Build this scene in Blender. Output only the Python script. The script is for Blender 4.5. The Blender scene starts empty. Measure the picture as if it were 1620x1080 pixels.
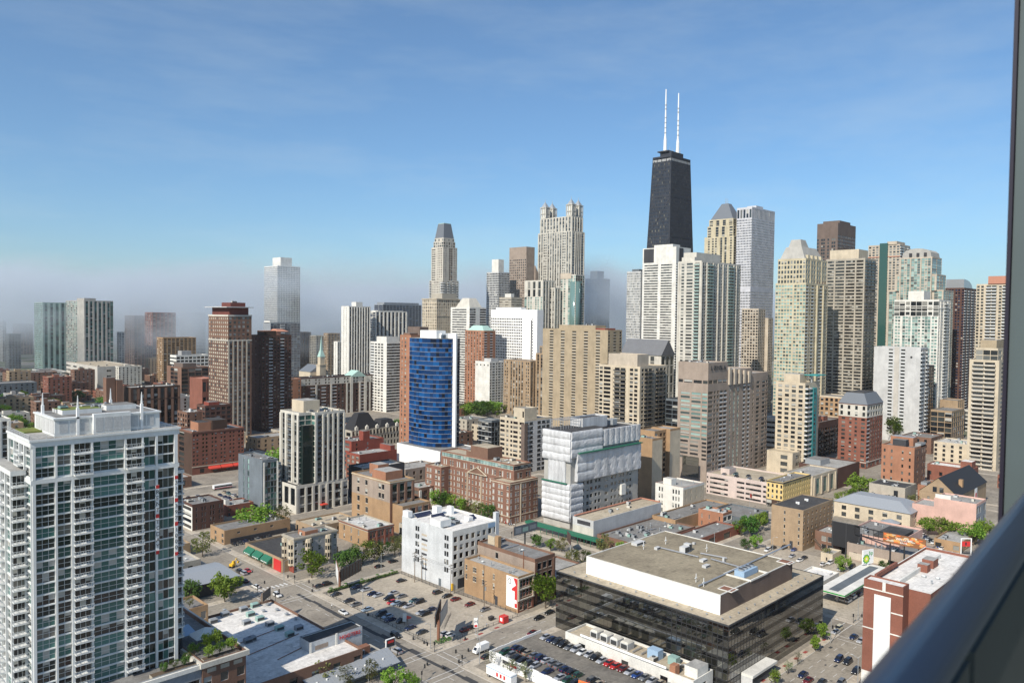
import bpy, math, random
from mathutils import Vector, Matrix
R = math.radians
rnd = random.Random(11)
sc = bpy.context.scene
COL = sc.collection

# ------------------------------------------------------------------ camera
CAM_H, YAW, PITCH, ROLL = 113.0, R(45), R(1.85), R(0.7)
cam_d = bpy.data.cameras.new('camera'); cam = bpy.data.objects.new('camera', cam_d); COL.objects.link(cam)
_f = Vector((math.sin(YAW)*math.cos(PITCH), math.cos(YAW)*math.cos(PITCH), -math.sin(PITCH)))
_r0 = Vector((math.cos(YAW), -math.sin(YAW), 0)); _u0 = _r0.cross(_f)
_r = _r0*math.cos(ROLL)+_u0*math.sin(ROLL); _u = _u0*math.cos(ROLL)-_r0*math.sin(ROLL)
cam.matrix_world = Matrix(((_r.x,_u.x,-_f.x,0),(_r.y,_u.y,-_f.y,0),(_r.z,_u.z,-_f.z,CAM_H),(0,0,0,1)))
cam_d.sensor_width = 36.0; cam_d.lens = 36.0*1237/1620
cam_d.clip_start = 0.05; cam_d.clip_end = 60000
cam_d.dof.use_dof = True; cam_d.dof.focus_distance = 400; cam_d.dof.aperture_fstop = 6.0
sc.camera = cam

# ------------------------------------------------------------------ sky, sun, exposure
SUN_AZ, SUN_EL = 259.5, 40.0
w = bpy.data.worlds.new('World'); sc.world = w; w.use_nodes = True
nt = w.node_tree; nt.nodes.clear()
out = nt.nodes.new('ShaderNodeOutputWorld'); bg = nt.nodes.new('ShaderNodeBackground')
sky = nt.nodes.new('ShaderNodeTexSky'); sky.sky_type = 'NISHITA'; sky.sun_disc = False
sky.sun_elevation = R(SUN_EL); sky.sun_rotation = R(SUN_AZ); sky.altitude = 200
sky.air_density = 1.0; sky.dust_density = 1.0; sky.ozone_density = 10.0
bg.inputs['Strength'].default_value = 0.136
tc = nt.nodes.new('ShaderNodeTexCoord'); mpw = nt.nodes.new('ShaderNodeMapping'); mpw.inputs['Scale'].default_value = (1.6,2.6,9); mpw.inputs['Rotation'].default_value = (0,.06,.5)
nz = nt.nodes.new('ShaderNodeTexNoise'); nz.inputs['Scale'].default_value = 1.7; nz.inputs['Detail'].default_value = 6; nz.inputs['Roughness'].default_value = .62
mr = nt.nodes.new('ShaderNodeMapRange'); mr.inputs['From Min'].default_value = .46; mr.inputs['From Max'].default_value = .80; mr.inputs['To Min'].default_value = .035; mr.inputs['To Max'].default_value = .19
mxw = nt.nodes.new('ShaderNodeMix'); mxw.data_type = 'RGBA'; mxw.inputs['B'].default_value = (5.2,5.6,6.0,1)   # thin cirrus
wb = nt.nodes.new('ShaderNodeMix'); wb.data_type = 'RGBA'; wb.blend_type = 'MULTIPLY'; wb.inputs['Factor'].default_value = 1.0; wb.inputs['B'].default_value = (.97,.985,.88,1)   # camera white balance
for a_, b_ in ((tc.outputs['Generated'],mpw.inputs[0]),(mpw.outputs[0],nz.inputs['Vector']),(nz.outputs['Fac'],mr.inputs['Value']),(mr.outputs[0],mxw.inputs['Factor']),(sky.outputs[0],mxw.inputs['A']),(mxw.outputs['Result'],wb.inputs['A']),(wb.outputs['Result'],bg.inputs[0]),(bg.outputs[0],out.inputs[0])): nt.links.new(a_, b_)
sun_d = bpy.data.lights.new('sun', 'SUN'); sun_d.energy = 4.9; sun_d.angle = R(0.53); sun_d.color = (1.0, 0.93, 0.82)
sun = bpy.data.objects.new('sun', sun_d); COL.objects.link(sun); sun.location = (-300, -60, 500)
_s = Vector((math.sin(R(SUN_AZ))*math.cos(R(SUN_EL)), math.cos(R(SUN_AZ))*math.cos(R(SUN_EL)), math.sin(R(SUN_EL))))
sun.rotation_euler = _s.to_track_quat('Z', 'Y').to_euler()
vs = sc.view_settings; vs.view_transform = 'Standard'; vs.look = 'None'; vs.exposure = 0.20; vs.gamma = 1.0; vs.use_curve_mapping = False
sc.cycles.max_bounces = 6; sc.cycles.diffuse_bounces = 3; sc.cycles.glossy_bounces = 3; sc.cycles.transmission_bounces = 4
sc.cycles.volume_bounces = 3; sc.cycles.caustics_reflective = False; sc.cycles.caustics_refractive = False

# ------------------------------------------------------------------ materials
MATS = {}
def _new(name):
    m = bpy.data.materials.new(name); m.use_nodes = True; t = m.node_tree
    return m, t, t.nodes['Principled BSDF']
def _val(t, x):
    n = t.nodes.new('ShaderNodeValue'); n.outputs[0].default_value = x; return n.outputs[0]
def _pos(t, scale=(1,1,1)):
    g = t.nodes.new('ShaderNodeNewGeometry'); mp = t.nodes.new('ShaderNodeMapping'); mp.inputs['Scale'].default_value = scale
    t.links.new(g.outputs['Position'], mp.inputs['Vector']); return mp.outputs[0]
def _noise(t, vec, scale, detail=3, rough=.6):
    n = t.nodes.new('ShaderNodeTexNoise'); n.inputs['Scale'].default_value = scale; n.inputs['Detail'].default_value = detail
    n.inputs['Roughness'].default_value = rough; t.links.new(vec, n.inputs['Vector']); return n.outputs['Fac']
def _map(t, v, a, b, c, d):
    n = t.nodes.new('ShaderNodeMapRange'); n.clamp = True
    for i, x in zip(('From Min','From Max','To Min','To Max'), (a,b,c,d)): n.inputs[i].default_value = x
    t.links.new(v, n.inputs['Value']); return n.outputs[0]
def _mul(t, a, b):
    n = t.nodes.new('ShaderNodeMath'); n.operation = 'MULTIPLY'; t.links.new(a, n.inputs[0]); t.links.new(b, n.inputs[1]); return n.outputs[0]
def _mix(t, fac, a, b, mode='MIX'):
    n = t.nodes.new('ShaderNodeMix'); n.data_type = 'RGBA'; n.blend_type = mode
    for sock, x in ((n.inputs['Factor'], fac), (n.inputs['A'], a), (n.inputs['B'], b)):
        if hasattr(x, 'is_output'): t.links.new(x, sock)
        elif isinstance(x, (int, float)): sock.default_value = x
        else: sock.default_value = (*x, 1)
    return n.outputs['Result']
def wall(name, col, rough=.85, var=.22, streak=.10, fine=.14, spec=.25, seams=0, metal=0):
    """weathered wall or roof: blotches, vertical streaks, fine grain, optional faint panel seams"""
    m, t, b = _new(name)
    blot = _map(t, _noise(t, _pos(t), .13, 4), .25, .75, 1-var, 1+var*.5)
    st = _map(t, _noise(t, _pos(t, (.45,.45,.05)), 1.0, 4), .3, .7, 1-streak, 1+streak*.3)
    fi = _map(t, _noise(t, _pos(t), 2.7, 2), .25, .75, 1-fine, 1+fine)
    f = _mul(t, _mul(t, blot, st), fi)
    cc = t.nodes.new('ShaderNodeCombineColor')
    for i in range(3): t.links.new(f, cc.inputs[i])
    c = _mix(t, 1.0, col, cc.outputs[0], 'MULTIPLY')
    t.links.new(c, b.inputs['Base Color'])
    b.inputs['Roughness'].default_value = rough; b.inputs['Specular IOR Level'].default_value = spec; b.inputs['Metallic'].default_value = metal
    bp = t.nodes.new('ShaderNodeBump'); bp.inputs['Strength'].default_value = .12; bp.inputs['Distance'].default_value = .05
    t.links.new(fi, bp.inputs['Height']); t.links.new(bp.outputs[0], b.inputs['Normal'])
    MATS[name] = m; return m
def roofm(name, col, stain=(.12,.10,.08), amt=.5, scale=.09, sheet=(3.2,1.1,.86,.72)):
    """felt, gravel or asphalt: stains, ponding blotches, grain and faintly different sheets with dark seams"""
    m, t, b = _new(name)
    bt = t.nodes.new('ShaderNodeTexBrick'); bt.inputs['Scale'].default_value = 1.0; bt.inputs['Brick Width'].default_value = sheet[0]; bt.inputs['Row Height'].default_value = sheet[1]; bt.inputs['Mortar Size'].default_value = .035
    bt.inputs['Color1'].default_value = (1,1,1,1); bt.inputs['Color2'].default_value = (sheet[2],)*3+(1,); bt.inputs['Mortar'].default_value = (sheet[3],)*3+(1,); t.links.new(_pos(t), bt.inputs['Vector'])
    a = _map(t, _noise(t, _pos(t), scale, 6, .65), .42, .72, 0, amt)
    d = _map(t, _noise(t, _pos(t), .9, 4), .3, .75, .78, 1.12)
    c = _mix(t, 1.0, _mix(t, a, col, stain), bt.outputs['Color'], 'MULTIPLY')
    pd = _map(t, _noise(t, _pos(t), .33, 3, .5), .60, .66, 1, .80); d = _mul(t, d, pd)
    cc = t.nodes.new('ShaderNodeCombineColor')
    for i in range(3): t.links.new(d, cc.inputs[i])
    t.links.new(_mix(t, 1.0, c, cc.outputs[0], 'MULTIPLY'), b.inputs['Base Color'])
    b.inputs['Roughness'].default_value = .9; b.inputs['Specular IOR Level'].default_value = .2
    MATS[name] = m; return m
def glass(name, cols, rough=.07, spec=.6, wav=.02, ior=1.75):
    """window glass: every pane takes one of several tints (bare, dim room, half blind, blind)"""
    m, t, b = _new(name)
    g = t.nodes.new('ShaderNodeNewGeometry'); oi = t.nodes.new('ShaderNodeObjectInfo')
    ad = t.nodes.new('ShaderNodeMath'); ad.operation = 'ADD'; fr = t.nodes.new('ShaderNodeMath'); fr.operation = 'FRACT'
    t.links.new(g.outputs['Random Per Island'], ad.inputs[0]); t.links.new(oi.outputs['Random'], ad.inputs[1]); t.links.new(ad.outputs[0], fr.inputs[0])
    cr = t.nodes.new('ShaderNodeValToRGB'); cr.color_ramp.interpolation = 'CONSTANT'
    el = cr.color_ramp.elements
    while len(el) < len(cols): el.new(1.0)
    for e, (p, c) in zip(el, cols): e.position = p; e.color = (*c, 1)
    t.links.new(fr.outputs[0], cr.inputs[0]); t.links.new(cr.outputs[0], b.inputs['Base Color'])
    b.inputs['Roughness'].default_value = rough; b.inputs['Specular IOR Level'].default_value = spec; b.inputs['IOR'].default_value = ior
    bp = t.nodes.new('ShaderNodeBump'); bp.inputs['Strength'].default_value = wav; bp.inputs['Distance'].default_value = .3
    t.links.new(_noise(t, _pos(t), .5, 2), bp.inputs['Height']); t.links.new(bp.outputs[0], b.inputs['Normal'])
    MATS[name] = m; return m
def plain(name, col, rough=.5, metal=0, spec=.5, coat=0):
    m, t, b = _new(name)
    f = _map(t, _noise(t, _pos(t), 3.0, 2), .3, .7, .9, 1.06)
    cc = t.nodes.new('ShaderNodeCombineColor')
    for i in range(3): t.links.new(f, cc.inputs[i])
    t.links.new(_mix(t, 1.0, col, cc.outputs[0], 'MULTIPLY'), b.inputs['Base Color'])
    b.inputs['Roughness'].default_value = rough; b.inputs['Metallic'].default_value = metal
    b.inputs['Specular IOR Level'].default_value = spec; b.inputs['Coat Weight'].default_value = coat
    MATS[name] = m; return m
for n, c in dict(white=(.70,.68,.62), offwhite=(.57,.54,.47), cream=(.55,.47,.35), paleyellow=(.53,.465,.325), beige=(.38,.305,.205), tan=(.36,.26,.165), tanbrick=(.37,.24,.135),
        orangebrick=(.36,.175,.105), redbrick=(.235,.095,.065), deepred=(.25,.065,.045), brownbrick=(.20,.115,.08), darkbrick=(.105,.055,.042), umber=(.075,.045,.033),
        granite=(.33,.265,.215), grey=(.34,.34,.335), coolgrey=(.27,.29,.31), panelslate=(.16,.185,.205), oxblood=(.15,.05,.04), hospitalbrick=(.23,.12,.085), slate=(.13,.15,.165), charcoal=(.055,.055,.06), lightgrey=(.52,.52,.51), concrete=(.50,.47,.42),
        pinkwall=(.62,.40,.33), palepink=(.50,.43,.34), garagepink=(.58,.48,.43), palestone=(.52,.48,.41), stone=(.42,.38,.31), brownmetal=(.16,.12,.10), mint=(.36,.46,.42), yellowwall=(.70,.52,.22), hancockblack=(.040,.045,.056), marble=(.56,.56,.58),
        bluegreywall=(.55,.565,.57), tealwall=(.05,.25,.25), greycast=(.40,.385,.35)).items():
    wall(n, c)
wall('purewhite', (.82,.82,.80), var=.06, streak=.07, fine=.04)
wall('cladwhite', (.72,.73,.71), var=.10, streak=.12, fine=.04, rough=.5, spec=.4)
wall('tarp', (.60,.60,.60), var=.22, streak=.28, fine=.10, rough=.5, spec=.45)
roofm('roof_grey', (.25,.245,.235)); wall('metalslate', (.155,.16,.17), var=.1, streak=.05)
roofm('roof_dark', (.06,.06,.062), (.13,.12,.11), .5); roofm('roof_white', (.62,.61,.58), (.28,.25,.21), .5)
roofm('roof_tan', (.50,.43,.32), (.28,.22,.155), .6); roofm('roof_gravel', (.34,.29,.205), (.17,.14,.10), .8, .07); roofm('roof_light', (.42,.41,.385), (.19,.18,.16), .7)
roofm('roof_snow', (.80,.77,.72), (.42,.40,.38), .4, .06); roofm('roof_green', (.16,.22,.05), (.20,.12,.05), .9, .4)
glass('g_dark', [(0,(.008,.009,.011)),(.5,(.018,.020,.022)),(.78,(.045,.05,.048)),(.93,(.14,.135,.12))], ior=1.6)
glass('g_mix', [(0,(.012,.014,.016)),(.35,(.04,.045,.045)),(.6,(.10,.105,.10)),(.82,(.24,.235,.21))])
glass('g_light', [(0,(.05,.055,.055)),(.3,(.13,.135,.125)),(.6,(.28,.27,.24)),(.85,(.42,.40,.35))])
glass('g_teal', [(0,(.010,.020,.019)),(.25,(.028,.080,.070)),(.55,(.05,.135,.118)),(.85,(.085,.195,.172))], rough=.05, spec=.5, ior=1.5)
glass('g_blind', [(0,(.50,.49,.45)),(.5,(.30,.29,.27)),(.75,(.10,.10,.095)),(.9,(.03,.03,.03))])
glass('g_cream', [(0,(.44,.39,.31)),(.55,(.34,.30,.24)),(.8,(.10,.10,.095))])
glass('g_mint', [(0,(.12,.20,.185)),(.3,(.20,.32,.295)),(.62,(.30,.43,.39)),(.82,(.05,.08,.08))], rough=.1)
glass('g_blue', [(0,(.003,.030,.105)),(.4,(.004,.052,.175)),(.7,(.006,.08,.25)),(.88,(.002,.009,.028))], rough=.06, spec=.5, ior=1.45)
glass('g_navy', [(0,(.006,.010,.025)),(.5,(.010,.018,.045)),(.85,(.03,.05,.09))], rough=.05, spec=.8)
glass('g_steel', [(0,(.03,.045,.075)),(.5,(.05,.075,.11)),(.8,(.10,.14,.18))], rough=.08, spec=.8)
glass('g_black', ior=2.1, cols=[(0,(.014,.014,.010)),(.4,(.028,.028,.020)),(.7,(.008,.008,.007)),(.85,(.045,.044,.032))], rough=.02, spec=1.0, wav=.012)
glass('g_navy2', [(0,(.004,.004,.004)),(.6,(.008,.008,.007)),(.9,(.02,.02,.016))], rough=.05, spec=.5)
glass('g_hancock', [(0,(.020,.024,.032)),(.6,(.035,.04,.05)),(.88,(.13,.12,.085))], rough=.12, spec=.6)
plain('frame_white', (.56,.58,.57), .45); plain('frame_dark', (.04,.04,.042), .4); plain('rail_white', (.58,.60,.60), .4); plain('rail_dark', (.05,.05,.055), .4)
plain('blind', (.40,.39,.35), .7); plain('metal_grey', (.36,.38,.39), .45, .3); plain('metal_dark', (.06,.062,.065), .5, .2); plain('metal_teal', (.28,.42,.38), .5, .1); plain('steel', (.55,.56,.57), .35, .7)
plain('wood_pole', (.20,.16,.12), .9); plain('rust', (.22,.10,.06), .8); plain('copper_green', (.36,.52,.46), .7); plain('red_paint', (.55,.03,.03), .45); plain('green_canvas', (.015,.13,.075), .7)
plain('red_canvas', (.60,.06,.035), .7); plain('teal_paint', (.02,.28,.27), .5); plain('yellow_paint', (.75,.45,.03), .5); plain('white_paint', (.80,.80,.78), .5); plain('black_paint', (.02,.02,.022), .5)
plain('blue_canvas', (.30,.42,.55), .7); plain('bp_green', (.02,.28,.06), .45); plain('bp_yellow', (.85,.72,.05), .45); plain('bp_lime', (.35,.58,.05), .45); plain('pale_print', (.62,.63,.60), .6)
plain('orange_print', (.75,.16,.04), .5); plain('brown_print', (.24,.10,.04), .5); plain('caramel_print', (.62,.32,.10), .5); plain('skin', (.45,.27,.19), .6); plain('soil', (.10,.07,.045), .95)
plain('tyre', (.02,.02,.02), .9); plain('rim', (.45,.46,.47), .35, .6); plain('car_glass', (.012,.014,.017), .05, 0, .8); plain('headlight', (.75,.76,.74), .15); plain('taillight', (.35,.015,.012), .3)
plain('slate_roof', (.135,.15,.17), .7); plain('mansard_black', (.018,.018,.02), .7); plain('roof_metal', (.33,.35,.37), .5, .2); plain('solar', (.025,.03,.06), .15, 0, .7); plain('terracotta', (.44,.20,.13), .8)

# ------------------------------------------------------------------ mesh helpers
class MB:
    def __init__(s): s.v = []; s.f = []; s.m = []
    def quad(s, a, b, c, d, m=0):
        i = len(s.v); s.v += [a, b, c, d]; s.f.append((i, i+1, i+2, i+3)); s.m.append(m)
    def poly(s, pts, m=0):
        i = len(s.v); s.v += list(pts); s.f.append(tuple(range(i, i+len(pts)))); s.m.append(m)
    def box(s, x0, y0, z0, x1, y1, z1, m=0, top=None, bottom=True):
        i = len(s.v)
        s.v += [(x0,y0,z0),(x1,y0,z0),(x1,y1,z0),(x0,y1,z0),(x0,y0,z1),(x1,y0,z1),(x1,y1,z1),(x0,y1,z1)]
        fs = [(0,1,5,4),(1,2,6,5),(2,3,7,6),(3,0,4,7),(4,5,6,7)] + ([(3,2,1,0)] if bottom else [])
        for k, q in enumerate(fs): s.f.append(tuple(i+j for j in q)); s.m.append(top if (k == 4 and top is not None) else m)
    def prism(s, pts, z0, z1, m=0, top=None):
        i = len(s.v); n = len(pts)
        s.v += [(x,y,z0) for x,y in pts] + [(x,y,z1) for x,y in pts]
        for k in range(n): s.f.append((i+k, i+(k+1)%n, i+n+(k+1)%n, i+n+k)); s.m.append(m)
        s.f.append(tuple(range(i+n, i+2*n))); s.m.append(m if top is None else top)
        s.f.append(tuple(range(i+n-1, i-1, -1))); s.m.append(m)
    def frust(s, r0, z0, r1, z1, m=0):
        (a,b,c,d), (e,f,g,h) = r0, r1; i = len(s.v)
        s.v += [(a,b,z0),(c,b,z0),(c,d,z0),(a,d,z0),(e,f,z1),(g,f,z1),(g,h,z1),(e,h,z1)]
        for q in [(0,1,5,4),(1,2,6,5),(2,3,7,6),(3,0,4,7),(4,5,6,7),(3,2,1,0)]: s.f.append(tuple(i+j for j in q)); s.m.append(m)
    def cyl(s, cx, cy, z0, z1, r0, r1=None, n=10, m=0):
        r1 = r0 if r1 is None else r1; i = len(s.v)
        for z, r in ((z0,r0),(z1,r1)):
            s.v += [(cx+r*math.cos(2*math.pi*k/n), cy+r*math.sin(2*math.pi*k/n), z) for k in range(n)]
        for k in range(n): s.f.append((i+k, i+(k+1)%n, i+n+(k+1)%n, i+n+k)); s.m.append(m)
        s.f.append(tuple(range(i+n, i+2*n))); s.m.append(m); s.f.append(tuple(range(i+n-1, i-1, -1))); s.m.append(m)
    def tube(s, p, q, r, r2=None, n=6, m=0):
        p = Vector(p); q = Vector(q); r2 = r if r2 is None else r2
        d = (q-p).normalized(); a = d.orthogonal().normalized(); b = d.cross(a); i = len(s.v)
        for c, rr in ((p,r),(q,r2)):
            for k in range(n):
                t = 2*math.pi*k/n; s.v.append(tuple(c + a*rr*math.cos(t) + b*rr*math.sin(t)))
        for k in range(n): s.f.append((i+k, i+(k+1)%n, i+n+(k+1)%n, i+n+k)); s.m.append(m)
        s.f.append(tuple(range(i+n, i+2*n))); s.m.append(m); s.f.append(tuple(range(i+n-1, i-1, -1))); s.m.append(m)
    def mesh(s, name, mats, smooth=False):
        me = bpy.data.meshes.new(name); me.from_pydata(s.v, [], s.f)
        for m in mats: me.materials.append(MATS[m] if isinstance(m, str) else m)
        if len(mats) > 1: me.polygons.foreach_set('material_index', s.m)
        if smooth: me.polygons.foreach_set('use_smooth', [True]*len(s.f))
        me.update(); return me
    def build(s, name, mats, parent=None, loc=(0,0,0), smooth=False):
        if isinstance(mats, str): mats = [mats]
        return link(name, s.mesh(name, mats, smooth), parent, loc)
def link(name, data, parent=None, loc=(0,0,0), rz=0):
    o = bpy.data.objects.new(name, data); COL.objects.link(o); o.location = loc
    if rz: o.rotation_euler = (0,0,rz)
    if parent is not None: o.parent = parent
    return o
def tag(o, label=None, cat=None, group=None, kind=None):
    if label: o['label'] = label
    if cat: o['category'] = cat
    if group: o['group'] = group
    if kind: o['kind'] = kind
    return o
def empty(name, loc, label, cat, group=None, rz=0):
    o = link(name, None, None, loc, rz); o.empty_display_size = .5
    return tag(o, label, cat, group)
def struct(name, mb, mats): return tag(mb.build(name, mats), kind='structure')

# ------------------------------------------------------------------ buildings
BAY = {'.':(1,0,0,0), ',':(.35,0,0,0), 'w':(1,1,.62,.6), 'W':(1.8,1,.86,.56), 'n':(.62,1,.5,.55), 'g':(1,1,.93,.86), 'v':(1,1,.66,.9), 'h':(1,1,1.0,.5),
       'b':(1.3,2,.86,.8), 'L':(1.3,3,.88,.74), 'P':(.4,4,0,0)}
WIN_CACHE = {}
def window_mesh(w, h, gm, fm, nx, nz, var=0, sill=None):
    k = (round(w,2), round(h,2), gm, fm, nx, nz, var, sill)
    if k not in WIN_CACHE:
        mb = MB(); t = .09 if w > .8 else .06
        mb.quad((0,0,0),(w,0,0),(w,0,h),(0,0,h), 0)
        def bar(a, b, c, d): mb.quad((a,-.05,b),(c,-.05,b),(c,-.05,d),(a,-.05,d),1); mb.quad((a,-.05,d),(c,-.05,d),(c,0,d),(a,0,d),1)
        bar(0,0,w,t); bar(0,h-t,w,h); bar(0,t,t,h-t); bar(w-t,t,w,h-t)
        for i in range(1, nx): bar(w*i/nx-t/2, t, w*i/nx+t/2, h-t)
        for j in range(1, nz): bar(t, h*j/nz-t/2, w-t, h*j/nz+t/2)
        for i in range(nx):
            if var and (i+var) % 2 == 0:   # a blind or curtain drawn part of the way
                hb = h*(.35,.6,.85)[var-1]; mb.quad((w*i/nx+.03,-.006,h-hb),(w*(i+1)/nx-.03,-.006,h-hb),(w*(i+1)/nx-.03,-.006,h-.03),(w*i/nx+.03,-.006,h-.03),2)
        if sill: mb.box(-.12,-.33,-.2,w+.12,.0,-.02,3); mb.box(-.1,-.29,h+.02,w+.1,-.0,h+.24,3)
        WIN_CACHE[k] = mb.mesh('window', [gm, fm, 'blind', sill or fm])
    return WIN_CACHE[k]
BALC_CACHE = {}
def balcony_geo(mb, P, w, dep, style, full):
    """P(u, out, z) -> point; slab, rails, posts. mats: 0 slab, 1 rail"""
    def bx(u0,o0,z0,u1,o1,z1,m):
        c = [P(u0,o0,z0),P(u1,o0,z0),P(u1,o1,z0),P(u0,o1,z0),P(u0,o0,z1),P(u1,o0,z1),P(u1,o1,z1),P(u0,o1,z1)]
        for q in [(0,3,2,1),(4,5,6,7),(3,7,6,2),(0,4,7,3),(1,2,6,5)]: mb.quad(*[c[i] for i in q], m)
    bx(0,0,-.22,w,dep,0,0)
    if full:
        for z0, z1 in ((.12,.2),(1.0,1.1)): bx(0,dep-.07,z0,w,dep,z1,1); bx(0,.02,z0,.07,dep,z1,1); bx(w-.07,.02,z0,w,dep,z1,1)
        n = max(3, int(w/.55))
        for i in range(n+1): u = .03+(w-.1)*i/n; bx(u-.03,dep-.06,.2,u+.03,dep-.01,1.0,1)
    else:
        hz = 1.0
        bx(0,dep-.08,.05,w,dep,hz,1); bx(0,.02,.05,.08,dep,hz,1); bx(w-.08,.02,.05,w,dep,hz,1)
class Bld:
    def __init__(s, name, label, rect, wallm='beige', roof='roof_grey', cat='building', glass='g_mix', frame='frame_white', rail='rail_white', indiv=False, group=None, z0=0, mull=(1,1), sill=None):
        x0,y0,x1,y1 = rect[:4]; s.cx, s.cy = (x0+x1)/2, (y0+y1)/2
        s.x0, s.y0, s.x1, s.y1 = x0-s.cx, y0-s.cy, x1-s.cx, y1-s.cy; s.z1 = rect[4] if len(rect) > 4 else 10
        s.W, s.Dp = x1-x0, y1-y0
        s.root = empty(name, (s.cx, s.cy, z0), label, cat, group)
        s.mats = [wallm]; s.mb = MB(); s.rb = MB(); s.rmats = [roof]; s.wins = []; s.balc = []; s.g = glass; s.frame = frame; s.rail = rail; s.indiv = indiv; s.mull = mull; s.sill = sill
        s.dist = (x0+y0)/1.414
    def mi(s, m):
        if m not in s.mats: s.mats.append(m)
        return s.mats.index(m)
    def rmi(s, m):
        if m not in s.rmats: s.rmats.append(m)
        return s.rmats.index(m)
    def frame_of(s, face, x0, y0, x1, y1):
        if face == 'W': return lambda u, o, z: (x0-o, y1-u, z)
        if face == 'S': return lambda u, o, z: (x0+u, y0-o, z)
    def facade(s, face, box, z0, z1, pat, nf, hf=None, wf=None, sill=.22, rec=.25, m=None, g=None, band=0, bandh=.35, bandm=None, pil=.4, pilm=None, bdep=1.4, pad=(0,0), mid=None, split=None, mull=None, bal_every=1):
        x0,y0,x1,y1 = box; P = s.frame_of(face, *box); L = (y1-y0) if face == 'W' else (x1-x0)
        m = s.mi(m) if m else 0; g = g or s.g; mb = s.mb
        ua, ub = pad[0], L-pad[1]
        tot = sum(BAY[c][0] for c in pat); sc_ = (ub-ua)/tot; fh = (z1-z0)/nf
        cur = 0.0; u = ua
        for c in pat:
            wgt, kind, bw, bh = BAY[c]; cw = wgt*sc_
            if kind == 4:
                pm = s.mi(pilm) if pilm else m
                a, b_ = u, u+cw
                for q in ((P(a,pil,z0),P(b_,pil,z0),P(b_,pil,z1),P(a,pil,z1)), (P(a,0,z0),P(a,pil,z0),P(a,pil,z1),P(a,0,z1)), (P(b_,pil,z0),P(b_,0,z0),P(b_,0,z1),P(b_,pil,z1)), (P(a,0,z1),P(a,pil,z1),P(b_,pil,z1),P(b_,0,z1))): mb.quad(*q, pm)
            if kind in (1,2,3):
                bw_ = wf if (wf and c in 'wWn') else bw; bh_ = hf if (hf and c in 'wWnvhg') else bh
                if c in 'wn' and bw_ < .75: bw_ *= 1.14
                if c in 'wWn' and bh_ < .62: bh_ *= 1.08
                oa = u + cw*(1-bw_)/2; ob = u + cw*(1+bw_)/2
                if oa > cur+1e-4: mb.quad(P(cur,0,z0),P(oa,0,z0),P(oa,0,z1),P(cur,0,z1), m)
                cur = ob; pz = z0; dep = {1:rec, 2:.5, 3:1.3}[kind]
                sl = sill if kind == 1 and c not in 'gv' else .06
                mm = s.mi(mid[0]) if mid and c in mid[1] else m
                for i in range(nf):
                    zl = z0+i*fh+sl*fh; zh = zl+bh_*fh
                    mb.quad(P(oa,0,pz),P(ob,0,pz),P(ob,0,zl),P(oa,0,zl), mm)
                    mb.quad(P(oa,0,zl),P(oa,-dep,zl),P(oa,-dep,zh),P(oa,0,zh), m); mb.quad(P(ob,-dep,zl),P(ob,0,zl),P(ob,0,zh),P(ob,-dep,zh), m)
                    mb.quad(P(oa,0,zl),P(ob,0,zl),P(ob,-dep,zl),P(oa,-dep,zl), m); mb.quad(P(oa,-dep,zh),P(ob,-dep,zh),P(ob,0,zh),P(oa,0,zh), m)
                    s.wins.append((face, P, oa, ob, zl, zh, dep, g, mull or s.mull))
                    if kind == 2 and i % bal_every == 0: s.balc.append((face, P, u, u+cw, zl, bdep))
                    if kind == 3: s.balc.append((face, P, oa, ob, zl, -1))
                    pz = zh
                mb.quad(P(oa,0,pz),P(ob,0,pz),P(ob,0,z1),P(oa,0,z1), mm)
            u += cw
        if cur < L-1e-4: mb.quad(P(cur,0,z0),P(L,0,z0),P(L,0,z1),P(cur,0,z1), m)
        if band:
            bm = s.mi(bandm) if bandm else m
            for i in range(nf+1):
                zc = z0+i*fh; a, b_ = zc-bandh/2, zc+bandh/2
                if i == nf: b_ = z1-.02
                mb.quad(P(0,band,a),P(L,band,a),P(L,band,b_),P(0,band,b_), bm); mb.quad(P(0,band,b_),P(L,band,b_),P(L,0,b_),P(0,0,b_), bm); mb.quad(P(0,0,a),P(L,0,a),P(L,band,a),P(0,band,a), bm)
                mb.quad(P(0,0,a),P(0,band,a),P(0,band,b_),P(0,0,b_), bm); mb.quad(P(L,band,a),P(L,0,a),P(L,0,b_),P(L,band,b_), bm)
    def vol(s, box=None, z0=0, z1=None, W=None, S=None, par=.8, roof=None, m=None, capm=None):
        """a box volume in local metres: W and S facades as dicts, plain N and E walls, sunk roof with parapet"""
        x0,y0,x1,y1 = box = box or (s.x0,s.y0,s.x1,s.y1); z1 = s.z1 if z1 is None else z1; mi = s.mi(m) if m else 0
        for face, F in (('W',W),('S',S)):
            P = s.frame_of(face, *box); L = (y1-y0) if face == 'W' else (x1-x0)
            F = F if isinstance(F, list) else ([F] if F else [])
            zc = z0
            for f in F:
                f = dict(f); a = f.pop('z0', zc); b_ = f.pop('z1', z1 - par - .6)
                if a > zc+.01: s.mb.quad(P(0,0,zc),P(L,0,zc),P(L,0,a),P(0,0,a), mi)
                if m and 'm' not in f: f['m'] = m
                s.facade(face, box, a, b_, **f); zc = b_
            if zc < z1-.01: s.mb.quad(P(0,0,zc),P(L,0,zc),P(L,0,z1),P(0,0,z1), mi)
        s.mb.quad((x1,y1,z0),(x0,y1,z0),(x0,y1,z1),(x1,y1,z1), mi); s.mb.quad((x1,y0,z0),(x1,y1,z0),(x1,y1,z1),(x1,y0,z1), mi)
        t = .35; cm = s.mi(capm) if capm else mi
        i0 = [(x0,y0),(x1,y0),(x1,y1),(x0,y1)]; i1 = [(x0+t,y0+t),(x1-t,y0+t),(x1-t,y1-t),(x0+t,y1-t)]; zr = z1-par
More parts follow.
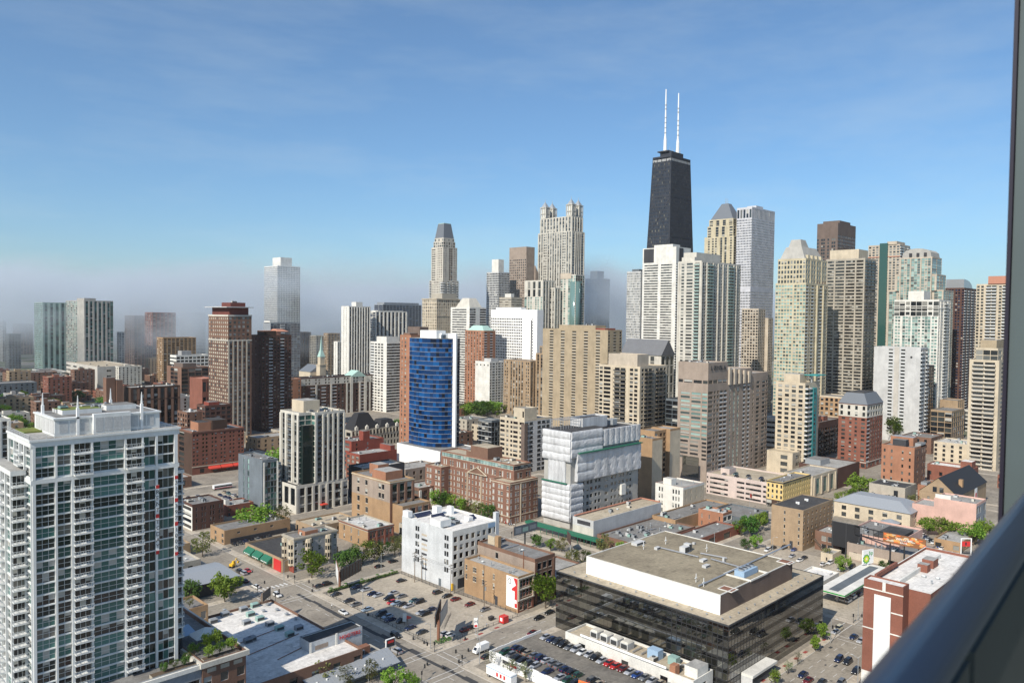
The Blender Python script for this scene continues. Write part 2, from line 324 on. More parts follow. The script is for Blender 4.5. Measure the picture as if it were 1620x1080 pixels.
        for k in range(4):
            a, b_, c, d = i0[k], i0[(k+1)%4], i1[(k+1)%4], i1[k]
            s.mb.quad((*a,z1),(*b_,z1),(*c,z1),(*d,z1), cm)
            if par: s.mb.quad((*d,z1),(*c,z1),(*c,zr),(*d,zr), mi)
        rm = MB(); rm.quad(*[(*p, zr) for p in i1]); s.part('roof', rm, [roof or s.rmats[0]])
        return s
    def part(s, name, mb, mats, label=None, smooth=False):
        o = mb.build(name, mats, s.root, smooth=smooth)
        if label: o['label'] = label
        return o
    def box(s, name, x0,y0,z0,x1,y1,z1, m, top=None):
        mb = MB(); mb.box(x0,y0,z0,x1,y1,z1, 0, 1 if top else None); return s.part(name, mb, [m]+([top] if top else []))
    def f(s, fx, fy): return s.x0+fx*s.W, s.y0+fy*s.Dp
    def ph(s, fx0,fy0,fx1,fy1, z0, z1, m, roof='roof_grey', name='penthouse', W=None, S=None):
        """roof house given in fractions of the footprint"""
        (a,b_),(c,d) = s.f(fx0,fy0), s.f(fx1,fy1); mb = MB()
        mb.box(a,b_,z0,c,d,z1,0); mb.box(a+.3,b_+.3,z1,c-.3,d-.3,z1+.06,1, bottom=False); return s.part(name, mb, [m, roof])
    def cornice(s, z, out=.5, h=.7, m=None, box=None, name='cornice'):
        x0,y0,x1,y1 = box or (s.x0,s.y0,s.x1,s.y1); mb = MB()
        o = out
        mb.box(x0-o,y0-o,z,x0-.003,y1+o,z+h); mb.box(x1+.003,y0-o,z,x1+o,y1+o,z+h); mb.box(x0,y0-o,z,x1,y0-.003,z+h); mb.box(x0,y1+.003,z,x1,y1+o,z+h)
        return s.part(name, mb, m or s.mats[0])
    def clutter(s, n, zr, box=None, seed=1, big=True):
        q = random.Random(seed); x0,y0,x1,y1 = box or (s.x0+1.5,s.y0+1.5,s.x1-1.5,s.y1-1.5)
        for k in range(n):
            x, y = q.uniform(x0,x1-1), q.uniform(y0,y1-1); r = q.random(); mb = MB()
            if r < .45 and big:
                w_, d_, h_ = q.uniform(1.4,3), q.uniform(1.2,2.4), q.uniform(.9,1.7)
                mb.box(x,y,zr,x+w_,y+d_,zr+h_); mb.box(x+.15,y-.04,zr+.25,x+w_-.15,y-.005,zr+h_-.2,1); mb.cyl(x+w_/2,y+d_/2,zr+h_,zr+h_+.2,min(w_,d_)*.36,n=10,m=1)
                s.part('air_conditioner', mb, [q.choice(['metal_grey','lightgrey','offwhite','metal_teal']), 'metal_dark'])
            elif r < .7:
                h_ = q.uniform(.7,1.6); mb.cyl(x,y,zr,zr+h_,.22,n=8); mb.cyl(x,y,zr+h_,zr+h_+.25,.42,.1,n=8); s.part('roof_vent', mb, ['metal_grey'])
            elif r < .85:
                mb.box(x,y,zr,x+1.2,y+1.2,zr+.4); mb.frust((x+.1,y+.1,x+1.1,y+1.1),zr+.4,(x+.35,y+.35,x+.85,y+.85),zr+.7,1); s.part('skylight', mb, ['metal_grey','pale_print'])
            else:
                L = q.uniform(3,7); mb.box(x,y,zr+.25,min(x+L,x1),y+.35,zr+.6)
                mb.box(x+.3,y+.05,zr,x+.5,y+.3,zr+.25); mb.box(min(x+L,x1)-.6,y+.05,zr,min(x+L,x1)-.4,y+.3,zr+.25); s.part('duct', mb, ['steel'])
    def finish(s):
        s.part('wall', s.mb, s.mats)
        if s.rb.f: s.part('roof', s.rb, s.rmats)
        ws = s.wins
        if s.indiv:
            ws = sorted(ws, key=lambda a: (a[1](a[2],0,0)[0]+a[1](a[2],0,0)[1]))
            one, rest = ws[:290], ws[290:]; qv = random.Random(9)
            for face, P, oa, ob, zl, zh, dep, g, mull in one:
                me = window_mesh(ob-oa, zh-zl, g, s.frame, *mull, 0 if g in ('g_black','g_navy2') else qv.choice([0,0,0,0,0,1,2,3,1]), s.sill)
                link('window', me, s.root, P(oa, -dep+.003, zl), -math.pi/2 if face == 'W' else 0)
        else: rest = ws
        by = {}; qb = random.Random(17)
        for face, P, oa, ob, zl, zh, dep, g, mull in rest:
            mb = by.setdefault(g, MB()); n = mull[0]; gap = .10 if n > 1 else 0
            for k in range(n):
                a, b_ = oa+(ob-oa)*k/n, oa+(ob-oa)*(k+1)/n
                if k: a += gap
                mb.quad(P(a,-dep+.003,zl),P(b_,-dep+.003,zl),P(b_,-dep+.003,zh),P(a,-dep+.003,zh), 0)
                if g not in ('g_black','g_navy2','g_cream','g_blind') and qb.random() < .16 and s.dist < 1300:
                    hb = (zh-zl)*qb.choice((.3,.5,.7)); mb.quad(P(a,-dep+.009,zh-hb),P(b_,-dep+.009,zh-hb),P(b_,-dep+.009,zh),P(a,-dep+.009,zh), 2)
                if k: mb.quad(P(a-gap,-dep+.006,zl),P(a,-dep+.006,zl),P(a,-dep+.006,zh),P(a-gap,-dep+.006,zh), 1)
        for g, mb in by.items(): tag(s.part('window_panes', mb, [g, s.frame, 'blind']), kind='stuff')
        if s.balc:
            near = s.indiv; mb = MB(); cnt = 0
            for face, P, a, b_, z, dep in s.balc:
                if dep < 0:
                    for q in ((P(a,0,z),P(b_,0,z),P(b_,0,z+.85),P(a,0,z+.85)),(P(b_,-.08,z),P(a,-.08,z),P(a,-.08,z+.85),P(b_,-.08,z+.85)),(P(a,0,z+.85),P(b_,0,z+.85),P(b_,-.08,z+.85),P(a,-.08,z+.85))): mb.quad(*q, 1)
                elif near and cnt < 290:
                    cnt += 1; k = (round(b_-a,2), dep, s.mats[0], s.rail)
                    if k not in BALC_CACHE:
                        m2 = MB(); balcony_geo(m2, lambda u,o,zz: (u,-o,zz), b_-a, dep, 0, True); BALC_CACHE[k] = m2.mesh('balcony', [s.mats[0], s.rail])
                    link('balcony', BALC_CACHE[k], s.root, P(a,0,z), -math.pi/2 if face == 'W' else 0)
                else:
                    balcony_geo(mb, lambda u,o,zz,P=P,a=a,z=z: P(a+u,o,z+zz), b_-a, dep, 0, False)
            if mb.f: tag(s.part('balcony_rails', mb, [s.mats[0], s.rail]), kind='stuff')
        return s
def simple(name, label, key, wallm, roof='roof_grey', W=None, S=None, glass='g_mix', cat='building', **k):
    b = Bld(name, label, key, wallm, roof, cat, glass, **k); b.vol(W=W, S=S); return b

# ------------------------------------------------------------------ lettering
def text_part(parent, body, size, loc, face, m, name='lettering', ext=.05, label=None, spacing=1.0):
    cv = bpy.data.curves.new(name, 'FONT'); cv.body = body; cv.size = size; cv.extrude = ext; cv.resolution_u = 2; cv.space_character = spacing
    tmp = bpy.data.objects.new('tmp', cv); me = bpy.data.meshes.new_from_object(tmp); bpy.data.objects.remove(tmp); bpy.data.curves.remove(cv)
    me.name = name; me.materials.clear(); me.materials.append(MATS[m]); o = link(name, me, parent, loc)
    o.rotation_euler = (math.pi/2, 0, {'S':0, 'W':-math.pi/2, 'SW':-math.pi/4}[face] if isinstance(face, str) else face)
    if parent is None or label: tag(o, label)
    return o


ORD = ['first','second','third','fourth','fifth','sixth','seventh','eighth','ninth','tenth','eleventh','twelfth','thirteenth','fourteenth','fifteenth','sixteenth','seventeenth','eighteenth','nineteenth','twentieth','twenty-first','twenty-second','twenty-third','twenty-fourth','twenty-fifth','twenty-sixth','twenty-seventh','twenty-eighth','twenty-ninth','thirtieth','thirty-first','thirty-second','thirty-third','thirty-fourth','thirty-fifth','thirty-sixth','thirty-seventh','thirty-eighth','thirty-ninth','fortieth']
def ORD40(k):
    if k < 39: return ORD[k]
    tens = {4:'forty',5:'fifty',6:'sixty',7:'seventy'}[(k+1)//10]; u_ = (k+1) % 10
    return {4:'fortieth',5:'fiftieth',6:'sixtieth',7:'seventieth'}[(k+1)//10] if u_ == 0 else tens+'-'+ORD[u_-1]


# ------------------------------------------------------------------ placement table: footprint x0, y0, x1, y1 and height, metres (x east, y north)
P = {
 'fog1': (367.1, 1471.4, 403.0, 1521.1, 126.6),
 'fog2': (400.1, 1367.7, 443.6, 1464.2, 129.9),
 'fgar1': (339.5, 1343.4, 367.3, 1421.0, 19.6),
 'fgar2': (371.6, 1212.3, 426.2, 1358.6, 33.3),
 'fbrown': (547.7, 1573.6, 567.5, 1624.6, 105.4),
 'fred': (534.4, 1445.5, 575.8, 1481.7, 112.0),
 'fwide': (450.1, 1176.3, 498.8, 1200.4, 75.2),
 'fwhite': (690.2, 1643.3, 717.3, 1708.8, 112.8),
 'fdark': (704.7, 1982.3, 735.9, 2054.6, 132.7),
 'fa': (418.6, 1985.6, 425.6, 2008.1, 88.5),
 'fb': (377.7, 1743.6, 397.8, 1772.9, 67.3),
 'fc': (524.4, 2304.0, 552.8, 2380.0, 78.3),
 'fw': (474.3, 1434.9, 483.6, 1444.2, 77.5),
 'wstrip': (383.2, 960.3, 423.1, 979.6, 60.4),
 'bmid': (346.7, 855.3, 376.9, 895.4, 52.9),
 'bhall': (332.9, 770.2, 346.9, 800.6, 46.7),
 'A6': (310.7, 665.1, 332.6, 705.1, 111.1),
 'A7': (355.6, 690.9, 386.7, 712.5, 92.2),
 'A8': (742.1, 1379.2, 790.6, 1431.8, 204.3),
 'A9': (513.0, 971.9, 557.4, 991.9, 100.6),
 'f10a': (829.3, 1433.4, 846.8, 1458.7, 75.5),
 'f10b': (794.7, 1326.6, 814.1, 1349.8, 70.9),
 'f10c': (756.9, 1223.0, 781.8, 1237.8, 78.5),
 'f10d': (659.1, 1038.0, 667.0, 1048.6, 71.0),
 'A11': (615.3, 940.3, 651.5, 959.6, 124.4),
 'A12': (670.9, 955.4, 728.8, 975.4, 118.0),
 'A12b': (767.3, 1071.2, 848.4, 1096.2, 130.4),
 'A13': (534.5, 738.3, 555.2, 771.0, 81.4),
 'A14': (394.0, 511.1, 405.8, 525.7, 96.5),
 'A15': (561.1, 711.6, 574.2, 734.2, 99.4),
 'B1': (695.5, 831.9, 724.3, 860.8, 207.5),
 'B1b': (670.6, 814.3, 712.2, 845.5, 135.5),
 'B2': (668.5, 745.7, 697.2, 782.9, 123.7),
 'B3': (798.5, 827.8, 820.7, 853.6, 177.7),
 'B4': (848.6, 820.2, 866.6, 856.6, 217.8),
 'B5': (873.7, 752.6, 902.6, 819.7, 261.2),
 'B6a': (793.1, 734.2, 817.9, 769.4, 163.2),
 'B6b': (825.1, 702.3, 844.1, 730.1, 171.6),
 'B6c': (808.7, 725.8, 820.5, 736.4, 153.1),
 'B7': (744.2, 698.3, 756.2, 785.7, 121.7),
 'B8': (748.4, 750.7, 769.2, 774.0, 138.7),
 'B9': (1128.1, 908.4, 1165.7, 936.9, 184.6),
 'orange': (640.9, 688.4, 659.9, 722.7, 95.2),
 'slab': (632.3, 668.8, 655.2, 694.2, 59.1),
 'deco': (637.1, 607.5, 659.1, 650.2, 62.7),
 'hancock': (975.3, 651.1, 1026.0, 683.2, 351.1),
 'C2': (789.7, 567.9, 814.7, 588.9, 169.9),
 'C3': (768.7, 504.0, 799.3, 550.6, 195.0),
 'C4': (666.7, 408.1, 742.6, 434.6, 169.1),
 'C5': (959.2, 539.9, 986.6, 576.5, 248.8),
 'C6': (958.6, 512.2, 1022.7, 534.3, 261.5),
 'C7': (864.4, 450.8, 881.7, 472.2, 125.6),
 'C8': (680.2, 309.7, 727.1, 338.4, 168.1),
 'C9': (999.4, 414.8, 1056.2, 441.8, 237.1),
 'C10': (778.8, 296.0, 806.3, 334.3, 173.5),
 'C11': (1055.7, 358.5, 1092.8, 397.7, 210.8),
 'C12': (976.6, 296.2, 1010.7, 331.2, 187.1),
 'C13': (863.1, 254.2, 900.0, 297.2, 134.9),
 'C14': (1070.4, 287.3, 1121.6, 309.3, 154.6),
 'C15': (934.8, 196.6, 990.1, 239.6, 152.9),
 'C16': (677.6, 156.8, 713.0, 176.8, 84.1),
 'C17': (772.9, 241.8, 792.9, 283.3, 88.6),
 'D1': (603.3, 471.5, 625.6, 557.6, 100.7),
 'D2': (494.2, 354.4, 531.0, 394.6, 75.4),
 'D3': (715.9, 486.1, 740.9, 539.9, 72.4),
 'D4': (476.6, 284.8, 563.2, 308.9, 73.7),
 'D5': (558.6, 253.0, 582.4, 275.6, 66.4),
 'D6': (609.3, 227.3, 641.6, 248.8, 49.2),
 'D7': (695.9, 279.9, 719.8, 301.4, 45.1),
 'D8': (631.6, 273.5, 674.6, 293.5, 28.9),
 'D9': (554.5, 175.6, 577.1, 196.5, 29.1),
 'D10': (604.6, 154.1, 619.9, 182.7, 11.4),
 'E1': (224.9, 536.6, 262.6, 560.6, 30.4),
 'E2': (243.7, 590.7, 262.3, 608.7, 37.3),
 'E3': (217.2, 631.3, 254.9, 651.3, 54.5),
 'E4': (226.5, 375.9, 244.3, 417.6, 58.9),
 'E4p': (223.8, 395.1, 258.3, 403.6, 16.1),
 'E5': (211.6, 410.0, 221.3, 439.5, 29.9),
 'E6': (436.3, 765.8, 581.0, 783.8, 42.7),
 'E7': (365.5, 553.8, 415.1, 571.8, 15.9),
 'E8a': (314.9, 477.0, 343.1, 495.0, 21.6),
 'E8b': (296.3, 439.1, 327.1, 455.1, 19.3),
 'E8c': (269.5, 395.2, 300.4, 411.2, 19.9),
 'E10': (369.1, 444.1, 393.9, 480.4, 97.5),
 'E10p': (360.0, 432.0, 389.9, 483.3, 15.1),
 'E11': (297.2, 297.3, 319.2, 370.3, 22.8),
 'E12': (242.0, 330.7, 257.8, 365.9, 26.0),
 'E12b': (216.0, 312.7, 231.3, 338.1, 9.5),
 'E13': (208.3, 241.4, 234.2, 275.5, 24.6),
 'E14': (402.9, 389.1, 432.0, 414.5, 38.7),
 'E14b': (403.4, 423.9, 413.4, 438.6, 34.6),
 'E15': (313.8, 268.6, 375.5, 288.6, 51.9),
 'E18': (301.3, 242.6, 359.9, 256.1, 12.0),
 'E16a': (210.5, 205.6, 219.2, 236.3, 14.1),
 'E16b': (221.3, 207.2, 233.1, 240.2, 18.2),
 'E20': (380.4, 241.8, 402.6, 260.6, 17.2),
 'E21': (404.1, 279.7, 412.3, 288.3, 38.0),
 'E21b': (426.4, 280.7, 440.3, 291.4, 40.8),
 'E22': (445.8, 224.6, 479.8, 266.1, 13.6),
 'E23': (445.6, 214.0, 482.9, 224.5, 15.3),
 'E24': (368.7, 166.4, 403.4, 182.8, 20.2),
 'E25': (372.3, 211.8, 381.5, 226.8, 9.5),
 'flat': (172.3, 305.1, 193.9, 315.0, 15.3),
 'shop': (168.7, 308.4, 196.7, 343.3, 5.8),
 'tanlow': (168.5, 364.8, 203.8, 380.4, 7.1),
 'dbrick': (167.3, 399.3, 184.1, 417.3, 13.8),
 'brk2': (193.4, 414.7, 208.7, 428.7, 6.1),
 'black': (211.1, 117.4, 278.1, 186.9, 20.7),
 'pent': (217.0, 123.8, 266.5, 177.7, 27.0),
 'ltower': (48.9, 205.7, 82.4, 235.6, 83.0),
 'hoot': (126.2, 213.5, 145.5, 219.8, 10.8),
 'fright': (245.1, 79.6, 301.7, 91.0, 34.0),
 'pink': (460.4, 114.8, 478.3, 135.2, 17.7),
 'church': (494.2, 133.2, 554.2, 141.1, 14.0),
 'brk3': (517.2, 155.6, 535.2, 161.3, 12.5),
 'low9': (486.5, 158.6, 506.0, 179.1, 15.0),
 'hip': (450.2, 143.8, 476.2, 185.0, 9.0),
 'rest': (371.4, 115.5, 397.4, 146.1, 8.5),
}
PL = P

# ------------------------------------------------------------------ the ground, roads, pavements
m, t, b = _new('ground_mix')
a = _map(t, _noise(t, _pos(t), .012, 5), .42, .6, 0, 1); g2 = _map(t, _noise(t, _pos(t), .15, 4), .3, .7, .7, 1.2)
c = _mix(t, a, (.20,.19,.175), (.07,.095,.035)); cc = t.nodes.new('ShaderNodeCombineColor')
for i in range(3): t.links.new(g2, cc.inputs[i])
t.links.new(_mix(t, 1.0, c, cc.outputs[0], 'MULTIPLY'), b.inputs['Base Color']); b.inputs['Roughness'].default_value = .95; MATS['ground_mix'] = m
roofm('asphalt', (.335,.298,.245), (.205,.18,.15), .9, .05, (7,3.4,.93,.8)); roofm('lot_asphalt', (.45,.395,.315), (.29,.25,.20), .8, .06, (9,5,.94,.82)); roofm('deck_asphalt', (.22,.20,.17), (.09,.085,.08), .8, .08)
roofm('sidewalk', (.52,.455,.365), (.27,.235,.19), .7, .12, (1.8,1.8,.92,.75)); roofm('block_ground', (.34,.30,.245), (.18,.16,.135), .9, .06)
plain('line_white', (.62,.61,.58), .8); plain('line_faint', (.36,.34,.30), .8); plain('patch_dark', (.045,.045,.046), .85); plain('plate_red', (.30,.06,.05), .8)
mb = MB(); mb.quad((-9000,-9000,-.02),(16000,-9000,-.02),(16000,16000,-.02),(-9000,16000,-.02)); struct('ground', mb, ['ground_mix'])
NS = [(-20,-6),(150,164.5),(280.5,294),(411,427),(535,549),(660,675),(780,795)]
EW = [(5,19),(96,112),(187.5,199.5),(279,291.5),(382,393),(478,496),(570,582),(668,680),(860,872)]
for k, (a_, b_) in enumerate(NS):
    mb = MB(); mb.quad((a_,-40,0),(b_,-40,0),(b_,1000,0),(a_,1000,0)); struct('road', mb, ['asphalt'])
for k, (a_, b_) in enumerate(EW):
    mb = MB(); xs = [-20]+[v for p in NS[1:] for v in p]+[900]
    for i in range(0, len(xs)-1, 2) if False else range(len(xs)-1):
        pass
    x = -6
    for (p, q) in NS[1:]+[(900,900)]:
        mb.quad((x,a_,0),(p,a_,0),(p,b_,0),(x,b_,0)); x = q
    struct('road', mb, ['asphalt'])
for i in range(len(NS)-1):
    for j in range(len(EW)-1):
        x0, x1 = NS[i][1], NS[i+1][0]; y0, y1 = EW[j][1], EW[j+1][0]; mb = MB()
        mb.box(x0,y0,-.01,x1,y1,.13,0,bottom=False); s_ = 3.6
        mb.quad((x0+s_,y0+s_,.134),(x1-s_,y0+s_,.134),(x1-s_,y1-s_,.134),(x0+s_,y1-s_,.134),1)
        # kerb line
        for r_ in ((x0,y0,x1,y0+.18),(x0,y1-.18,x1,y1),(x0,y0+.18,x0+.18,y1-.18),(x1-.18,y0+.18,x1,y1-.18)): mb.quad((r_[0],r_[1],.136),(r_[2],r_[1],.136),(r_[2],r_[3],.136),(r_[0],r_[3],.136),2)
        struct('pavement', mb, ['sidewalk','block_ground','lightgrey'])

# the painted markings, asphalt patches
mb = MB()
def stripe(x0,y0,x1,y1,m=0,z=.006): mb.quad((x0,y0,z),(x1,y0,z),(x1,y1,z),(x0,y1,z),m)
for (cx0,cx1) in NS[1:4]:
    for (cy0,cy1) in EW[1:5]:
        for y in (cy0-3.6,cy0-.9,cy1+.7,cy1+3.4): stripe(cx0+.4,y,cx1-.4,y+.22)
        for x in (cx0-3.6,cx0-.9,cx1+.7,cx1+3.4): stripe(x,cy0+.4,x+.22,cy1-.4)
for y in (100,104,108): 
    for k in range(40):
        if not (281 < 168+k*6.5 < 296): stripe(168+k*6.5,y-.07,171+k*6.5,y+.07)
for k in range(26):
    if not (187 < 116+k*6.5 < 200): stripe(157.2,116+k*6.5,157.35,119+k*6.5)
for k in range(6): stripe(164.9+k*.0, 0, 164.9, 0)
for k in range(7): stripe(151+k*1.9,293.5,151.9+k*1.9,296.6)
for k in range(14):
    stripe(300+k*7,193.4,303+k*7,193.55); stripe(168+k*7,193.4,171+k*7,193.55)
q = random.Random(4)
for k in range(30):
    x = 159.5 + q.uniform(-.5,.5); y = 113+k*5.6; stripe(x,y,x+q.uniform(1.2,2.4),y+5.7,1,.004)
for k in range(18): x, y = q.uniform(168,278), q.uniform(97,110); stripe(x,y,x+q.uniform(.5,2.5),y+q.uniform(.4,1),1,.004)
for k in range(18): x, y = q.uniform(168,278), q.uniform(188,198); stripe(x,y,x+q.uniform(.5,2.5),y+q.uniform(.4,.9),1,.004)
struct('road_markings', mb, ['line_white','patch_dark'])
mb = MB()   # red-brown tree pits and ramps on the kerbs
for x, y in ((226,113.6),(233,113.6),(241,113.6),(249,113.6),(256,113.6),(263,113.6),(271,113.6),(179,200.6),(186,200.6),(194,200.6)): mb.quad((x,y,.14),(x+2.2,y,.14),(x+2.2,y+1.1,.14),(x,y+1.1,.14))
struct('tree_pits', mb, ['plate_red'])


# ------------------------------------------------------------------ towers of the skyline, far to near
def tower(name, label, key, wallm, W, S, roof='roof_grey', glass='g_mix', ph=None, cat='tower', **k):
    b = Bld(name, label, PL[key], wallm, roof, cat, glass, **k); b.vol(W=W, S=S)
    for q in (ph or []): b.ph(*q[:4], b.z1-.8 if q[4] is None else q[4], b.z1+q[5], q[6], *(q[7:8]))
    return b
def fl(key, h=3.1): return max(2, int(PL[key][4]/h))

# left, in and before the fog
b = tower('apartment_tower', 'pale green glass slab standing left of its twin in the fog', 'fog1', 'mint', dict(pat='wwwwww', nf=38, wf=.7), dict(pat='PvPvPvPvP', nf=38, mid=('slate','v')), glass='g_teal'); b.finish()
b = tower('apartment_tower', 'wider fogged slab with a blank concrete end beside its pale green twin', 'fog2', 'greycast', dict(pat='wwwwwww....', nf=40, wf=.8, g='g_mint'), dict(pat='PvPvPvPvPvPvg', nf=40, mid=('slate','v')), glass='g_teal', ph=[(.2,.3,.6,.7,None,4,'greycast')]); b.finish()
b = tower('parking_garage', 'white banded car park at the foot of the left fogged slab', 'fgar1', 'white', dict(pat='hhh', nf=5, hf=.45), dict(pat='..wh', nf=5), glass='g_dark', cat='garage')
b.box('sign_panel', b.x0+b.W*.55, b.y0-.4, 6, b.x0+b.W*.75, b.y0-.05, 15, 'blue_canvas'); b.finish()
b = tower('parking_garage', 'cream windowless garage block below the fogged slabs with small slots', 'fgar2', 'concrete', dict(pat='hh.W.W..W..', nf=5, hf=.35), dict(pat='...W.....W..', nf=4, hf=.3), glass='g_dark', roof='roof_tan', cat='garage'); b.clutter(10, 32.5, seed=3); b.finish()
for nm, lab, key, wm, Wp, Sp, gl in [
 ('apartment_tower','narrow brown tower half lost in fog right of the twin slabs','fbrown','brownbrick','wwww','www','g_dark'),
 ('apartment_tower','reddish brick tower rising into fog, stepped at its right','fred','redbrick','wwww','wwwwww','g_mix'),
 ('apartment_block','wide low brown brick block in front of the reddish fogged tower','fwide','tanbrick','wwww','wwwwwwww','g_dark'),
 ('apartment_tower','pale banded tower fading in fog left of the overhanging roof tower','fwhite','lightgrey','hhhh','hhhh','g_dark'),
 ('apartment_tower','dark tower top showing only faintly in the fog bank','fdark','slate','www','www','g_dark'),
 ('apartment_tower','sliver of a grey tower at the left picture edge','fa','grey','ww','ww','g_dark'),
 ('apartment_block','dark grey far block second from the left picture edge','fb','slate','www','wwww','g_dark'),
 ('apartment_tower','far hazy brown block just left of the fogged twin slabs','fc','brownbrick','wwww','wwww','g_dark'),
 ('apartment_tower','thin bright white tower between the fogged slab and brown tower','fw','white','ww','ww','g_mix'),
 ('apartment_tower','hazy brown tower far behind, right of the tall white fogged tower','f10a','brownbrick','www','www','g_dark'),
 ('apartment_tower','hazy grey brown tower between two hazy neighbours near the church spire','f10b','stone','www','www','g_dark'),
 ('apartment_tower','hazy tan tower left of the tall striped white slab','f10c','tan','www','wwww','g_mix'),
 ('apartment_tower','slim white tower touching the left of the striped white slab','f10d','white','.n.','ww','g_mix')]:
    b = tower(nm, lab, key, wm, dict(pat=Wp, nf=fl(key)), dict(pat=Sp, nf=fl(key)), glass=gl); b.finish()
b = tower('office_block', 'white banded low block left of the overhanging roof tower', 'wstrip', 'white', dict(pat='hh', nf=14, hf=.45), dict(pat='wwwwwwww', nf=14, wf=.8), glass='g_dark', ph=[(.2,.2,.5,.8,None,5,'grey')]); b.finish()
b = tower('office_block', 'brown and dark glass mid rise before the white banded block', 'bmid', 'brownbrick', dict(pat='.gg.', nf=12), dict(pat='gggg', nf=12), glass='g_dark', ph=[(.1,.1,.6,.7,None,4,'brownmetal')]); b.clutter(8,52,seed=5); b.finish()
b = tower('brick_hall', 'plain brown brick hall with arched windows left of the overhanging roof tower', 'bhall', 'redbrick', dict(pat='......', nf=6), dict(pat='www', nf=3), roof='terracotta'); b.finish()
# brown tower with an overhanging top
b = tower('apartment_tower', 'tall brown grid tower with a wide flat roof overhanging its red top floor', 'A6', 'brownbrick', [dict(pat='wwwwwwwwww', nf=27, wf=.64, hf=.6, z1=88, g='g_cream', mid=('darkbrick','w')), dict(pat='wwwwwwwwww', nf=6, wf=.52, hf=.5, g='g_cream')],
   [dict(pat='PwPwPwPwPw,', nf=27, wf=.6, hf=.62, z1=88, pil=.5, pilm='stone'), dict(pat='wwwww,', nf=6, wf=.5)], glass='g_light', roof='roof_light')
b.box('band', b.x0-.25,b.y0-.25,88,b.x1+.25,b.y1+.25,89,'offwhite'); b.box('cap', b.x0-.3,b.y0-.3,b.z1-1.4,b.x1+.3,b.y1+.3,b.z1+.03,'offwhite','roof_light')
b.box('penthouse', b.x0+2,b.y0+2,b.z1+.03,b.x1-2,b.y1-3,b.z1+6.5,'oxblood'); b.box('roof_slab', b.x0-2.5,b.y0-2.2,b.z1+6.5,b.x1+1,b.y1+2.5,b.z1+7.2,'lightgrey'); b.box('plant_room', b.x0+5,b.y0+6,b.z1+7.2,b.x1-3,b.y0+24,b.z1+11,'oxblood'); b.clutter(4,b.z1+11,(b.x0+6,b.y0+8,b.x1-4,b.y0+22),seed=2); b.finish()
b = tower('apartment_tower', 'dark brown brick slab tucked right behind the overhanging roof tower', 'A7', 'darkbrick', dict(pat='w.w.w,', nf=29, wf=.3, hf=.35), dict(pat='wwLwwLww', nf=29, wf=.5, hf=.45), glass='g_dark', roof='roof_dark')
b.box('roof_house', b.x0+5,b.y0+4,b.z1-.5,b.x1-14,b.y1-3,b.z1+4,'umber','terracotta'); b.box('roof_house', b.x1-13.5,b.y0+4,b.z1-.5,b.x1-9,b.y1-3,b.z1+3,'terracotta','terracotta')
mb = MB(); mb.frust((b.x1-14,b.y0+3,b.x1-1,b.y1-3),b.z1+3.2,(b.x1-12,b.y0+7,b.x1-6,b.y1-7),b.z1+5.5); b.part('pitched_roof', mb, ['terracotta']); b.finish()
b = tower('office_tower', 'tall pale gridded tower rising through the fog bank with a white block on top', 'A8', 'white', dict(pat='wwwwwwwwwwwwww', nf=56, wf=.62, hf=.6), dict(pat='wwwwwwwwwwwwww', nf=56, wf=.62, hf=.6), glass='g_dark', ph=[(.25,.2,.75,.8,None,17,'white')]); b.finish()
b = tower('glass_tower', 'blue green glass tower under the tall fogged white tower', 'A9', 'coolgrey', dict(pat='..', nf=30), dict(pat='gggbggggg', nf=30), glass='g_steel', ph=[(.0,.1,.25,.9,None,2,'white')]); b.finish()
b = tower('apartment_tower', 'tall white slab with close dark vertical stripes, first right of the fogged tower', 'A11', 'white', dict(pat='..n..n..', nf=38), dict(pat='PvPvPvPvPvPvPvPvP', nf=38, pil=.5, mid=('charcoal','v')), glass='g_dark', ph=[(.4,.2,.7,.8,None,6,'white')]); b.finish()
b = tower('office_tower', 'white framed tower with blue glass between its upright fins', 'A12', 'white', dict(pat='ggg', nf=34), dict(pat='PvPvPvPvPvPvPvPvP', nf=34, pil=.6, mid=('slate','v')), glass='g_navy', ph=[(.1,.1,.9,.9,None,1,'white')]); b.finish()
b = tower('glass_tower', 'broad dark blue glass tower top behind the white framed one', 'A12b', 'coolgrey', dict(pat='gg', nf=38), dict(pat='gggggggggggg', nf=38), glass='g_navy', ph=[(.05,.1,.95,.9,None,3,'coolgrey')]); b.finish()
b = tower('apartment_tower', 'white apartment tower with rows of balconies left of the blue curved tower', 'A13', 'white', dict(pat='Lwww.', nf=24, hf=.5), dict(pat='hhhhhh', nf=24, hf=.6), glass='g_dark', ph=[(.15,.15,.98,.75,None,6,'white')]); b.finish()
b = tower('brick_tower', 'narrow brown brick tower with a white window column beside the blue curved tower', 'A14', 'orangebrick', dict(pat='.w.W..w', nf=30, wf=.6), dict(pat='www', nf=30), glass='g_light', ph=[(.2,.3,.9,.9,None,1.5,'brownbrick')]); b.finish()
b = tower('office_tower', 'plain brown block showing above the roof of the blue curved tower', 'A15', 'brownmetal', dict(pat='....', nf=30), dict(pat='....', nf=30), glass='g_dark', roof='roof_dark'); b.finish()

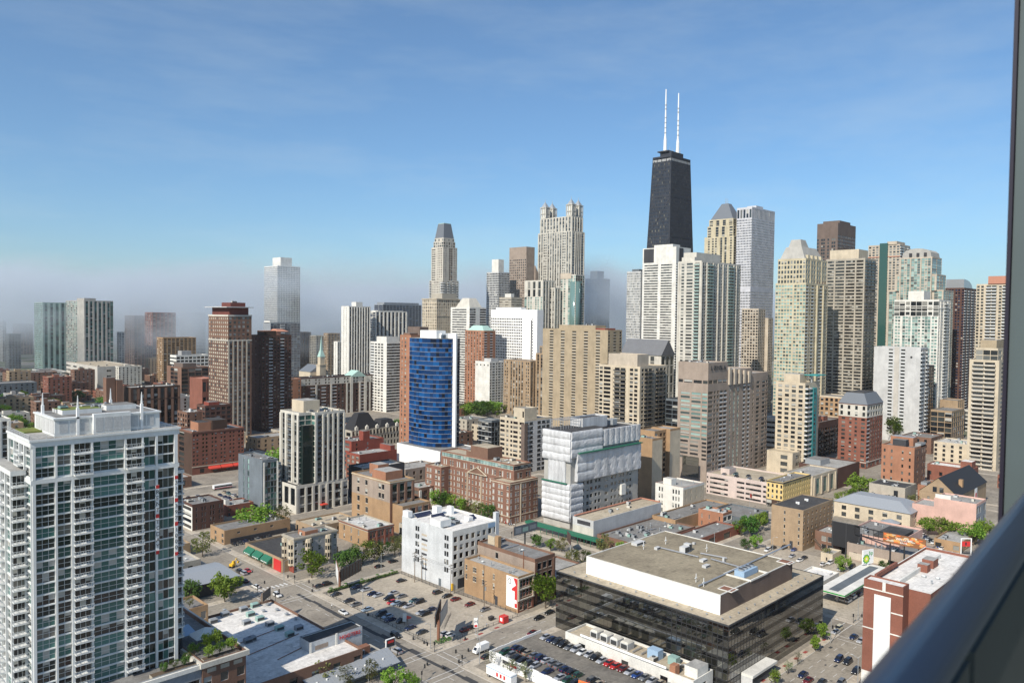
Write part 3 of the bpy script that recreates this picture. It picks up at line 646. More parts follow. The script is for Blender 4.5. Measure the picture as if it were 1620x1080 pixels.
# the stepped tower with the slate mansard
b = Bld('stepped_tower', 'slender stone tower with setbacks and a dark slate mansard crown', PL['B1'], 'palestone', 'roof_grey', 'tower', 'g_mix')
z = b.z1; b.vol(z1=z-46, W=dict(pat='b,wwwww,b', nf=48, wf=.45, hf=.45), S=dict(pat='bwwbvvbwwb', nf=48, wf=.45, hf=.45), par=.5)
i = 1.6; b.vol((b.x0+i,b.y0+i,b.x1-i,b.y1-i), z-46, z, W=dict(pat=',gg.www,', nf=14, wf=.4, hf=.45, g='g_dark'), S=dict(pat='ww.gg,ww', nf=14, wf=.4, g='g_navy'), par=.4)
i = 3.6; b.vol((b.x0+i,b.y0+i,b.x1-i,b.y1-i), z-.4, z+8, W=dict(pat='wwwww', nf=2), S=dict(pat='wwvww', nf=2), par=.3)
i = 4.6; b.vol((b.x0+i,b.y0+i,b.x1-i,b.y1-i), z+7.7, z+13, W=dict(pat='w.w.w', nf=1), S=dict(pat='w.w.w', nf=1), par=.3)
mb = MB(); i = 5.0; mb.frust((b.x0+i,b.y0+i,b.x1-i,b.y1-i), z+12.7, (b.x0+i+3,b.y0+i+3,b.x1-i-3,b.y1-i-3), z+33); b.part('mansard_roof', mb, ['slate_roof'])
b.box('roof_cap', b.x0+8.4,b.y0+8.4,z+33,b.x1-8.4,b.y1-8.4,z+33.8,'copper_green'); b.finish()
b = tower('stone_block', 'cream stone block with cornices at the foot of the mansard tower', 'B1b', 'cream', [dict(pat='wwwwwwww', nf=30, wf=.4, z1=112), dict(pat='wwwwwwww', nf=5, wf=.45)], [dict(pat='wwwwwwwwwww', nf=30, wf=.4, z1=112), dict(pat='wwwwwwwwwww', nf=5, wf=.45)], ph=[(.35,.2,.95,.9,None,7,'stone')]); b.cornice(112,.5,1); b.cornice(b.z1-1,.8,1); b.finish()
b = tower('apartment_tower', 'white tower with dark ribbon windows and a hipped white roof', 'B2', 'white', dict(pat=',,hhhhhh.,', nf=38, hf=.5), dict(pat='hhh..hhh', nf=38, hf=.6), glass='g_dark')
mb = MB(); mb.frust((b.x0+3,b.y0+4,b.x1-3,b.y1-6),b.z1-.4,(b.x0+8,b.y0+10,b.x1-9,b.y1-14),b.z1+12); b.part('hipped_roof', mb, ['offwhite']); b.finish()
b = tower('office_tower', 'grey gridded tower with a tall white water tank house on top', 'B3', 'lightgrey', dict(pat='wwwwwwww', nf=52, wf=.7, hf=.62), dict(pat='wwwwwww', nf=52, wf=.7, hf=.62), glass='g_dark', ph=[(.25,.25,.75,.8,None,19,'white')]); b.finish()
b = tower('office_tower', 'smooth tan stone tower with a shiny grey south end beside the four lantern tower', 'B4', 'granite', dict(pat='wwwwwwwww', nf=52, wf=.5, hf=.5, z1=200), dict(pat='......', nf=10), glass='g_dark', roof='roof_tan')
mb = MB(); x = b.x1; mb.poly([(x+.05,b.y0-2,0),(x+14,b.y0-2,0),(x+14,b.y0-2,165),(x+.05,b.y0-2,190)]); mb.poly([(x+.05,b.y1,0),(x+.05,b.y1,190),(x+14,b.y1,165),(x+14,b.y1,0)]); mb.quad((x+.05,b.y0-2,190),(x+14,b.y0-2,165),(x+14,b.y1,165),(x+.05,b.y1,190)); mb.quad((x+14,b.y0-2,0),(x+14,b.y1,0),(x+14,b.y1,165),(x+14,b.y0-2,165)); mb.quad((x+.05,b.y0-2,0),(x+.05,b.y0-2,190),(x+.05,b.y0,190),(x+.05,b.y0,0)); b.part('sloped_wing', mb, ['granite']); b.finish()
# tower with four lanterns
b = Bld('lantern_tower', 'tall pale ribbed tower crowned by four lantern turrets', PL['B5'], 'offwhite', 'roof_light', 'tower', 'g_mix')
z = b.z1; pw = 'PvPvPwwPvPvPvPvPvPvPwwPvPvP'; ps = 'PwwPvPvPvPwwP'
b.vol(z1=z-22, W=dict(pat=pw, nf=60, pil=.7, mid=('grey','v')), S=dict(pat=ps, nf=60, pil=.7, mid=('grey','v')), par=.5)
i = 2; b.vol((b.x0+i,b.y0+i,b.x1-i,b.y1-i), z-22.5, z, W=dict(pat='PvPvPvPvPvPvPvPvPvPvP', nf=4, pil=.7), S=dict(pat='PvPvPvPvP', nf=4, pil=.7), par=.5)
for (tx,ty) in ((b.x0+2,b.y0+2),(b.x0+2,b.y1-13),(b.x1-11,b.y0+2),(b.x1-11,b.y1-13)):
    mb = MB(); w_, d_ = 9, 11
    mb.box(tx,ty,z-.3,tx+w_,ty+d_,z+2)
    for k in range(4):
        for (ax,ay) in ((tx+k*w_/3-.5,ty-.2),(tx+k*w_/3-.5,ty+d_-.8),(tx-.2,ty+k*d_/3-.5),(tx+w_-.8,ty+k*d_/3-.5)): mb.box(ax,ay,z+2,ax+1,ay+1,z+17)
    mb.box(tx-.4,ty-.4,z+7.2,tx+w_+.4,ty+d_+.4,z+8); mb.box(tx+1,ty+1,z+2,tx+w_-1,ty+d_-1,z+16.4,1); mb.box(tx-.6,ty-.6,z+16.4,tx+w_+.6,ty+d_+.6,z+17.4)
    mb.frust((tx+.6,ty+.6,tx+w_-.6,ty+d_-.6),z+17.4,(tx+w_/2-.5,ty+d_/2-.5,tx+w_/2+.5,ty+d_/2+.5),z+25,2); mb.tube((tx+w_/2,ty+d_/2,z+25),(tx+w_/2,ty+d_/2,z+30),.5,.12,m=2)
    b.part('lantern', mb, ['offwhite','pale_print','metal_grey'])
b.finish()
b = tower('apartment_tower', 'pale mint and white tower standing before the left of the lantern tower', 'B6a', 'offwhite', [dict(pat='g,ww.ww,w', nf=46, wf=.6, z1=140, g='g_mint'), dict(pat=',PvPvPvP', nf=2)], [dict(pat='PvPvPvPvP', nf=48)], glass='g_mix'); b.finish()
b = tower('apartment_tower', 'white and teal glass tower with a rounded glazed corner before the lantern tower', 'B6b', 'offwhite', dict(pat='w,w.gg,w', nf=50, wf=.7, g='g_mint'), dict(pat='gggw', nf=50, g='g_teal'), glass='g_mix')
mb = MB(); mb.cyl(b.x0+6,b.y0+6,60,b.z1-10,7.6,n=20); b.part('glass_corner', mb, ['g_mint'], smooth=True); b.box('cap', b.x0-.3,b.y0+8,b.z1-6,b.x0+4,b.y1+.3,b.z1+2,'palepink'); b.finish()
b = tower('apartment_tower', 'narrow grey white fin of a tower between two pale towers', 'B6c', 'offwhite', dict(pat='PvPvP', nf=44), dict(pat='PvPvP', nf=44)); b.finish()
b = tower('hotel', 'broad bright white slab with rows of tiny dot windows', 'B7', 'purewhite', [dict(pat='wwwwwwwwwwwwwwwwww,.....n..', nf=15, wf=.62, hf=.5, z0=55, z1=111, g='g_dark')], dict(pat='.', nf=10), glass='g_mix', roof='roof_snow')
b.ph(.1,.35,.9,.9,b.z1-.8,b.z1+3,'purewhite','roof_snow'); b.box('dark_slot', b.x0-.06,b.y0+9,40,b.x0-.02,b.y0+11,108,'charcoal'); b.finish()
b = tower('office_block', 'small beige block above the white dotted slab', 'B8', 'stone', dict(pat='hhhh', nf=40, hf=.35), dict(pat='hhhh', nf=40, hf=.35), ph=[(.3,.3,.6,.8,None,5,'white')]); b.finish()
b = tower('office_tower', 'dark tower only half seen through drifting fog left of the slim slab', 'B9', 'slate', dict(pat='wwww', nf=50), dict(pat='wwwww', nf=50), glass='g_dark', ph=[(.2,.2,.7,.8,None,14,'slate')]); b.finish()
b = tower('brick_tower', 'orange brick tower with a pale green hipped roof', 'orange', 'orangebrick', dict(pat='w,w,w,w,w,w,w', nf=29, wf=.45), dict(pat='L.L.', nf=29), glass='g_mix')
mb = MB(); mb.frust((b.x0+1,b.y0+2,b.x1-1,b.y1-2),b.z1-.4,(b.x0+5,b.y0+9,b.x1-5,b.y1-9),b.z1+6); b.part('hipped_roof', mb, ['copper_green']); b.finish()
b = tower('apartment_block', 'white slab with a blank banded side and dark balconies, behind the small park', 'slab', 'white', dict(pat='wwww', nf=1, z0=53, z1=57, wf=.3, hf=.4), dict(pat='wLwLw', nf=18, wf=.5), glass='g_dark', ph=[(.4,.3,.9,.9,None,3,'lightgrey')])
for k in range(17): b.box('seam', b.x0-.05,b.y0,3+k*3.1,b.x0-.004,b.y1,3.12+k*3.1,'lightgrey')
b.finish()
b = tower('art_deco_tower', 'tan stone tower with tall narrow window slots between piers', 'deco', 'tan', [dict(pat=',ww,,PvPvPvPvPvP,,ww,', nf=17, wf=.45, pil=.3)], dict(pat='PvPvPvPvP', nf=17, pil=.3), glass='g_mix')
(a_, c_) = b.f(.4,-.35); b.vol((b.x0+9,b.y0-18,b.x1+6,b.y0-.05), 0, b.z1+9, W=dict(pat='PvPvPvP', nf=19, pil=.3), S=dict(pat='ww', nf=19)); b.vol((b.x0+12,b.y0-15,b.x1+3,b.y0-3), b.z1+8.3, b.z1+17, W=dict(pat='vvv', nf=2), S=dict(pat='ww', nf=2)); b.finish()

# black tapering tower with twin antennas
h = PL['hancock']; b = Bld('black_tapered_tower', 'tall black tapering tower carrying two white antenna masts', h, 'hancockblack', 'roof_dark', 'skyscraper', 'g_hancock')
Z = h[4]; tx, ty = (b.x1-b.x0)/2, (b.y1-b.y0)/2; kx, ky = tx*.62, ty*.62
def tap(f_): return tx+kx*(1-f_), ty+ky*(1-f_)
mb = MB(); gm = MB(); nfl = 64; ncw, ncs = 13, 20
for face, n in (('W',ncw),('S',ncs)):
    def pt(u, z, o=0):
        ax, ay = tap(z/Z); return (-ax-o, ay-2*ay*u, z) if face == 'W' else (-ax+2*ax*u, -ay-o, z)
    for i in range(nfl):
        z0, z1 = i*Z*.985/nfl, (i+1)*Z*.985/nfl; dz = z1-z0
        mb.quad(pt(0,z0),pt(1,z0),pt(1,z0+dz*.42),pt(0,z0+dz*.42))
        for k in range(n): gm.quad(pt(k/n+.012,z0+dz*.42,-.3),pt((k+1)/n-.012,z0+dz*.42,-.3),pt((k+1)/n-.012,z1,-.3),pt(k/n+.012,z1,-.3))
        mb.quad(pt(0,z0+dz*.42,0),pt(1,z0+dz*.42,0),pt(1,z0+dz*.42,-.3),pt(0,z0+dz*.42,-.3))
    for k in range(n+1):
        w_ = .012 if 0 < k < n else .03
        a_, c_ = max(0,k/n-w_), min(1,k/n+w_); mb.quad(pt(a_,0,.25),pt(c_,0,.25),pt(c_,Z,.25),pt(a_,Z,.25)); mb.quad(pt(a_,0,-.3),pt(a_,0,.25),pt(a_,Z,.25),pt(a_,Z,-.3)); mb.quad(pt(c_,0,.25),pt(c_,0,-.3),pt(c_,Z,-.3),pt(c_,Z,.25))
    xb = MB(); seg = 6
    for s_ in range(seg):
        z0, z1 = s_*Z/seg, (s_+1)*Z/seg
        for (ua,ub) in ((0,1),(1,0)):
            d_ = .022
            xb.quad(pt(ua,z0,.32),pt(min(1,max(0,ua+d_ if ua < .5 else ua)),z0,.32) if False else pt(ua+(d_ if ua < .5 else -d_),z0,.32),pt(ub,z1,.32),pt(ub+(d_ if ub < .5 else -d_)*0,z1-Z/seg*.06,.32))
        xb.quad(pt(0,z1-2.2,.36),pt(1,z1-2.2,.36),pt(1,z1,.36),pt(0,z1,.36))
    b.part('cross_bracing', xb, ['hancockblack'])
a0, a1 = tap(0), tap(1)
mb.quad((a0[0],-a0[1],0),(a0[0],a0[1],0),(a1[0],a1[1],Z),(a1[0],-a1[1],Z)); mb.quad((a0[0],a0[1],0),(-a0[0],a0[1],0),(-a1[0],a1[1],Z),(a1[0],a1[1],Z)); mb.quad((-a1[0],-a1[1],Z),(a1[0],-a1[1],Z),(a1[0],a1[1],Z),(-a1[0],a1[1],Z))
b.part('wall', mb, ['hancockblack']); tag(b.part('window_panes', gm, ['g_hancock']), kind='stuff')
mb = MB()
for face, n in (('W',4),('S',6)):
    for k in range(n):
        if face == 'W': y0 = -a1[1]+2*a1[1]*(k+.06)/n; mb.box(-a1[0]-.6,y0,Z-8,-a1[0]-.35,y0+2*a1[1]*.86/n,Z-4.5)
        else: x0 = -a1[0]+2*a1[0]*(k+.06)/n; mb.box(x0,-a1[1]-.6,Z-8,x0+2*a1[0]*.86/n,-a1[1]-.35,Z-4.5)
b.part('light_band', mb, ['grey'])
b.box('roof_house', -tx*.62,-ty*.62,Z,tx*.62,ty*.62,Z+8,'hancockblack'); b.box('roof_platform', -tx*.75,-ty*.4,Z+8,-tx*.15,ty*.8,Z+9.5,'charcoal')
for ax, top in ((-tx*.52,452),(tx*.42,450)):
    ay = ty*.2 if ax < 0 else -ty*.2; mb = MB(); h0 = Z+8; L = top-h0
    for (f0,f1,r0,r1) in ((0,.18,2.6,2.2),(.18,.25,2.4,1.5),(.25,.62,1.3,1.1),(.62,.8,1.0,.9),(.8,1,1.0,.75)): mb.tube((ax,ay,h0+L*f0),(ax,ay,h0+L*f1),r0,r1,n=8)
    b.part('antenna_mast', mb, ['white_paint']); mb = MB()
    for f0 in (.3,.38,.46,.54,.68,.74): mb.cyl(ax,ay,h0+L*f0,h0+L*f0+1.6,1.45,n=8)
    b.part('antenna_rings', mb, ['metal_grey'])
for dx in (-.5,-.2,.1,.4,.6):
    mb = MB(); mb.tube((tx*dx,-ty*.3,Z+8),(tx*dx,-ty*.3,Z+13+5*abs(dx)),.4,.2); b.part('roof_aerial', mb, ['metal_grey'])

b = tower('office_tower', 'slim light grey gridded slab left of the black and white banded tower', 'C2', 'lightgrey', dict(pat='wwwwwwwwwww', nf=54, wf=.6, hf=.6), dict(pat='ww', nf=54), glass='g_light', ph=[(.2,.3,.8,.8,None,3,'slate')]); b.finish()
b = tower('apartment_tower', 'tower of black and white horizontal bands with a white crown under the black tower', 'C3', 'white', dict(pat=',,hhhhh.hhhh.,', nf=58, hf=.52, z1=176), dict(pat='bbbb,', nf=58, z1=176), glass='g_dark', rail='rail_white')
b.box('dark_screen', b.x0-.4,b.y1-16,178,b.x0-.05,b.y1-2,b.z1-1,'charcoal'); b.box('dark_screen', b.x0+6,b.y0-.5,178,b.x0+14,b.y0-.05,b.z1-1,'charcoal'); b.ph(.1,.15,.6,.7,b.z1-.8,b.z1+3.5,'white','roof_light'); b.finish()
b = tower('apartment_tower', 'broad cream apartment tower with green railed balcony columns before the banded tower', 'C4', 'offwhite', dict(pat='P,w,W,bP', nf=53, hf=.55, pil=.5), dict(pat='PwwPbbPwwPwwPwwPbbPwPww', nf=53, hf=.6, pil=.7), glass='g_mix', rail='metal_teal', ph=[(.03,.35,.4,.9,None,4,'offwhite'),(.1,.4,.7,.95,None,9,'offwhite')])
b.finish()
b = Bld('stepped_tower', 'yellow stone tower with setbacks under a grey pyramid roof', PL['C5'], 'paleyellow', 'roof_grey', 'tower', 'g_dark')
z = b.z1; b.vol((b.x0-3,b.y0-3,b.x1+3,b.y1+5), 0, z-24, W=dict(pat='.w,ww,PvPvP,w,', nf=66, pil=.5, wf=.5), S=dict(pat='wPvPw', nf=66, pil=.4)); b.vol((b.x0-1,b.y0-1,b.x1+1,b.y1+2), z-25, z-9, W=dict(pat='w,PvPvP,w', nf=4), S=dict(pat='wPvPw', nf=4)); b.vol(z0=z-10, W=dict(pat='wPvPvPw', nf=3), S=dict(pat='wvw', nf=3), z1=z)
mb = MB(); mb.frust((b.x0+1,b.y0+1,b.x1-1,b.y1-1),z-.6,(-4,-5,4,5),z+22); b.part('pyramid_roof', mb, ['slate_roof'])
for k in (-3,0,3): mb = MB(); mb.tube((k,0,z+22),(k,0,z+30),.3,.1); b.part('roof_aerial', mb, ['metal_grey'])
b.finish()
b = tower('office_tower', 'white marble tower with small square windows and a dark slotted top', 'C6', 'marble', [dict(pat='wwwwwwwwww', nf=40, wf=.55, hf=.5, z1=150), dict(pat='wwwwwwwwww', nf=26, wf=.55, hf=.5, z0=156, z1=246), dict(pat='wwwww', nf=1, hf=.8, wf=.6, sill=.1)], [dict(pat='wwwwwwwwwwwwwwwwwww', nf=40, wf=.6, hf=.55, z1=150), dict(pat='wwwwwwwwwwwwwwwwwww', nf=26, wf=.6, hf=.55, z0=156, z1=246), dict(pat='vvvvvvvvvvvvvvvvvv', nf=1)], glass='g_dark', ph=[(.3,.2,.6,.8,None,4,'marble')]); b.finish()
b = tower('apartment_tower', 'pale gridded lower tower standing before the white marble tower', 'C7', 'palepink', dict(pat='wwwwww', nf=36, wf=.62, hf=.6), dict(pat='wwww', nf=36), glass='g_dark')
b.vol((b.x1+.05,b.y0-4,b.x1+12,b.y1), 0, b.z1-11, W=None, S=dict(pat='www', nf=34)); b.finish()
# cream tower with the mansard top
b = Bld('cream_tower', 'cream tower with stepped balcony bays and a grey green mansard roof', PL['C8'], 'paleyellow', 'roof_light', 'tower', 'g_mix')
z = b.z1; b.vol(z1=z-22, W=dict(pat='wwwwww,wwww', nf=46, wf=.66, hf=.62, g='g_mint'), S=dict(pat='LwLwPwLPww', nf=46, wf=.55, hf=.55, pil=1.0)); i = 1.2; b.vol((b.x0+i,b.y0+i,b.x1-i,b.y1-i), z-23, z, W=dict(pat='wwwwwwwww', nf=5, wf=.55), S=dict(pat='wwPwwPwwPww', nf=5, wf=.55)); 
mb = MB(); mb.frust((b.x0+3,b.y0+3,b.x1-3,b.y1-2),z-.5,(b.x0+7,b.y0+8,b.x1-10,b.y1-6),z+11); mb.frust((b.x0+9,b.y0+9,b.x0+24,b.y1-7),z+10.8,(b.x0+11,b.y0+11,b.x0+21,b.y1-9),z+18); b.part('mansard_roof', mb, ['greycast'])
for k in range(4): mb = MB(); x = b.x0+8+k*9; mb.box(x,b.y0+2.2,z,x+2.6,b.y0+4.6,z+3.4); b.part('dormer', mb, ['paleyellow'])
b.finish()
b = tower('office_tower', 'reddish brown granite tower with small square windows, tallest right of the cream mansard', 'C9', 'brownmetal', [dict(pat='w.ww.w.ww.', nf=50, wf=.7, hf=.6, z1=218)], [dict(pat='wwwwwwwwwwwwww', nf=50, wf=.6, hf=.6, z1=222)], glass='g_dark', roof='roof_dark'); b.ph(.2,.1,.8,.9,b.z1-.8,b.z1+4,'brownmetal','roof_dark'); b.finish()
for bb in (b,): bb.root['label'] = bb.root['label']
b = tower('apartment_tower', 'wide brownish slab with closely banded windows and a cream roof block', 'C10', 'stone', dict(pat='P,hhh,Phhhh,Phhhh,Phhh,P', nf=54, hf=.55, pil=.5, band=.25, bandh=.5), dict(pat='bbb', nf=54, bdep=1.2), glass='g_dark', rail='rail_dark', ph=[(.05,.18,.9,.92,None,9,'cream')])
b.finish()
b = tower('apartment_tower', 'beige tower with a deep teal glass strip up its middle', 'C11', 'palepink', dict(pat='wwww,,wwww', nf=62, wf=.55), dict(pat='bwwb', nf=62), glass='g_mix', roof='roof_tan')
b.box('glass_strip', b.x0-1.2,-5,0,b.x0-.05,5,b.z1+2,'g_teal'); b.box('cornice', b.x0-.5,b.y0-.5,b.z1-16,b.x1+.5,-5.1,b.z1-15,'terracotta'); b.box('cornice', b.x0-.5,5.1,b.z1-16,b.x1+.5,b.y1+.5,b.z1-15,'terracotta'); b.ph(.0,.1,.8,.4,b.z1-.8,b.z1+4,'palepink'); b.finish()
b = Bld('cream_tower', 'beige and teal glass tower with a rounded green roof and stepped shoulders', PL['C12'], 'palepink', 'roof_tan', 'tower', 'g_mint')
z = b.z1; b.vol((b.x0+3,b.y0-12,b.x1+6,b.y1+14), 0, z-38, W=dict(pat='Pgg,wPgggPgwgPw,ggP', nf=50, pil=.6), S=dict(pat='gwgw', nf=50)); b.vol((b.x0+1,b.y0-5,b.x1,b.y1+5), z-38.8, z-20, W=dict(pat='PggPgggPggP', nf=5), S=dict(pat='gwg', nf=5)); b.vol(z0=0, z1=z, W=dict(pat='PgwgPgggPgwgP', nf=62, pil=.7), S=dict(pat='gg', nf=62))
mb = MB(); n = 8
for k in range(n):
    t0, t1 = math.pi*k/n, math.pi*(k+1)/n; yy = lambda t_: b.y0+b.Dp*(.5-.46*math.cos(t_)); zz = lambda t_: z-.6+11*math.sin(t_)**.6
    mb.quad((b.x0+2,yy(t0),zz(t0)),(b.x0+2,yy(t1),zz(t1)),(b.x1-2,yy(t1),zz(t1)),(b.x1-2,yy(t0),zz(t0)))
mb.poly([(b.x0+2,b.y0+b.Dp*(.5-.46*math.cos(math.pi*k/n)),z-.6+11*math.sin(math.pi*k/n)**.6) for k in range(n,-1,-1)]); mb.poly([(b.x1-2,b.y0+b.Dp*(.5-.46*math.cos(math.pi*k/n)),z-.6+11*math.sin(math.pi*k/n)**.6) for k in range(n+1)])
b.part('rounded_roof', mb, ['greycast']); 
for k in range(3): mb = MB(); y = b.y0+8+k*8; mb.cyl(b.x0+1.6,y,z+1,z+5,1.6,n=10); b.part('round_window', mb, ['charcoal'])
b.finish()
b = tower('apartment_tower', 'white framed tower with teal glass before the rounded roof tower', 'C13', 'white', [dict(pat='Pww,PgwgPggwPwgg,wwP', nf=36, pil=.6, wf=.7, z1=118, g='g_mint'), dict(pat='ggwgggwg', nf=3)], [dict(pat='wPwwPbbPww', nf=40, pil=.5)], glass='g_mix', ph=[(.05,.35,.6,.7,None,9,'white')]); b.cornice(b.z1-9,.4,.6); b.finish()
b = Bld('dark_tower', 'dark red brown tower with a curved silver barrel roof near the balcony post', PL['C14'], 'darkbrick', 'roof_dark', 'tower', 'g_navy')
b.vol(W=dict(pat='wPwwPwwPw', nf=44, wf=.6), S=dict(pat='bwwbwwbwwb', nf=44, bdep=1.0)); mb = MB(); n = 10; z = b.z1-.4; x0, x1 = b.x0+1, b.x1-14
for k in range(n):
    t0, t1 = math.pi*.5*k/n, math.pi*.5*(k+1)/n; X = lambda t_: x0+(x1-x0)*math.sin(t_); ZZ = lambda t_: z+11*math.cos(t_)
    mb.quad((X(t0),b.y0+1,ZZ(t0)),(X(t1),b.y0+1,ZZ(t1)),(X(t1),b.y1-1,ZZ(t1)),(X(t0),b.y1-1,ZZ(t0)))
mb.poly([(x0,b.y0+1,z)]+[(x0+(x1-x0)*math.sin(math.pi*.5*k/n),b.y0+1,z+11*math.cos(math.pi*.5*k/n)) for k in range(n,-1,-1)]); mb.quad((x0,b.y0+1,z),(x0,b.y0+1,z+11),(x0,b.y1-1,z+11),(x0,b.y1-1,z)); b.part('barrel_roof', mb, ['steel']); b.finish()
b = tower('apartment_tower', 'tall beige tower with white balcony stacks against the balcony post', 'C15', 'cream', dict(pat='wwPbb,wbbPww', nf=46, wf=.55), dict(pat='ww', nf=46), glass='g_dark', ph=[(.0,.3,.4,.75,None,8,'terracotta')]); b.finish()
b = tower('apartment_tower', 'nearer beige tower with stacked balconies, cut by the balcony post', 'C16', 'cream', dict(pat=',bb,', nf=25, bdep=1.6), dict(pat='.Ww.w', nf=25), glass='g_mix', rail='palestone')
b.vol((b.x0+4,b.y0+2,b.x1-4,b.y1-3), b.z1-.9, b.z1+9, W=dict(pat='ggg', nf=2), S=dict(pat='ww', nf=2)); b.box('plant_room', b.x0+8,b.y0+4,b.z1+8.2,b.x1-5,b.y1-5,b.z1+15,'beige','roof_light'); b.finish()
b = tower('concrete_tower', 'pale blank concrete tower with two columns of small side balconies', 'C17', 'lightgrey', dict(pat='....L..L....', nf=24, z0=10), dict(pat='bwwb', nf=24), glass='g_dark')
b.box('recessed_panel', b.x0-.3,b.y0+18.6,12,b.x0-.02,b.y0+22.8,b.z1-.2,'concrete'); mb = MB(); mb.cyl(0,0,0,.3,1.0,n=12); o = b.part('round_vent', mb, ['charcoal']); o.rotation_euler = (0,-math.pi/2,0); o.location = (b.x0-.05,b.y0+8,b.z1-9); b.finish()

# middle distance
b = tower('apartment_tower', 'big beige concrete tower with five columns of dark balcony recesses', 'D1', 'beige', dict(pat='..L..L..L..L..L..', nf=34, hf=.6), dict(pat='w.L.w', nf=34), glass='g_dark', roof='roof_tan', rail='stone')
for k in range(34): b.box('seam', b.x0-.06,b.y0+22.5,2+k*2.9,b.x0-.003,b.y0+23,2.2+k*2.9,'tan') if False else None
b.box('roof_house', b.x0+3,b.y0+18,b.z1-.8,b.x1-3,b.y1-20,b.z1+4,'beige','roof_tan'); b.box('roof_house', b.x0+3,b.y0+6,b.z1-.8,b.x1-3,b.y0+17.9,b.z1+1.5,'deepred','roof_tan'); b.clutter(6,b.z1+4.06,(b.x0+5,b.y0+20,b.x1-5,b.y1-24),seed=9); b.finish()
b = tower('apartment_block', 'cream mid rise with black balconies and a pale pink roof house', 'D2', 'cream', dict(pat='wWP,bb,PwwP', nf=23, pil=.3, hf=.6), dict(pat=',wbb.bbw,', nf=23), glass='g_dark', rail='rail_dark', roof='roof_tan')
b.vol((b.x0+3,b.y0+5,b.x0+18,b.y1-7), b.z1-.9, b.z1+9, m='palepink'); b.finish()
b = tower('stone_building', 'pale building with tall dark windows under a steep grey roof', 'D3', 'offwhite', dict(pat='.v.v.v.', nf=7, z0=30), dict(pat='vvv', nf=7), glass='g_dark')
mb = MB(); x0,y0,x1,y1 = b.x0-1,b.y0-1,b.x1+1,b.y1+1; xm = (x0+x1)/2; z = b.z1-.3
mb.quad((x0,y1,z),(x0,y0,z),(xm,y0,z+17),(xm,y1,z+17)); mb.quad((x1,y0,z),(x1,y1,z),(xm,y1,z+17),(xm,y0,z+17)); mb.poly([(x0,y0,z),(x1,y0,z),(xm,y0,z+17)]); mb.poly([(x1,y1,z),(x0,y1,z),(xm,y1,z+17)]); b.part('pitched_roof', mb, ['metalslate']); b.finish()
# pinkish granite tower with stepped roof and rooftop letters
b = Bld('granite_tower', 'wide pinkish granite tower with green glass and a stepped top carrying letters', PL['D4'], 'granite', 'roof_light', 'tower', 'g_mix')
x0,y0,x1,y1,z = b.x0,b.y0,b.x1,b.y1,b.z1
b.vol((x0,y0,x0+26,y1), 0, z+8.8, W=[dict(pat='.', nf=1, z1=14), dict(pat=',WW,w', nf=5, wf=.8, hf=.5, z1=28), dict(pat=',WWw', nf=12, wf=.85, hf=.5, z1=62, g='g_mint'), dict(pat='wWWw', nf=1, wf=.85, hf=.5, z0=67, z1=71, g='g_dark')], S=[dict(pat='WwwLL', nf=20, z1=63), dict(pat='WWWW', nf=1, z0=67, z1=71, g='g_dark')])
b.vol((x0+26.05,y0,x0+62,y1), 0, z+3, S=dict(pat='.w.g.g..L.L.', nf=21, z1=67, g='g_mint')); b.vol((x0+62.05,y0,x1,y1), 0, z-1, S=dict(pat='w.W.Ww', nf=21, z1=67))
for k in range(5): b.box('roof_fin', x0+27+k*7,y0-1.25,66,x0+29.6+k*7,y0-.02,z+4.5-k*.9,'palepink')
b.box('black_glass', x0-.5,y0+6,2,x0-.03,y1-5,16,'g_black')
for k, ch in enumerate('LOYOLA'):
    text_part(b.root, ch, 4.4, (x0+3+k*3.4, y0-.3, z+3.6), 'S', 'charcoal', 'letter', .15)
b.clutter(4, z+8.1, (x0+3,y0+3,x0+22,y1-3), seed=4); mb = MB(); mb.cyl(x0+34,y0+6,z+3,z+5.6,1.3,.6,n=10); b.part('roof_dome', mb, ['white_paint']); b.finish()
# cream tower with a teal fin
b = tower('apartment_tower', 'cream tower with a teal corner fin and little teal roof canopy', 'D5', 'cream', dict(pat=',w,w,w,w,', nf=19, wf=.82, hf=.62), dict(pat='b,,..', nf=19, bdep=2.2), glass='g_mix', roof='roof_tan')
b.box('teal_fin', b.x0+9,b.y0-2.4,0,b.x0+15,b.y0-.05,b.z1-4,'tealwall'); b.box('penthouse', b.x0+4,b.y0+6,b.z1-.8,b.x0+15,b.y1-4,b.z1+6,'cream','roof_light')
for k in range(18): b.box('fin_window', b.x0+10.6,b.y0-2.5,3+k*3.2,b.x0+12.6,b.y0-2.41,4.8+k*3.2,'g_teal')
mb = MB(); mb.box(b.x0+11,b.y0-4,b.z1+5,b.x1+3,b.y0+6,b.z1+5.4); b.part('canopy', mb, ['teal_paint']); mb = MB(); mb.cyl(b.x0+15,b.y0+2,b.z1-.8,b.z1+5,.7,n=8); b.part('canopy_post', mb, ['metal_grey']); b.finish()
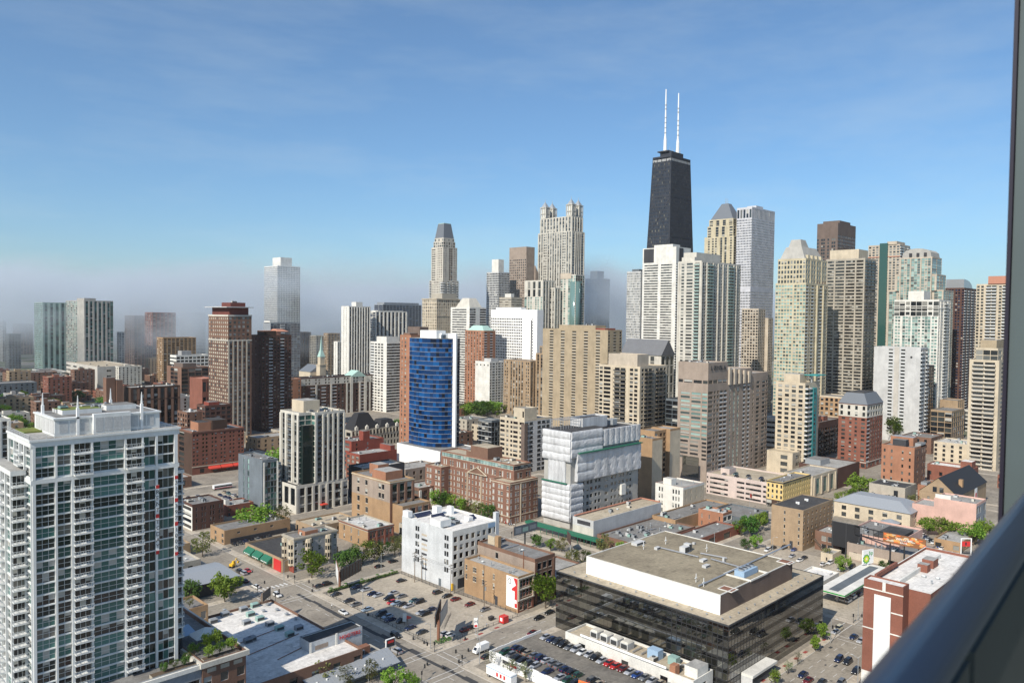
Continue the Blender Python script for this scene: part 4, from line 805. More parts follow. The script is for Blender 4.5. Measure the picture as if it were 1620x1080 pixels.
# red brick with mansard
b = tower('brick_tower', 'red brick tower with white upper floors and a grey slate mansard', 'D6', 'redbrick', [dict(pat='w,w,w,w', nf=1, z1=4.5, wf=.6), dict(pat=',W,w,w,W', nf=11, z0=5, z1=39, wf=.5, hf=.5), dict(pat=',w.w.w.w,', nf=2, m='offwhite', z1=48.3)], [dict(pat='w,w,w,w', nf=1, z1=4.5), dict(pat='Lwwwww', nf=11, z0=5, z1=39, wf=.5), dict(pat='Lwwwww', nf=2, m='offwhite', z1=48.3)], glass='g_mix')
mb = MB(); mb.frust((b.x0-.4,b.y0-.4,b.x1+.4,b.y1+.4),b.z1-.2,(b.x0+4,b.y0+4,b.x1-4,b.y1-4),b.z1+8); b.part('mansard_roof', mb, ['slate_roof']); b.box('roof_deck', b.x0+5,b.y0+5,b.z1+8,b.x1-5,b.y1-5,b.z1+8.6,'roof_dark'); b.cornice(4.6,.3,.5,'offwhite'); b.finish()
b = tower('parking_garage', 'cream garage with orange brick upper floors behind the red mansard tower', 'D7', 'cream', [dict(pat='hh.', nf=7, hf=.4, z1=27), dict(pat='wwwww', nf=4, wf=.5, m='tanbrick')], [dict(pat='....', nf=4, z1=27), dict(pat='wwww', nf=4, m='tanbrick')], glass='g_dark', cat='garage'); b.finish()
b = tower('loft_building', 'dark red brick lofts with balconies between the teal fin and mansard tower', 'D8', 'darkbrick', dict(pat='ww', nf=7), dict(pat='bwbwbwbw', nf=7, z1=24), glass='g_dark', rail='rail_dark'); b.ph(.1,.2,.3,.8,28,33,'redbrick'); b.ph(.4,.2,.6,.8,28,32,'redbrick'); b.finish()
b = tower('brick_building', 'plain orange brick loft with few windows and roof tanks', 'D9', 'orangebrick', dict(pat=',w.w..w.w,,', nf=6, wf=.45, hf=.42), dict(pat='.w.ww', nf=6, wf=.5, m='brownbrick'), glass='g_mix', roof='roof_grey')
b.ph(.1,.3,.35,.7,28,33,'charcoal'); b.ph(.45,.2,.8,.9,28,34,'orangebrick','roof_metal'); b.ph(.55,.0,.98,.18,28,30.5,'metal_grey'); b.finish()
b = tower('brick_hall', 'long low brick hall with a bright white roof', 'D10', 'redbrick', dict(pat='w.w.w.w.', nf=1, wf=.5, z0=3, z1=7), dict(pat='...', nf=2), roof='roof_snow'); b.ph(.3,.05,.9,.3,b.z1-.8,b.z1+4,'redbrick','roof_snow'); b.clutter(5,b.z1-.8,seed=8); b.finish()


# ------------------------------------------------------------------ left middle ground
b = tower('hotel', 'dark red brick hotel with paired windows and red awnings along its foot', 'E1', 'redbrick', dict(pat='w.', nf=8, m='umber'), [dict(pat='.w.w.w.w', nf=1, z1=4.6), dict(pat='ww,,ww,,ww,,ww,,ww,,ww', nf=8, z0=6.4, wf=.5, hf=.46)], glass='g_dark', roof='roof_grey', cat='hotel')
b.box('stone_band', b.x0-.2,b.y0-.25,5.4,b.x1+.2,b.y0-.003,6,'cream'); b.cornice(b.z1-1,.35,.6,'brownbrick')
for k in range(3):
    mb = MB(); x = b.x0+b.W*.3+k*9; mb.poly([(x,b.y0-.05,5.2),(x+8.4,b.y0-.05,5.2),(x+8.4,b.y0-2,3.6),(x,b.y0-2,3.6)]); mb.quad((x,b.y0-2,2.9),(x+8.4,b.y0-2,2.9),(x+8.4,b.y0-2,3.6),(x,b.y0-2,3.6)); mb.poly([(x,b.y0-.05,5.2),(x,b.y0-2,3.6),(x,b.y0-.05,3.6)]); mb.poly([(x+8.4,b.y0-.05,5.2),(x+8.4,b.y0-.05,3.6),(x+8.4,b.y0-2,3.6)]); b.part('awning', mb, ['red_canvas'])
b.ph(.18,.25,.42,.8,b.z1-.8,b.z1+5,'orangebrick','roof_dark'); b.ph(.43,.2,.72,.85,b.z1-.8,b.z1+6,'umber','roof_dark'); b.clutter(5,b.z1-.8,seed=31); b.finish()
b = tower('brick_building', 'taller brown brick block with a fire escape behind the awning hotel', 'E2', 'brownbrick', dict(pat='wwww', nf=10, wf=.45), dict(pat='w.w.w.w', nf=10, wf=.45), glass='g_dark', roof='roof_light'); b.clutter(7,b.z1-.8,seed=6); mb = MB(); mb.cyl(b.x0+6,b.y0+9,b.z1-.8,b.z1+1.5,1.0,n=10); b.part('water_tank', mb, ['white_paint'])
mb = MB()
for k in range(8): mb.box(b.x0-1.2,b.y0+6,4+k*3.4,b.x0-.02,b.y0+10,4.12+k*3.4); mb.tube((b.x0-1.1,b.y0+6.2,4+k*3.4),(b.x0-1.1,b.y0+9.8,7.4+k*3.4),.06)
b.part('fire_escape', mb, ['metal_dark']); b.finish()
b = tower('office_block', 'dark brown slab with tall window strips and twin stair shafts behind the white tower', 'E3', 'umber', dict(pat='...', nf=4), [dict(pat=',vPvPvPvPvPvPvP', nf=9, z1=44, pilm='brownbrick'), dict(pat=',vPvPvPvPvPvPvP', nf=2, z0=45, pilm='brownbrick')], glass='g_dark', roof='roof_light')
b.box('stair_shaft', b.x0-9,b.y0+4,0,b.x0-4.5,b.y0+9,b.z1+6,'brownbrick','roof_grey'); b.box('stair_shaft', b.x0-16,b.y0+5,0,b.x0-9.5,b.y0+12,b.z1+8,'brownbrick','roof_grey'); b.clutter(6,b.z1-.8,seed=2); b.finish()
b = simple('brick_building', 'small dark brick building peeking between the brown slab and hotel', (255,585,276,600,42), 'darkbrick', W=dict(pat='www',nf=12), S=dict(pat='wwwww',nf=12), glass='g_dark'); b.ph(.2,.2,.6,.8,41,44,'deepred'); b.finish()
# cream striped condominium
b = Bld('condo_tower', 'cream and white striped condominium with a green glass corner over a stone podium', (224,394.6,257,421,56.5), 'offwhite', 'roof_light', 'tower', 'g_dark', rail='rail_dark')
x0,y0 = b.x0,b.y0; zt = 56.5
b.vol((x0+4,y0+4,x0+12,b.y1-1), 14, zt, W=dict(pat='PvPLPvP', nf=13, pil=.5, z0=16, mid=('slate','vL')), S=dict(pat='gg', nf=13, z0=16, g='g_teal')); b.vol((x0+12.05,y0+.3,b.x1-1,b.y1-1), 14, zt, W=dict(pat='g', nf=13, g='g_teal', pad=(20.5,0), z0=16), S=dict(pat='P,LPvPvPvPLP', nf=13, pil=.5, z0=16, mid=('slate','vL')))
b.box('glass_corner', x0+5,y0+1.5,16,x0+12.6,y0+4.2,zt-7,'g_teal','roof_grey'); b.vol((b.x1-.95,y0+5,b.x1+2,b.y1-3), 14, zt-4, S=dict(pat='gg', nf=13, z0=16, g='g_teal'))
b.vol((x0,y0,b.x1+1,b.y1+2), 0, 16, W=dict(pat='vvvv', nf=1, z0=4), S=[dict(pat='P,gPgPvPvPvPLPg', nf=1, z1=4.8, pil=.4), dict(pat='P,gPgPvPvPvPLPg', nf=2, pil=.4, g='g_dark')], roof='roof_dark')
b.ph(.3,.35,.62,.85,zt-.8,zt+6,'cream','roof_light'); b.clutter(7,zt-.8,(x0+13,y0+3,b.x1-4,b.y1-8),seed=12); b.box('entrance_canopy', x0+15,y0-3,3,x0+19,y0-.05,3.5,'red_canvas')
for k in range(4): b.box('roof_finial', x0+14+k*4.6,y0+.4,zt,x0+14.9+k*4.6,y0+1.4,zt+1.1,'cream')
b.finish()
b = tower('office_block', 'slim grey panelled building with green glass strips and white side balconies', 'E5', 'panelslate', [dict(pat='..n.w.....', nf=8, hf=.8, g='g_mint')], [dict(pat=',PggggP', nf=8, g='g_teal', pilm='white')], glass='g_mint', roof='roof_grey', cat='building')
for k in range(8): b.box('balcony', b.x1+.02,b.y0+.5,3+k*3.3,b.x1+2.2,b.y0+4,3.25+k*3.3,'white'); b.box('balcony_rail', b.x1+2.1,b.y0+.5,3.25+k*3.3,b.x1+2.2,b.y0+4,4.2+k*3.3,'rail_white')
b.clutter(9,b.z1-.8,seed=14); b.finish()
# long brick apartments with white top storeys
b = Bld('brick_apartments', 'long dark brick apartment block with white top floors and a green gabled centre', PL['E6'], 'darkbrick', 'roof_dark', 'building', 'g_dark')
b.vol(W=[dict(pat='ww', nf=9, wf=.5, z1=34, m='redbrick'), dict(pat='ww', nf=2, m='offwhite')], S=[dict(pat='ww.LPwLwPLww,Pw.wPLwPwPwLPwwL,ww', nf=9, wf=.45, z1=34, pil=.6, pilm='offwhite', mid=('brownbrick','L')), dict(pat='w.ww.ww.ww.ww.ww.ww.ww.ww.ww.ww.ww.', nf=2, wf=.4, m='offwhite')])
x = b.x0+b.W*.46; mb = MB(); mb.poly([(x,b.y0-1.2,41),(x+22,b.y0-1.2,41),(x+11,b.y0-1.2,48)]); mb.quad((x,b.y0-1.2,41),(x+11,b.y0-1.2,48),(x+11,b.y0+14,48),(x,b.y0+14,41)); mb.quad((x+11,b.y0-1.2,48),(x+22,b.y0-1.2,41),(x+22,b.y0+14,41),(x+11,b.y0+14,48)); b.part('gable', mb, ['copper_green'])
for dx in (0,19): b.box('white_pilaster', x+dx,b.y0-1.2,0,x+dx+3.5,b.y0-.65,41,'offwhite')
b.clutter(14,b.z1-.8,seed=15); b.finish()
b = simple('apartment_block', 'pale pink brick end of the long brick block beside the dark tower', (423,758,436,772,43), 'orangebrick', W=dict(pat='www',nf=12,wf=.4), S=dict(pat='w.w',nf=12,wf=.4)); b.finish()
# church with a green spire
r = empty('church_tower', (497,818,0), 'small yellow stone church tower with a green copper spire behind the brick apartments', 'church')
mb = MB(); mb.box(-4,-4,0,4,4,52); mb.box(-4.5,-4.5,52,4.5,4.5,53); mb.box(-3,-3,53,3,3,62); r_ = mb.build('tower', ['cream'], r); mb = MB(); mb.frust((-3.4,-3.4,3.4,3.4),62,(-1.6,-1.6,1.6,1.6),69); mb.frust((-1.3,-1.3,1.3,1.3),69,(-.15,-.15,.15,.15),86); mb.build('spire', ['copper_green'], r); mb = MB(); mb.box(-12,4.1,0,12,30,44); mb.build('nave', ['cream'], r)
mb = MB(); mb.frust((-12.4,4,12.4,30.4),44,(-.2,4.2,.2,30),52); mb.build('nave_roof', ['slate_roof'], r)
# black mansard with stone arcade
b = tower('stone_library', 'stone building with a row of white arches under a black mansard roof', 'E7', 'stone', dict(pat='ww', nf=3), [dict(pat='wwwwwwwwwwwwwww', nf=2, z1=10, wf=.5), dict(pat='PvPvPvPvPvPvPvPvPvPvPvPvPvPvP', nf=1, pil=.5, z0=11, z1=15)], glass='g_dark')
mb = MB(); x = b.x0+3; mb.frust((x,b.y0+1.5,x+26,b.y1-1),b.z1-.6,(x+8,b.y0+6,x+18,b.y1-5),b.z1+13); mb.frust((x+27,b.y0+1.5,b.x1-1,b.y1-1),b.z1-.6,(x+31,b.y0+5,b.x1-5,b.y1-4),b.z1+6); b.part('mansard_roof', mb, ['mansard_black'])
for k in range(5): x = b.x0+4+k*10.5; mb = MB(); mb.box(x,b.y0-.3,b.z1-.3,x+2.6,b.y0+1.4,b.z1+2.4); mb.cyl(x+1.3,b.y0+.5,b.z1+2.4,b.z1+3.6,.9,.2,n=8); b.part('stone_dormer', mb, ['offwhite'])
b.finish()
b = tower('brick_building', 'bright red brick building with a tall chimney house, behind its lower twin', 'E8a', 'deepred', dict(pat='w', nf=6), dict(pat='.w..w....', nf=6, wf=.4), glass='g_mix', roof='roof_grey'); b.ph(.4,.1,.6,.4,b.z1-.8,b.z1+6,'deepred'); b.clutter(4,b.z1-.8,seed=4); b.finish()
b = tower('brick_building', 'lower red brick building with a grey roof left of the white podium', 'E8b', 'deepred', dict(pat='www', nf=6, wf=.5, m='redbrick'), dict(pat='..........', nf=4), glass='g_mix', roof='roof_light'); b.ph(.86,.1,.98,.9,b.z1-.8,b.z1+3,'deepred'); b.clutter(6,b.z1-.8,seed=5); b.finish()
b = tower('low_building', 'low black walled building with a pale flat roof before the white podium', 'E8c', 'charcoal', dict(pat='.', nf=2), dict(pat='.g...', nf=3), glass='g_dark', roof='roof_light'); b.clutter(8,b.z1-.8,seed=21); b.finish()
b = simple('rowhouse', 'brick rowhouse with white bay columns left of the brick hospital', (286,376-14,312,392-14,11), 'brownbrick', 'roof_light', W=dict(pat='w.w',nf=3), S=dict(pat='P,w,P,w,P,w,P',nf=3,pilm='white',pil=.6), glass='g_dark'); b.clutter(6,10.2,seed=23); b.finish()
b = simple('rowhouse', 'flat roofed brick rowhouses left of the hospital trees', (262,372,283,392-12,13), 'redbrick', 'roof_light', W=dict(pat='ww',nf=3), S=dict(pat='.w.w.w',nf=3), glass='g_dark'); b.clutter(5,12.2,seed=24); b.finish()

# curved blue glass tower on its white podium
b = Bld('blue_glass_tower', 'curved bright blue glass tower with white floor lines and a tall white fin', PL['E10'], 'cladwhite', 'roof_grey', 'tower', 'g_blue')
x0,y0,x1,y1,zt = b.x0,b.y0,b.x1,b.y1,b.z1-2; arc = [(x0,y1),(x0-.8,y1-7),(x0-1.2,y1-13),(x0-.8,y1-13.4)]
n = 12
for k in range(n+1):
    t_ = k/n; arc.append((x0-1.0 + 15.5*t_**2.1, y1-13.6-(y1-13.6-y0-.5)*(1-(1-t_)**1.7)))
pts = arc + [(x0+14.6,y0+6),(x1,y0+6),(x1,y1)]; nf = 24; z0 = 14; dz = (zt-z0)/nf
gm, nm, sl, core = MB(), MB(), MB(), MB()
core.prism([(p[0]*.93,p[1]*.93) for p in pts], 0, zt-.3); 
def off(p, d): 
    L = math.hypot(*p); return (p[0]*(1+d/L), p[1]*(1+d/L))
m_ = len(arc)
for i in range(nf):
    za, zb = z0+i*dz+.22, z0+(i+1)*dz
    for k in range(len(pts)-1):
        p, q_ = pts[k], pts[k+1]; L = math.hypot(q_[0]-p[0], q_[1]-p[1]); ns = max(1, round(L/3.2)) if k != 3 else 1
        for j in range(ns):
            a_ = (p[0]+(q_[0]-p[0])*j/ns, p[1]+(q_[1]-p[1])*j/ns); c_ = (p[0]+(q_[0]-p[0])*(j+.985)/ns, p[1]+(q_[1]-p[1])*(j+.985)/ns)
            (nm if k >= m_-1 or k == 3 else gm).quad((*a_,za),(*c_,za),(*c_,zb),(*a_,zb))
b.part('core', core, ['charcoal']); tag(b.part('window_panes', gm, ['g_blue']), kind='stuff'); tag(b.part('window_panes', nm, ['g_navy']), kind='stuff')
for i in range(nf+1):
    z = z0+i*dz; mb = MB(); mb.prism([off(p,.32) for p in pts], z, z+.22); b.part('floor_slab', mb, ['grey'])
b.box('white_fin', x0+13.2,y0-2.6,z0-1,x0+14.6,y0+6.2,zt+4,'purewhite'); b.box('roof_block', x0+4,y0+9,zt+.28,x0+13,y1-8,zt+6,'purewhite','roof_snow'); b.box('fin_beam', x0+7,y0+6.3,zt+.4,x0+14.6,y0+8.8,zt+4,'purewhite'); b.box('roof_glass', x0+6,y0+3.5,zt+.28,x0+9,y0+6,zt+3,'g_steel')
b.box('roof_block', x0+13.2,y0+9,zt+.3,x1-2,y1-9,zt+3,'metal_grey')
px0,py0,px1,py1,pz = PL['E10p']
b.vol((px0-b.cx,py0-b.cy,px1-b.cx+4,py1-b.cy), 0, pz, m='purewhite', S=dict(pat='.g.g', nf=2, m='lightgrey'), par=.6); b.finish()

# brick hospital with a pediment
b = Bld('brick_hospital', 'long brown brick building with a pedimented centre, limestone trim and a roof terrace', PL['E11'], 'hospitalbrick', 'roof_tan', 'building', 'g_blind', indiv=True, mull=(1,2), sill='cream')
x0,y0,x1,y1 = b.x0,b.y0,b.x1,b.y1; zt = 23.0
ww = dict(wf=.62, hf=.52, nf=6)
b.vol((x0,y0,x1,y0+15), 0, zt, W=dict(pat=',w.ww.w,', **ww), S=dict(pat='w.ww,P,ww.w.ww', pilm='cream', pil=.25, **ww), capm='cream'); b.vol((x0+7,y0+15.05,x1,y1-15.05), 0, zt, W=dict(pat='w.w.ww.w.w,P,w.w.w.w,P,w.w.ww.w.w', pilm='cream', pil=.25, **ww), capm='cream'); b.vol((x0,y1-15,x1,y1), 0, zt, W=dict(pat=',ww.ww,', **ww), S=dict(pat='w.w.ww..', **ww), capm='cream')
b.vol((x0+8,y0+5,x1-.4,y1-5), zt-.85, 31, W=[dict(pat='.ww.ww.ww.ww.ww.ww.ww.ww.ww.ww.', nf=1, wf=.5, z1=26.6), dict(pat=',hhhhhhhhhhhhhhhhhhhhhhhhh,', nf=1, hf=.7, z0=27.2, z1=30.3, g='g_mint')], S=[dict(pat='.ww.ww', nf=1, z1=26.6), dict(pat='hhhhh', nf=1, hf=.7, z0=27.2, z1=30.3, g='g_dark')])
for z in (4.2, zt-1.2):
    b.cornice(z,.22,.4,'cream',(x0,y0,x1,y0+15),'stone_band')
yc = (y0+y1)/2-3; mb = MB(); mb.poly([(x0+6.4,yc+8,zt-1.2),(x0+6.4,yc-8,zt-1.2),(x0+6.4,yc,zt+2.4)]); mb.quad((x0+6.4,yc+8,zt-1.2),(x0+6.4,yc,zt+2.4),(x0+9,yc,zt+2.4),(x0+9,yc+8,zt-1.2)); mb.quad((x0+6.4,yc,zt+2.4),(x0+6.4,yc-8,zt-1.2),(x0+9,yc-8,zt-1.2),(x0+9,yc,zt+2.4)); b.part('pediment', mb, ['brownbrick']); mb = MB(); mb.tube((x0+6.3,yc+8.3,zt-1.3),(x0+6.3,yc,zt+2.6),.3); mb.tube((x0+6.3,yc-8.3,zt-1.3),(x0+6.3,yc,zt+2.6),.3); mb.tube((x0+6.3,yc+8.3,zt-1.3),(x0+6.3,yc-8.3,zt-1.3),.25); b.part('pediment_trim', mb, ['cream'])
mb = MB(); mb.box(x0+3.5,yc-4,5,x0+7,yc+4,6); 
for k in range(4): mb.cyl(x0+4,yc-3.4+k*2.25,.1,5,.32,n=8)
b.part('portico', mb, ['offwhite']); b.ph(.42,.38,.95,.58,30.2,37,'brownbrick','roof_tan'); b.ph(.5,.58,.9,.66,30.2,33,'brownbrick','roof_tan'); b.clutter(9,30.3,(x0+9,y0+7,x1-3,y0+26),seed=33); b.clutter(4,zt-.7,(x0+1.5,y1-13,x0+7,y1-2),seed=34); b.finish()

# brick and tan loft
b = Bld('brick_loft', 'tan and pink brick loft with orange roof houses, left of the white hotel', PL['E12'], 'tanbrick', 'roof_grey', 'building', 'g_dark', indiv=True, sill='cream')
b.vol(W=[dict(pat='.n.n....', nf=3, wf=.7, z1=15), dict(pat='.n.n..nn.', nf=2, wf=.7, m='granite')], S=[dict(pat='PgPgPgP', nf=3, z1=15, m='brownbrick'), dict(pat='PgPgPgP', nf=2, m='brownbrick')]); b.cornice(b.z1-.9,.25,.5,'cream'); b.ph(.15,.2,.85,.55,b.z1-.8,b.z1+3.6,'orangebrick','roof_light'); b.ph(.5,.62,.95,.85,b.z1-.8,b.z1+4.6,'orangebrick','roof_light')
b.vol((b.x0+1.5,b.y0-9,b.x1+4,b.y0-.05), 0, 14.5, W=dict(pat='..', nf=3), S=dict(pat='PgPgPgPgP', nf=3, m='brownbrick')); b.clutter(4,b.z1-.8,seed=41); b.finish()
b = Bld('brick_shop', 'low tan building with a grey roof and red brick arched south front', PL['E12b'], 'stone', 'roof_white', 'building', 'g_mix', indiv=True); b.vol(W=dict(pat='.w.w.w..', nf=2, wf=.35, m='tanbrick'), S=dict(pat='PwwPwwPwwP', nf=2, m='redbrick', wf=.6, pil=.3)); b.cornice(b.z1-.8,.3,.5,'redbrick'); b.clutter(9,b.z1-.8,seed=42); b.finish()
# white hotel with few windows on its grey side
b = Bld('white_hotel', 'six storey white block with grey west side and white clustered roof beside the parking lot', PL['E13'], 'white', 'roof_snow', 'hotel', 'g_dark', indiv=True, frame='frame_dark')
x0,y0,x1,y1,zt = b.x0,b.y0,b.x1,b.y1,b.z1
b.vol(W=[dict(pat='.', nf=1, z1=6, m='bluegreywall', wf=.01), dict(pat='....nn.......nn.', nf=5, z0=6, z1=22.6, m='bluegreywall', wf=.85, hf=.6), dict(pat='.', nf=1, z1=24.6, m='bluegreywall')], S=[dict(pat='........', nf=1, z1=4.6), dict(pat='wwwwwwww', nf=5, z0=4.6, z1=22.6, wf=.5, hf=.58)], m=None)
for k in range(8): b.box('stair_slot', x0-.06,y0+16.2+(k%2)*.4,4.5+k*2.05,x0-.003,y0+20.2,5.35+k*2.05,'palepink' if k % 3 else 'charcoal')
b.box('garage_opening', x0+3,y0-.08,.15,x0+14,y0-.01,4.2,'charcoal'); b.box('bollard_panel', x0-.2,y0-.25,.15,x0+.5,y0+.4,3,'yellow_paint'); b.box('service_door', x0-.09,y0+7,.15,x0-.01,y0+8.6,3.2,'slate')
b.box('roof_house', x0+.2,y0+8,zt-.2,x0+6,y0+15,zt+2.6,'cladwhite','roof_snow'); b.box('roof_house', x0+13,y1-8,zt-.8,x0+16,y1-5,zt+3.2,'purewhite','roof_snow'); b.box('roof_house', x0+.2,y1-4,zt-.2,x0+2.6,y1-.2,zt+2.4,'purewhite','roof_snow'); b.box('roof_house', x0+19,y1-11,zt-.8,x0+20.6,y1-8,zt+2.8,'purewhite','roof_snow'); b.box('roof_house', x0+17,y0+9,zt-.8,x0+19.4,y0+12,zt+1,'purewhite','roof_snow'); b.box('corner_pier', x1-1.6,y0-.3,0,x1+.3,y0+1.5,zt+3.6,'bluegreywall')
for (px_,py_,w_) in ((4,y1-5.5,9),(8,y1-12,7),(20,y0+10.5,3)):
    mb = MB(); mb.poly([(x0+px_,py_,zt-.7),(x0+px_+w_,py_,zt-.7),(x0+px_+w_,py_+2,zt+.8),(x0+px_,py_+2,zt+.8)]); mb.box(x0+px_,py_+2.01,zt-.8,x0+px_+w_,py_+2.4,zt+.9,1); b.part('solar_panel', mb, ['solar','purewhite'])
b.box('blue_band', x0+20,y0-.1,zt-2.2,x1-1.7,y0-.01,zt-.4,'blue_canvas'); b.clutter(8,zt-.8,(x0+9,y0+8,x0+19,y1-12),seed=51); b.finish()
# cream building with dark window bands and a brown pier
b = Bld('cream_midrise', 'cream mid rise with dark window bands and a tall brown pier, behind the hospital', PL['E14'], 'cream', 'roof_light', 'building', 'g_dark', rail='rail_dark')
b.vol(W=dict(pat='W,w,wW,W', nf=11, hf=.5), S=dict(pat='LL.LLL,', nf=11, m='lightgrey')); b.box('brown_pier', b.x0-.8,b.y0-.8,0,b.x0+2.6,b.y0+2.6,b.z1-3,'brownmetal'); b.vol((b.x0+4,b.y0+4,b.x0+17,b.y0+15), b.z1-.85, b.z1+7.5, W=dict(pat='...w', nf=1, wf=.5)); b.clutter(6,b.z1-.8,seed=55); b.finish()
b = tower('glass_annex', 'dark glass annex with white slab edges left of the cream mid rise', 'E14b', 'slate', dict(pat='gggg', nf=9, band=.5, bandm='lightgrey'), dict(pat='ggg', nf=9), glass='g_dark', roof='roof_light', cat='building'); b.finish()

# building wrapped in white sheeting
b = Bld('wrapped_building', 'concrete building wrapped in silvery white plastic sheeting under renovation', PL['E15'], 'greycast', 'roof_dark', 'building', 'g_dark', indiv=True)
x0,y0,x1,y1,zt = b.x0,b.y0,b.x1,b.y1,b.z1
b.vol((x0+1,y0+1,x1,y1), 0, zt-1.2, S=[dict(pat='.', nf=1, z1=6), dict(pat='..ww,ww,ww,,,g,,ww,ww,ww..', nf=5, z1=25, wf=.6, hf=.48)])
def quilt(name, face, u0, u1, z0, z1, nrow, out, parent=b, seed=0, vert=False):
    """billowing sheet: rows (or columns) bulging between battens"""
    q = random.Random(seed); mb = MB(); nu, nv = 14, 5*nrow; P_ = parent.frame_of(face, x0, y0, x1, y1)
    if vert: nu, nv = 5*nrow, 10
    G = []
    for j in range(nv+1):
        row = []
        for i in range(nu+1):
            t_ = (i/nu if vert else j/nv)*nrow; s_ = abs(math.sin(math.pi*t_))**.6
            row.append(P_(u0+(u1-u0)*i/nu, out*.4+.42*s_+q.uniform(-.05,.05)+.05*math.sin(i*2.1+j), z0+(z1-z0)*j/nv + (q.uniform(-.2,.2) if 0 < j < nv else 0)))
        G.append(row)
    for j in range(nv):
        for i in range(nu): mb.quad(G[j][i],G[j][i+1],G[j+1][i+1],G[j+1][i])
    for (a_,c_) in ((0,1),):
        for i in range(nu):
            e = G[nv]; p, r2 = e[i], e[i+1]; P0 = P_(u0+(u1-u0)*i/nu,-1.0,z1); P1 = P_(u0+(u1-u0)*(i+1)/nu,-1.0,z1); mb.quad(p,r2,P1,P0)
            e = G[0]; p, r2 = e[i], e[i+1]; P0 = P_(u0+(u1-u0)*i/nu,-1.0,z0); P1 = P_(u0+(u1-u0)*(i+1)/nu,-1.0,z0); mb.quad(P0,P1,r2,p)
    for i in (0,nu):
        uu = u0 if i == 0 else u1
        for j in range(nv): mb.quad(G[j][i],G[j+1][i],P_(uu,-1.0,z0+(z1-z0)*(j+1)/nv),P_(uu,-1.0,z0+(z1-z0)*j/nv))
    o = parent.part(name, mb, ['tarp'], smooth=False); return o
Lw, Ls = y1-y0, x1-x0
quilt('plastic_sheet','W',0,Lw,0+4,24,6,1.0,seed=1); quilt('plastic_sheet','W',0,Lw,36,zt,4,1.1,seed=2); quilt('plastic_sheet','W',Lw*.18,Lw*.8,24,36,5,-.4,seed=3,vert=True)
quilt('plastic_sheet','S',0,10,6,24,5,.3,seed=8)
quilt('plastic_sheet','S',0,26,38,zt,3,.7,seed=4); quilt('plastic_sheet','S',27,Ls,42,zt-1,7,.6,seed=5,vert=True); quilt('plastic_sheet','S',4.5,Ls,25,40,3,1.6,seed=6); quilt('plastic_sheet','S',18,Ls,25.3,39.4,6,1.9,seed=7,vert=True)
b.box('roof_deck', x0+.8,y0+.8,zt-.2,x0+30,y1-.5,zt+.1,'roof_dark'); b.vol((x0+20,y0+9,x0+42,y1-2), zt-1.2, zt+5, m='tarp', roof='roof_dark'); b.box('green_netting', x0+5,y0-2.2,40.1,x1,y0-.2,40.6,'green_canvas'); b.box('green_netting', x0-1.4,y0+2,24.1,x0-.2,y1,24.6,'green_canvas')
mb = MB()
for k in range(9): mb.tube((x0+3+k*2.1,y0+10,zt+.1),(x0+3+k*2.1,y0+10,zt+5),.12); mb.tube((x0+3+k*2.1,y1-2,zt+.1),(x0+3+k*2.1,y1-2,zt+5),.12); mb.tube((x0+3+k*2.1,y0+10,zt+5),(x0+3+k*2.1,y1-2,zt+5),.1)
mb.tube((x0+3,y0+10,zt+5),(x0+20,y0+10,zt+5),.12); mb.tube((x0+3,y1-2,zt+5),(x0+20,y1-2,zt+5),.12)
b.part('scaffold', mb, ['steel']); b.box('air_unit', x0+46,y0+8,zt-1,x0+50,y0+12,zt+2.4,'metal_grey'); b.box('door_hood', x0+44,y0-.6,12,x0+48,y0+.9,18,'white'); b.finish()
# its low white neighbour
b = Bld('low_white_building', 'low pale concrete building with a long blank side at the foot of the wrapped building', PL['E18'], 'lightgrey', 'roof_tan', 'building', 'g_dark'); b.vol(z0=3.4, W=dict(pat='.', nf=1, z1=8, m='offwhite'), S=None, par=.4); 
b.box('deck_slot', b.x0-.05,b.y0+2,9,b.x0-.01,b.y1-3,11,'charcoal')
for k in range(4): b.box('column', b.x0+.4,b.y0+.5+k*3.8,0,b.x0+1.2,b.y0+1.3+k*3.8,3.4,'greycast')
for k in range(8): b.box('column', b.x0+4+k*7,b.y0+.3,0,b.x0+4.8+k*7,b.y0+1.1,3.4,'greycast')
b.box('roof_edge', b.x0+1,b.y1-1,b.z1,b.x1,b.y1,b.z1+.5,'terracotta'); b.box('roof_edge', b.x1-.8,b.y0+.5,b.z1+.01,b.x1,b.y1-1.05,b.z1+.51,'terracotta'); b.clutter(5,b.z1-.4,seed=61); b.finish()
r = empty('construction_hoarding', (300.5,262,0), 'green sidewalk canopy on posts along the wrapped building', 'canopy')
mb = MB(); mb.box(-3,-26,3.2,.4,24,4.5); mb.build('canopy', ['green_canvas'], r)
for k in range(12): mb = MB(); mb.box(-2.9,-25+k*4.2,.13,-2.7,-24.8+k*4.2,3.2); mb.build('post', ['green_canvas'], r)

# tan brick pair by the parking lot
b = Bld('tan_brick_building', 'three storey tan brick building with a red and white banner on its corner', PL['E16a'], 'tanbrick', 'roof_light', 'building', 'g_dark', indiv=True, mull=(1,2), sill='cream')
x0,y0,x1,y1,zt = b.x0,b.y0,b.x1,b.y1,b.z1
b.vol(W=[dict(pat=',n..nn..n...n.....n..', nf=2, z0=5.2, z1=12.6, wf=.95, hf=.52)], S=[dict(pat=',wgw,', nf=1, z1=4.6, m='redbrick'), dict(pat='PwwwwP', nf=2, z0=5, z1=12.8, m='redbrick', wf=.72, hf=.6, pil=.3, pilm='cream')])
for z in (4.7,8.8,12.9): b.box('stone_band', x0-.1,y0-.35,z,x1+.1,y0-.003,z+.4,'offwhite')
for yy in (12,15.5): b.box('arched_door', x0-.08,y0+yy-.9,.13,x0-.01,y0+yy+.6,3.6,'charcoal') if yy == 12 else None
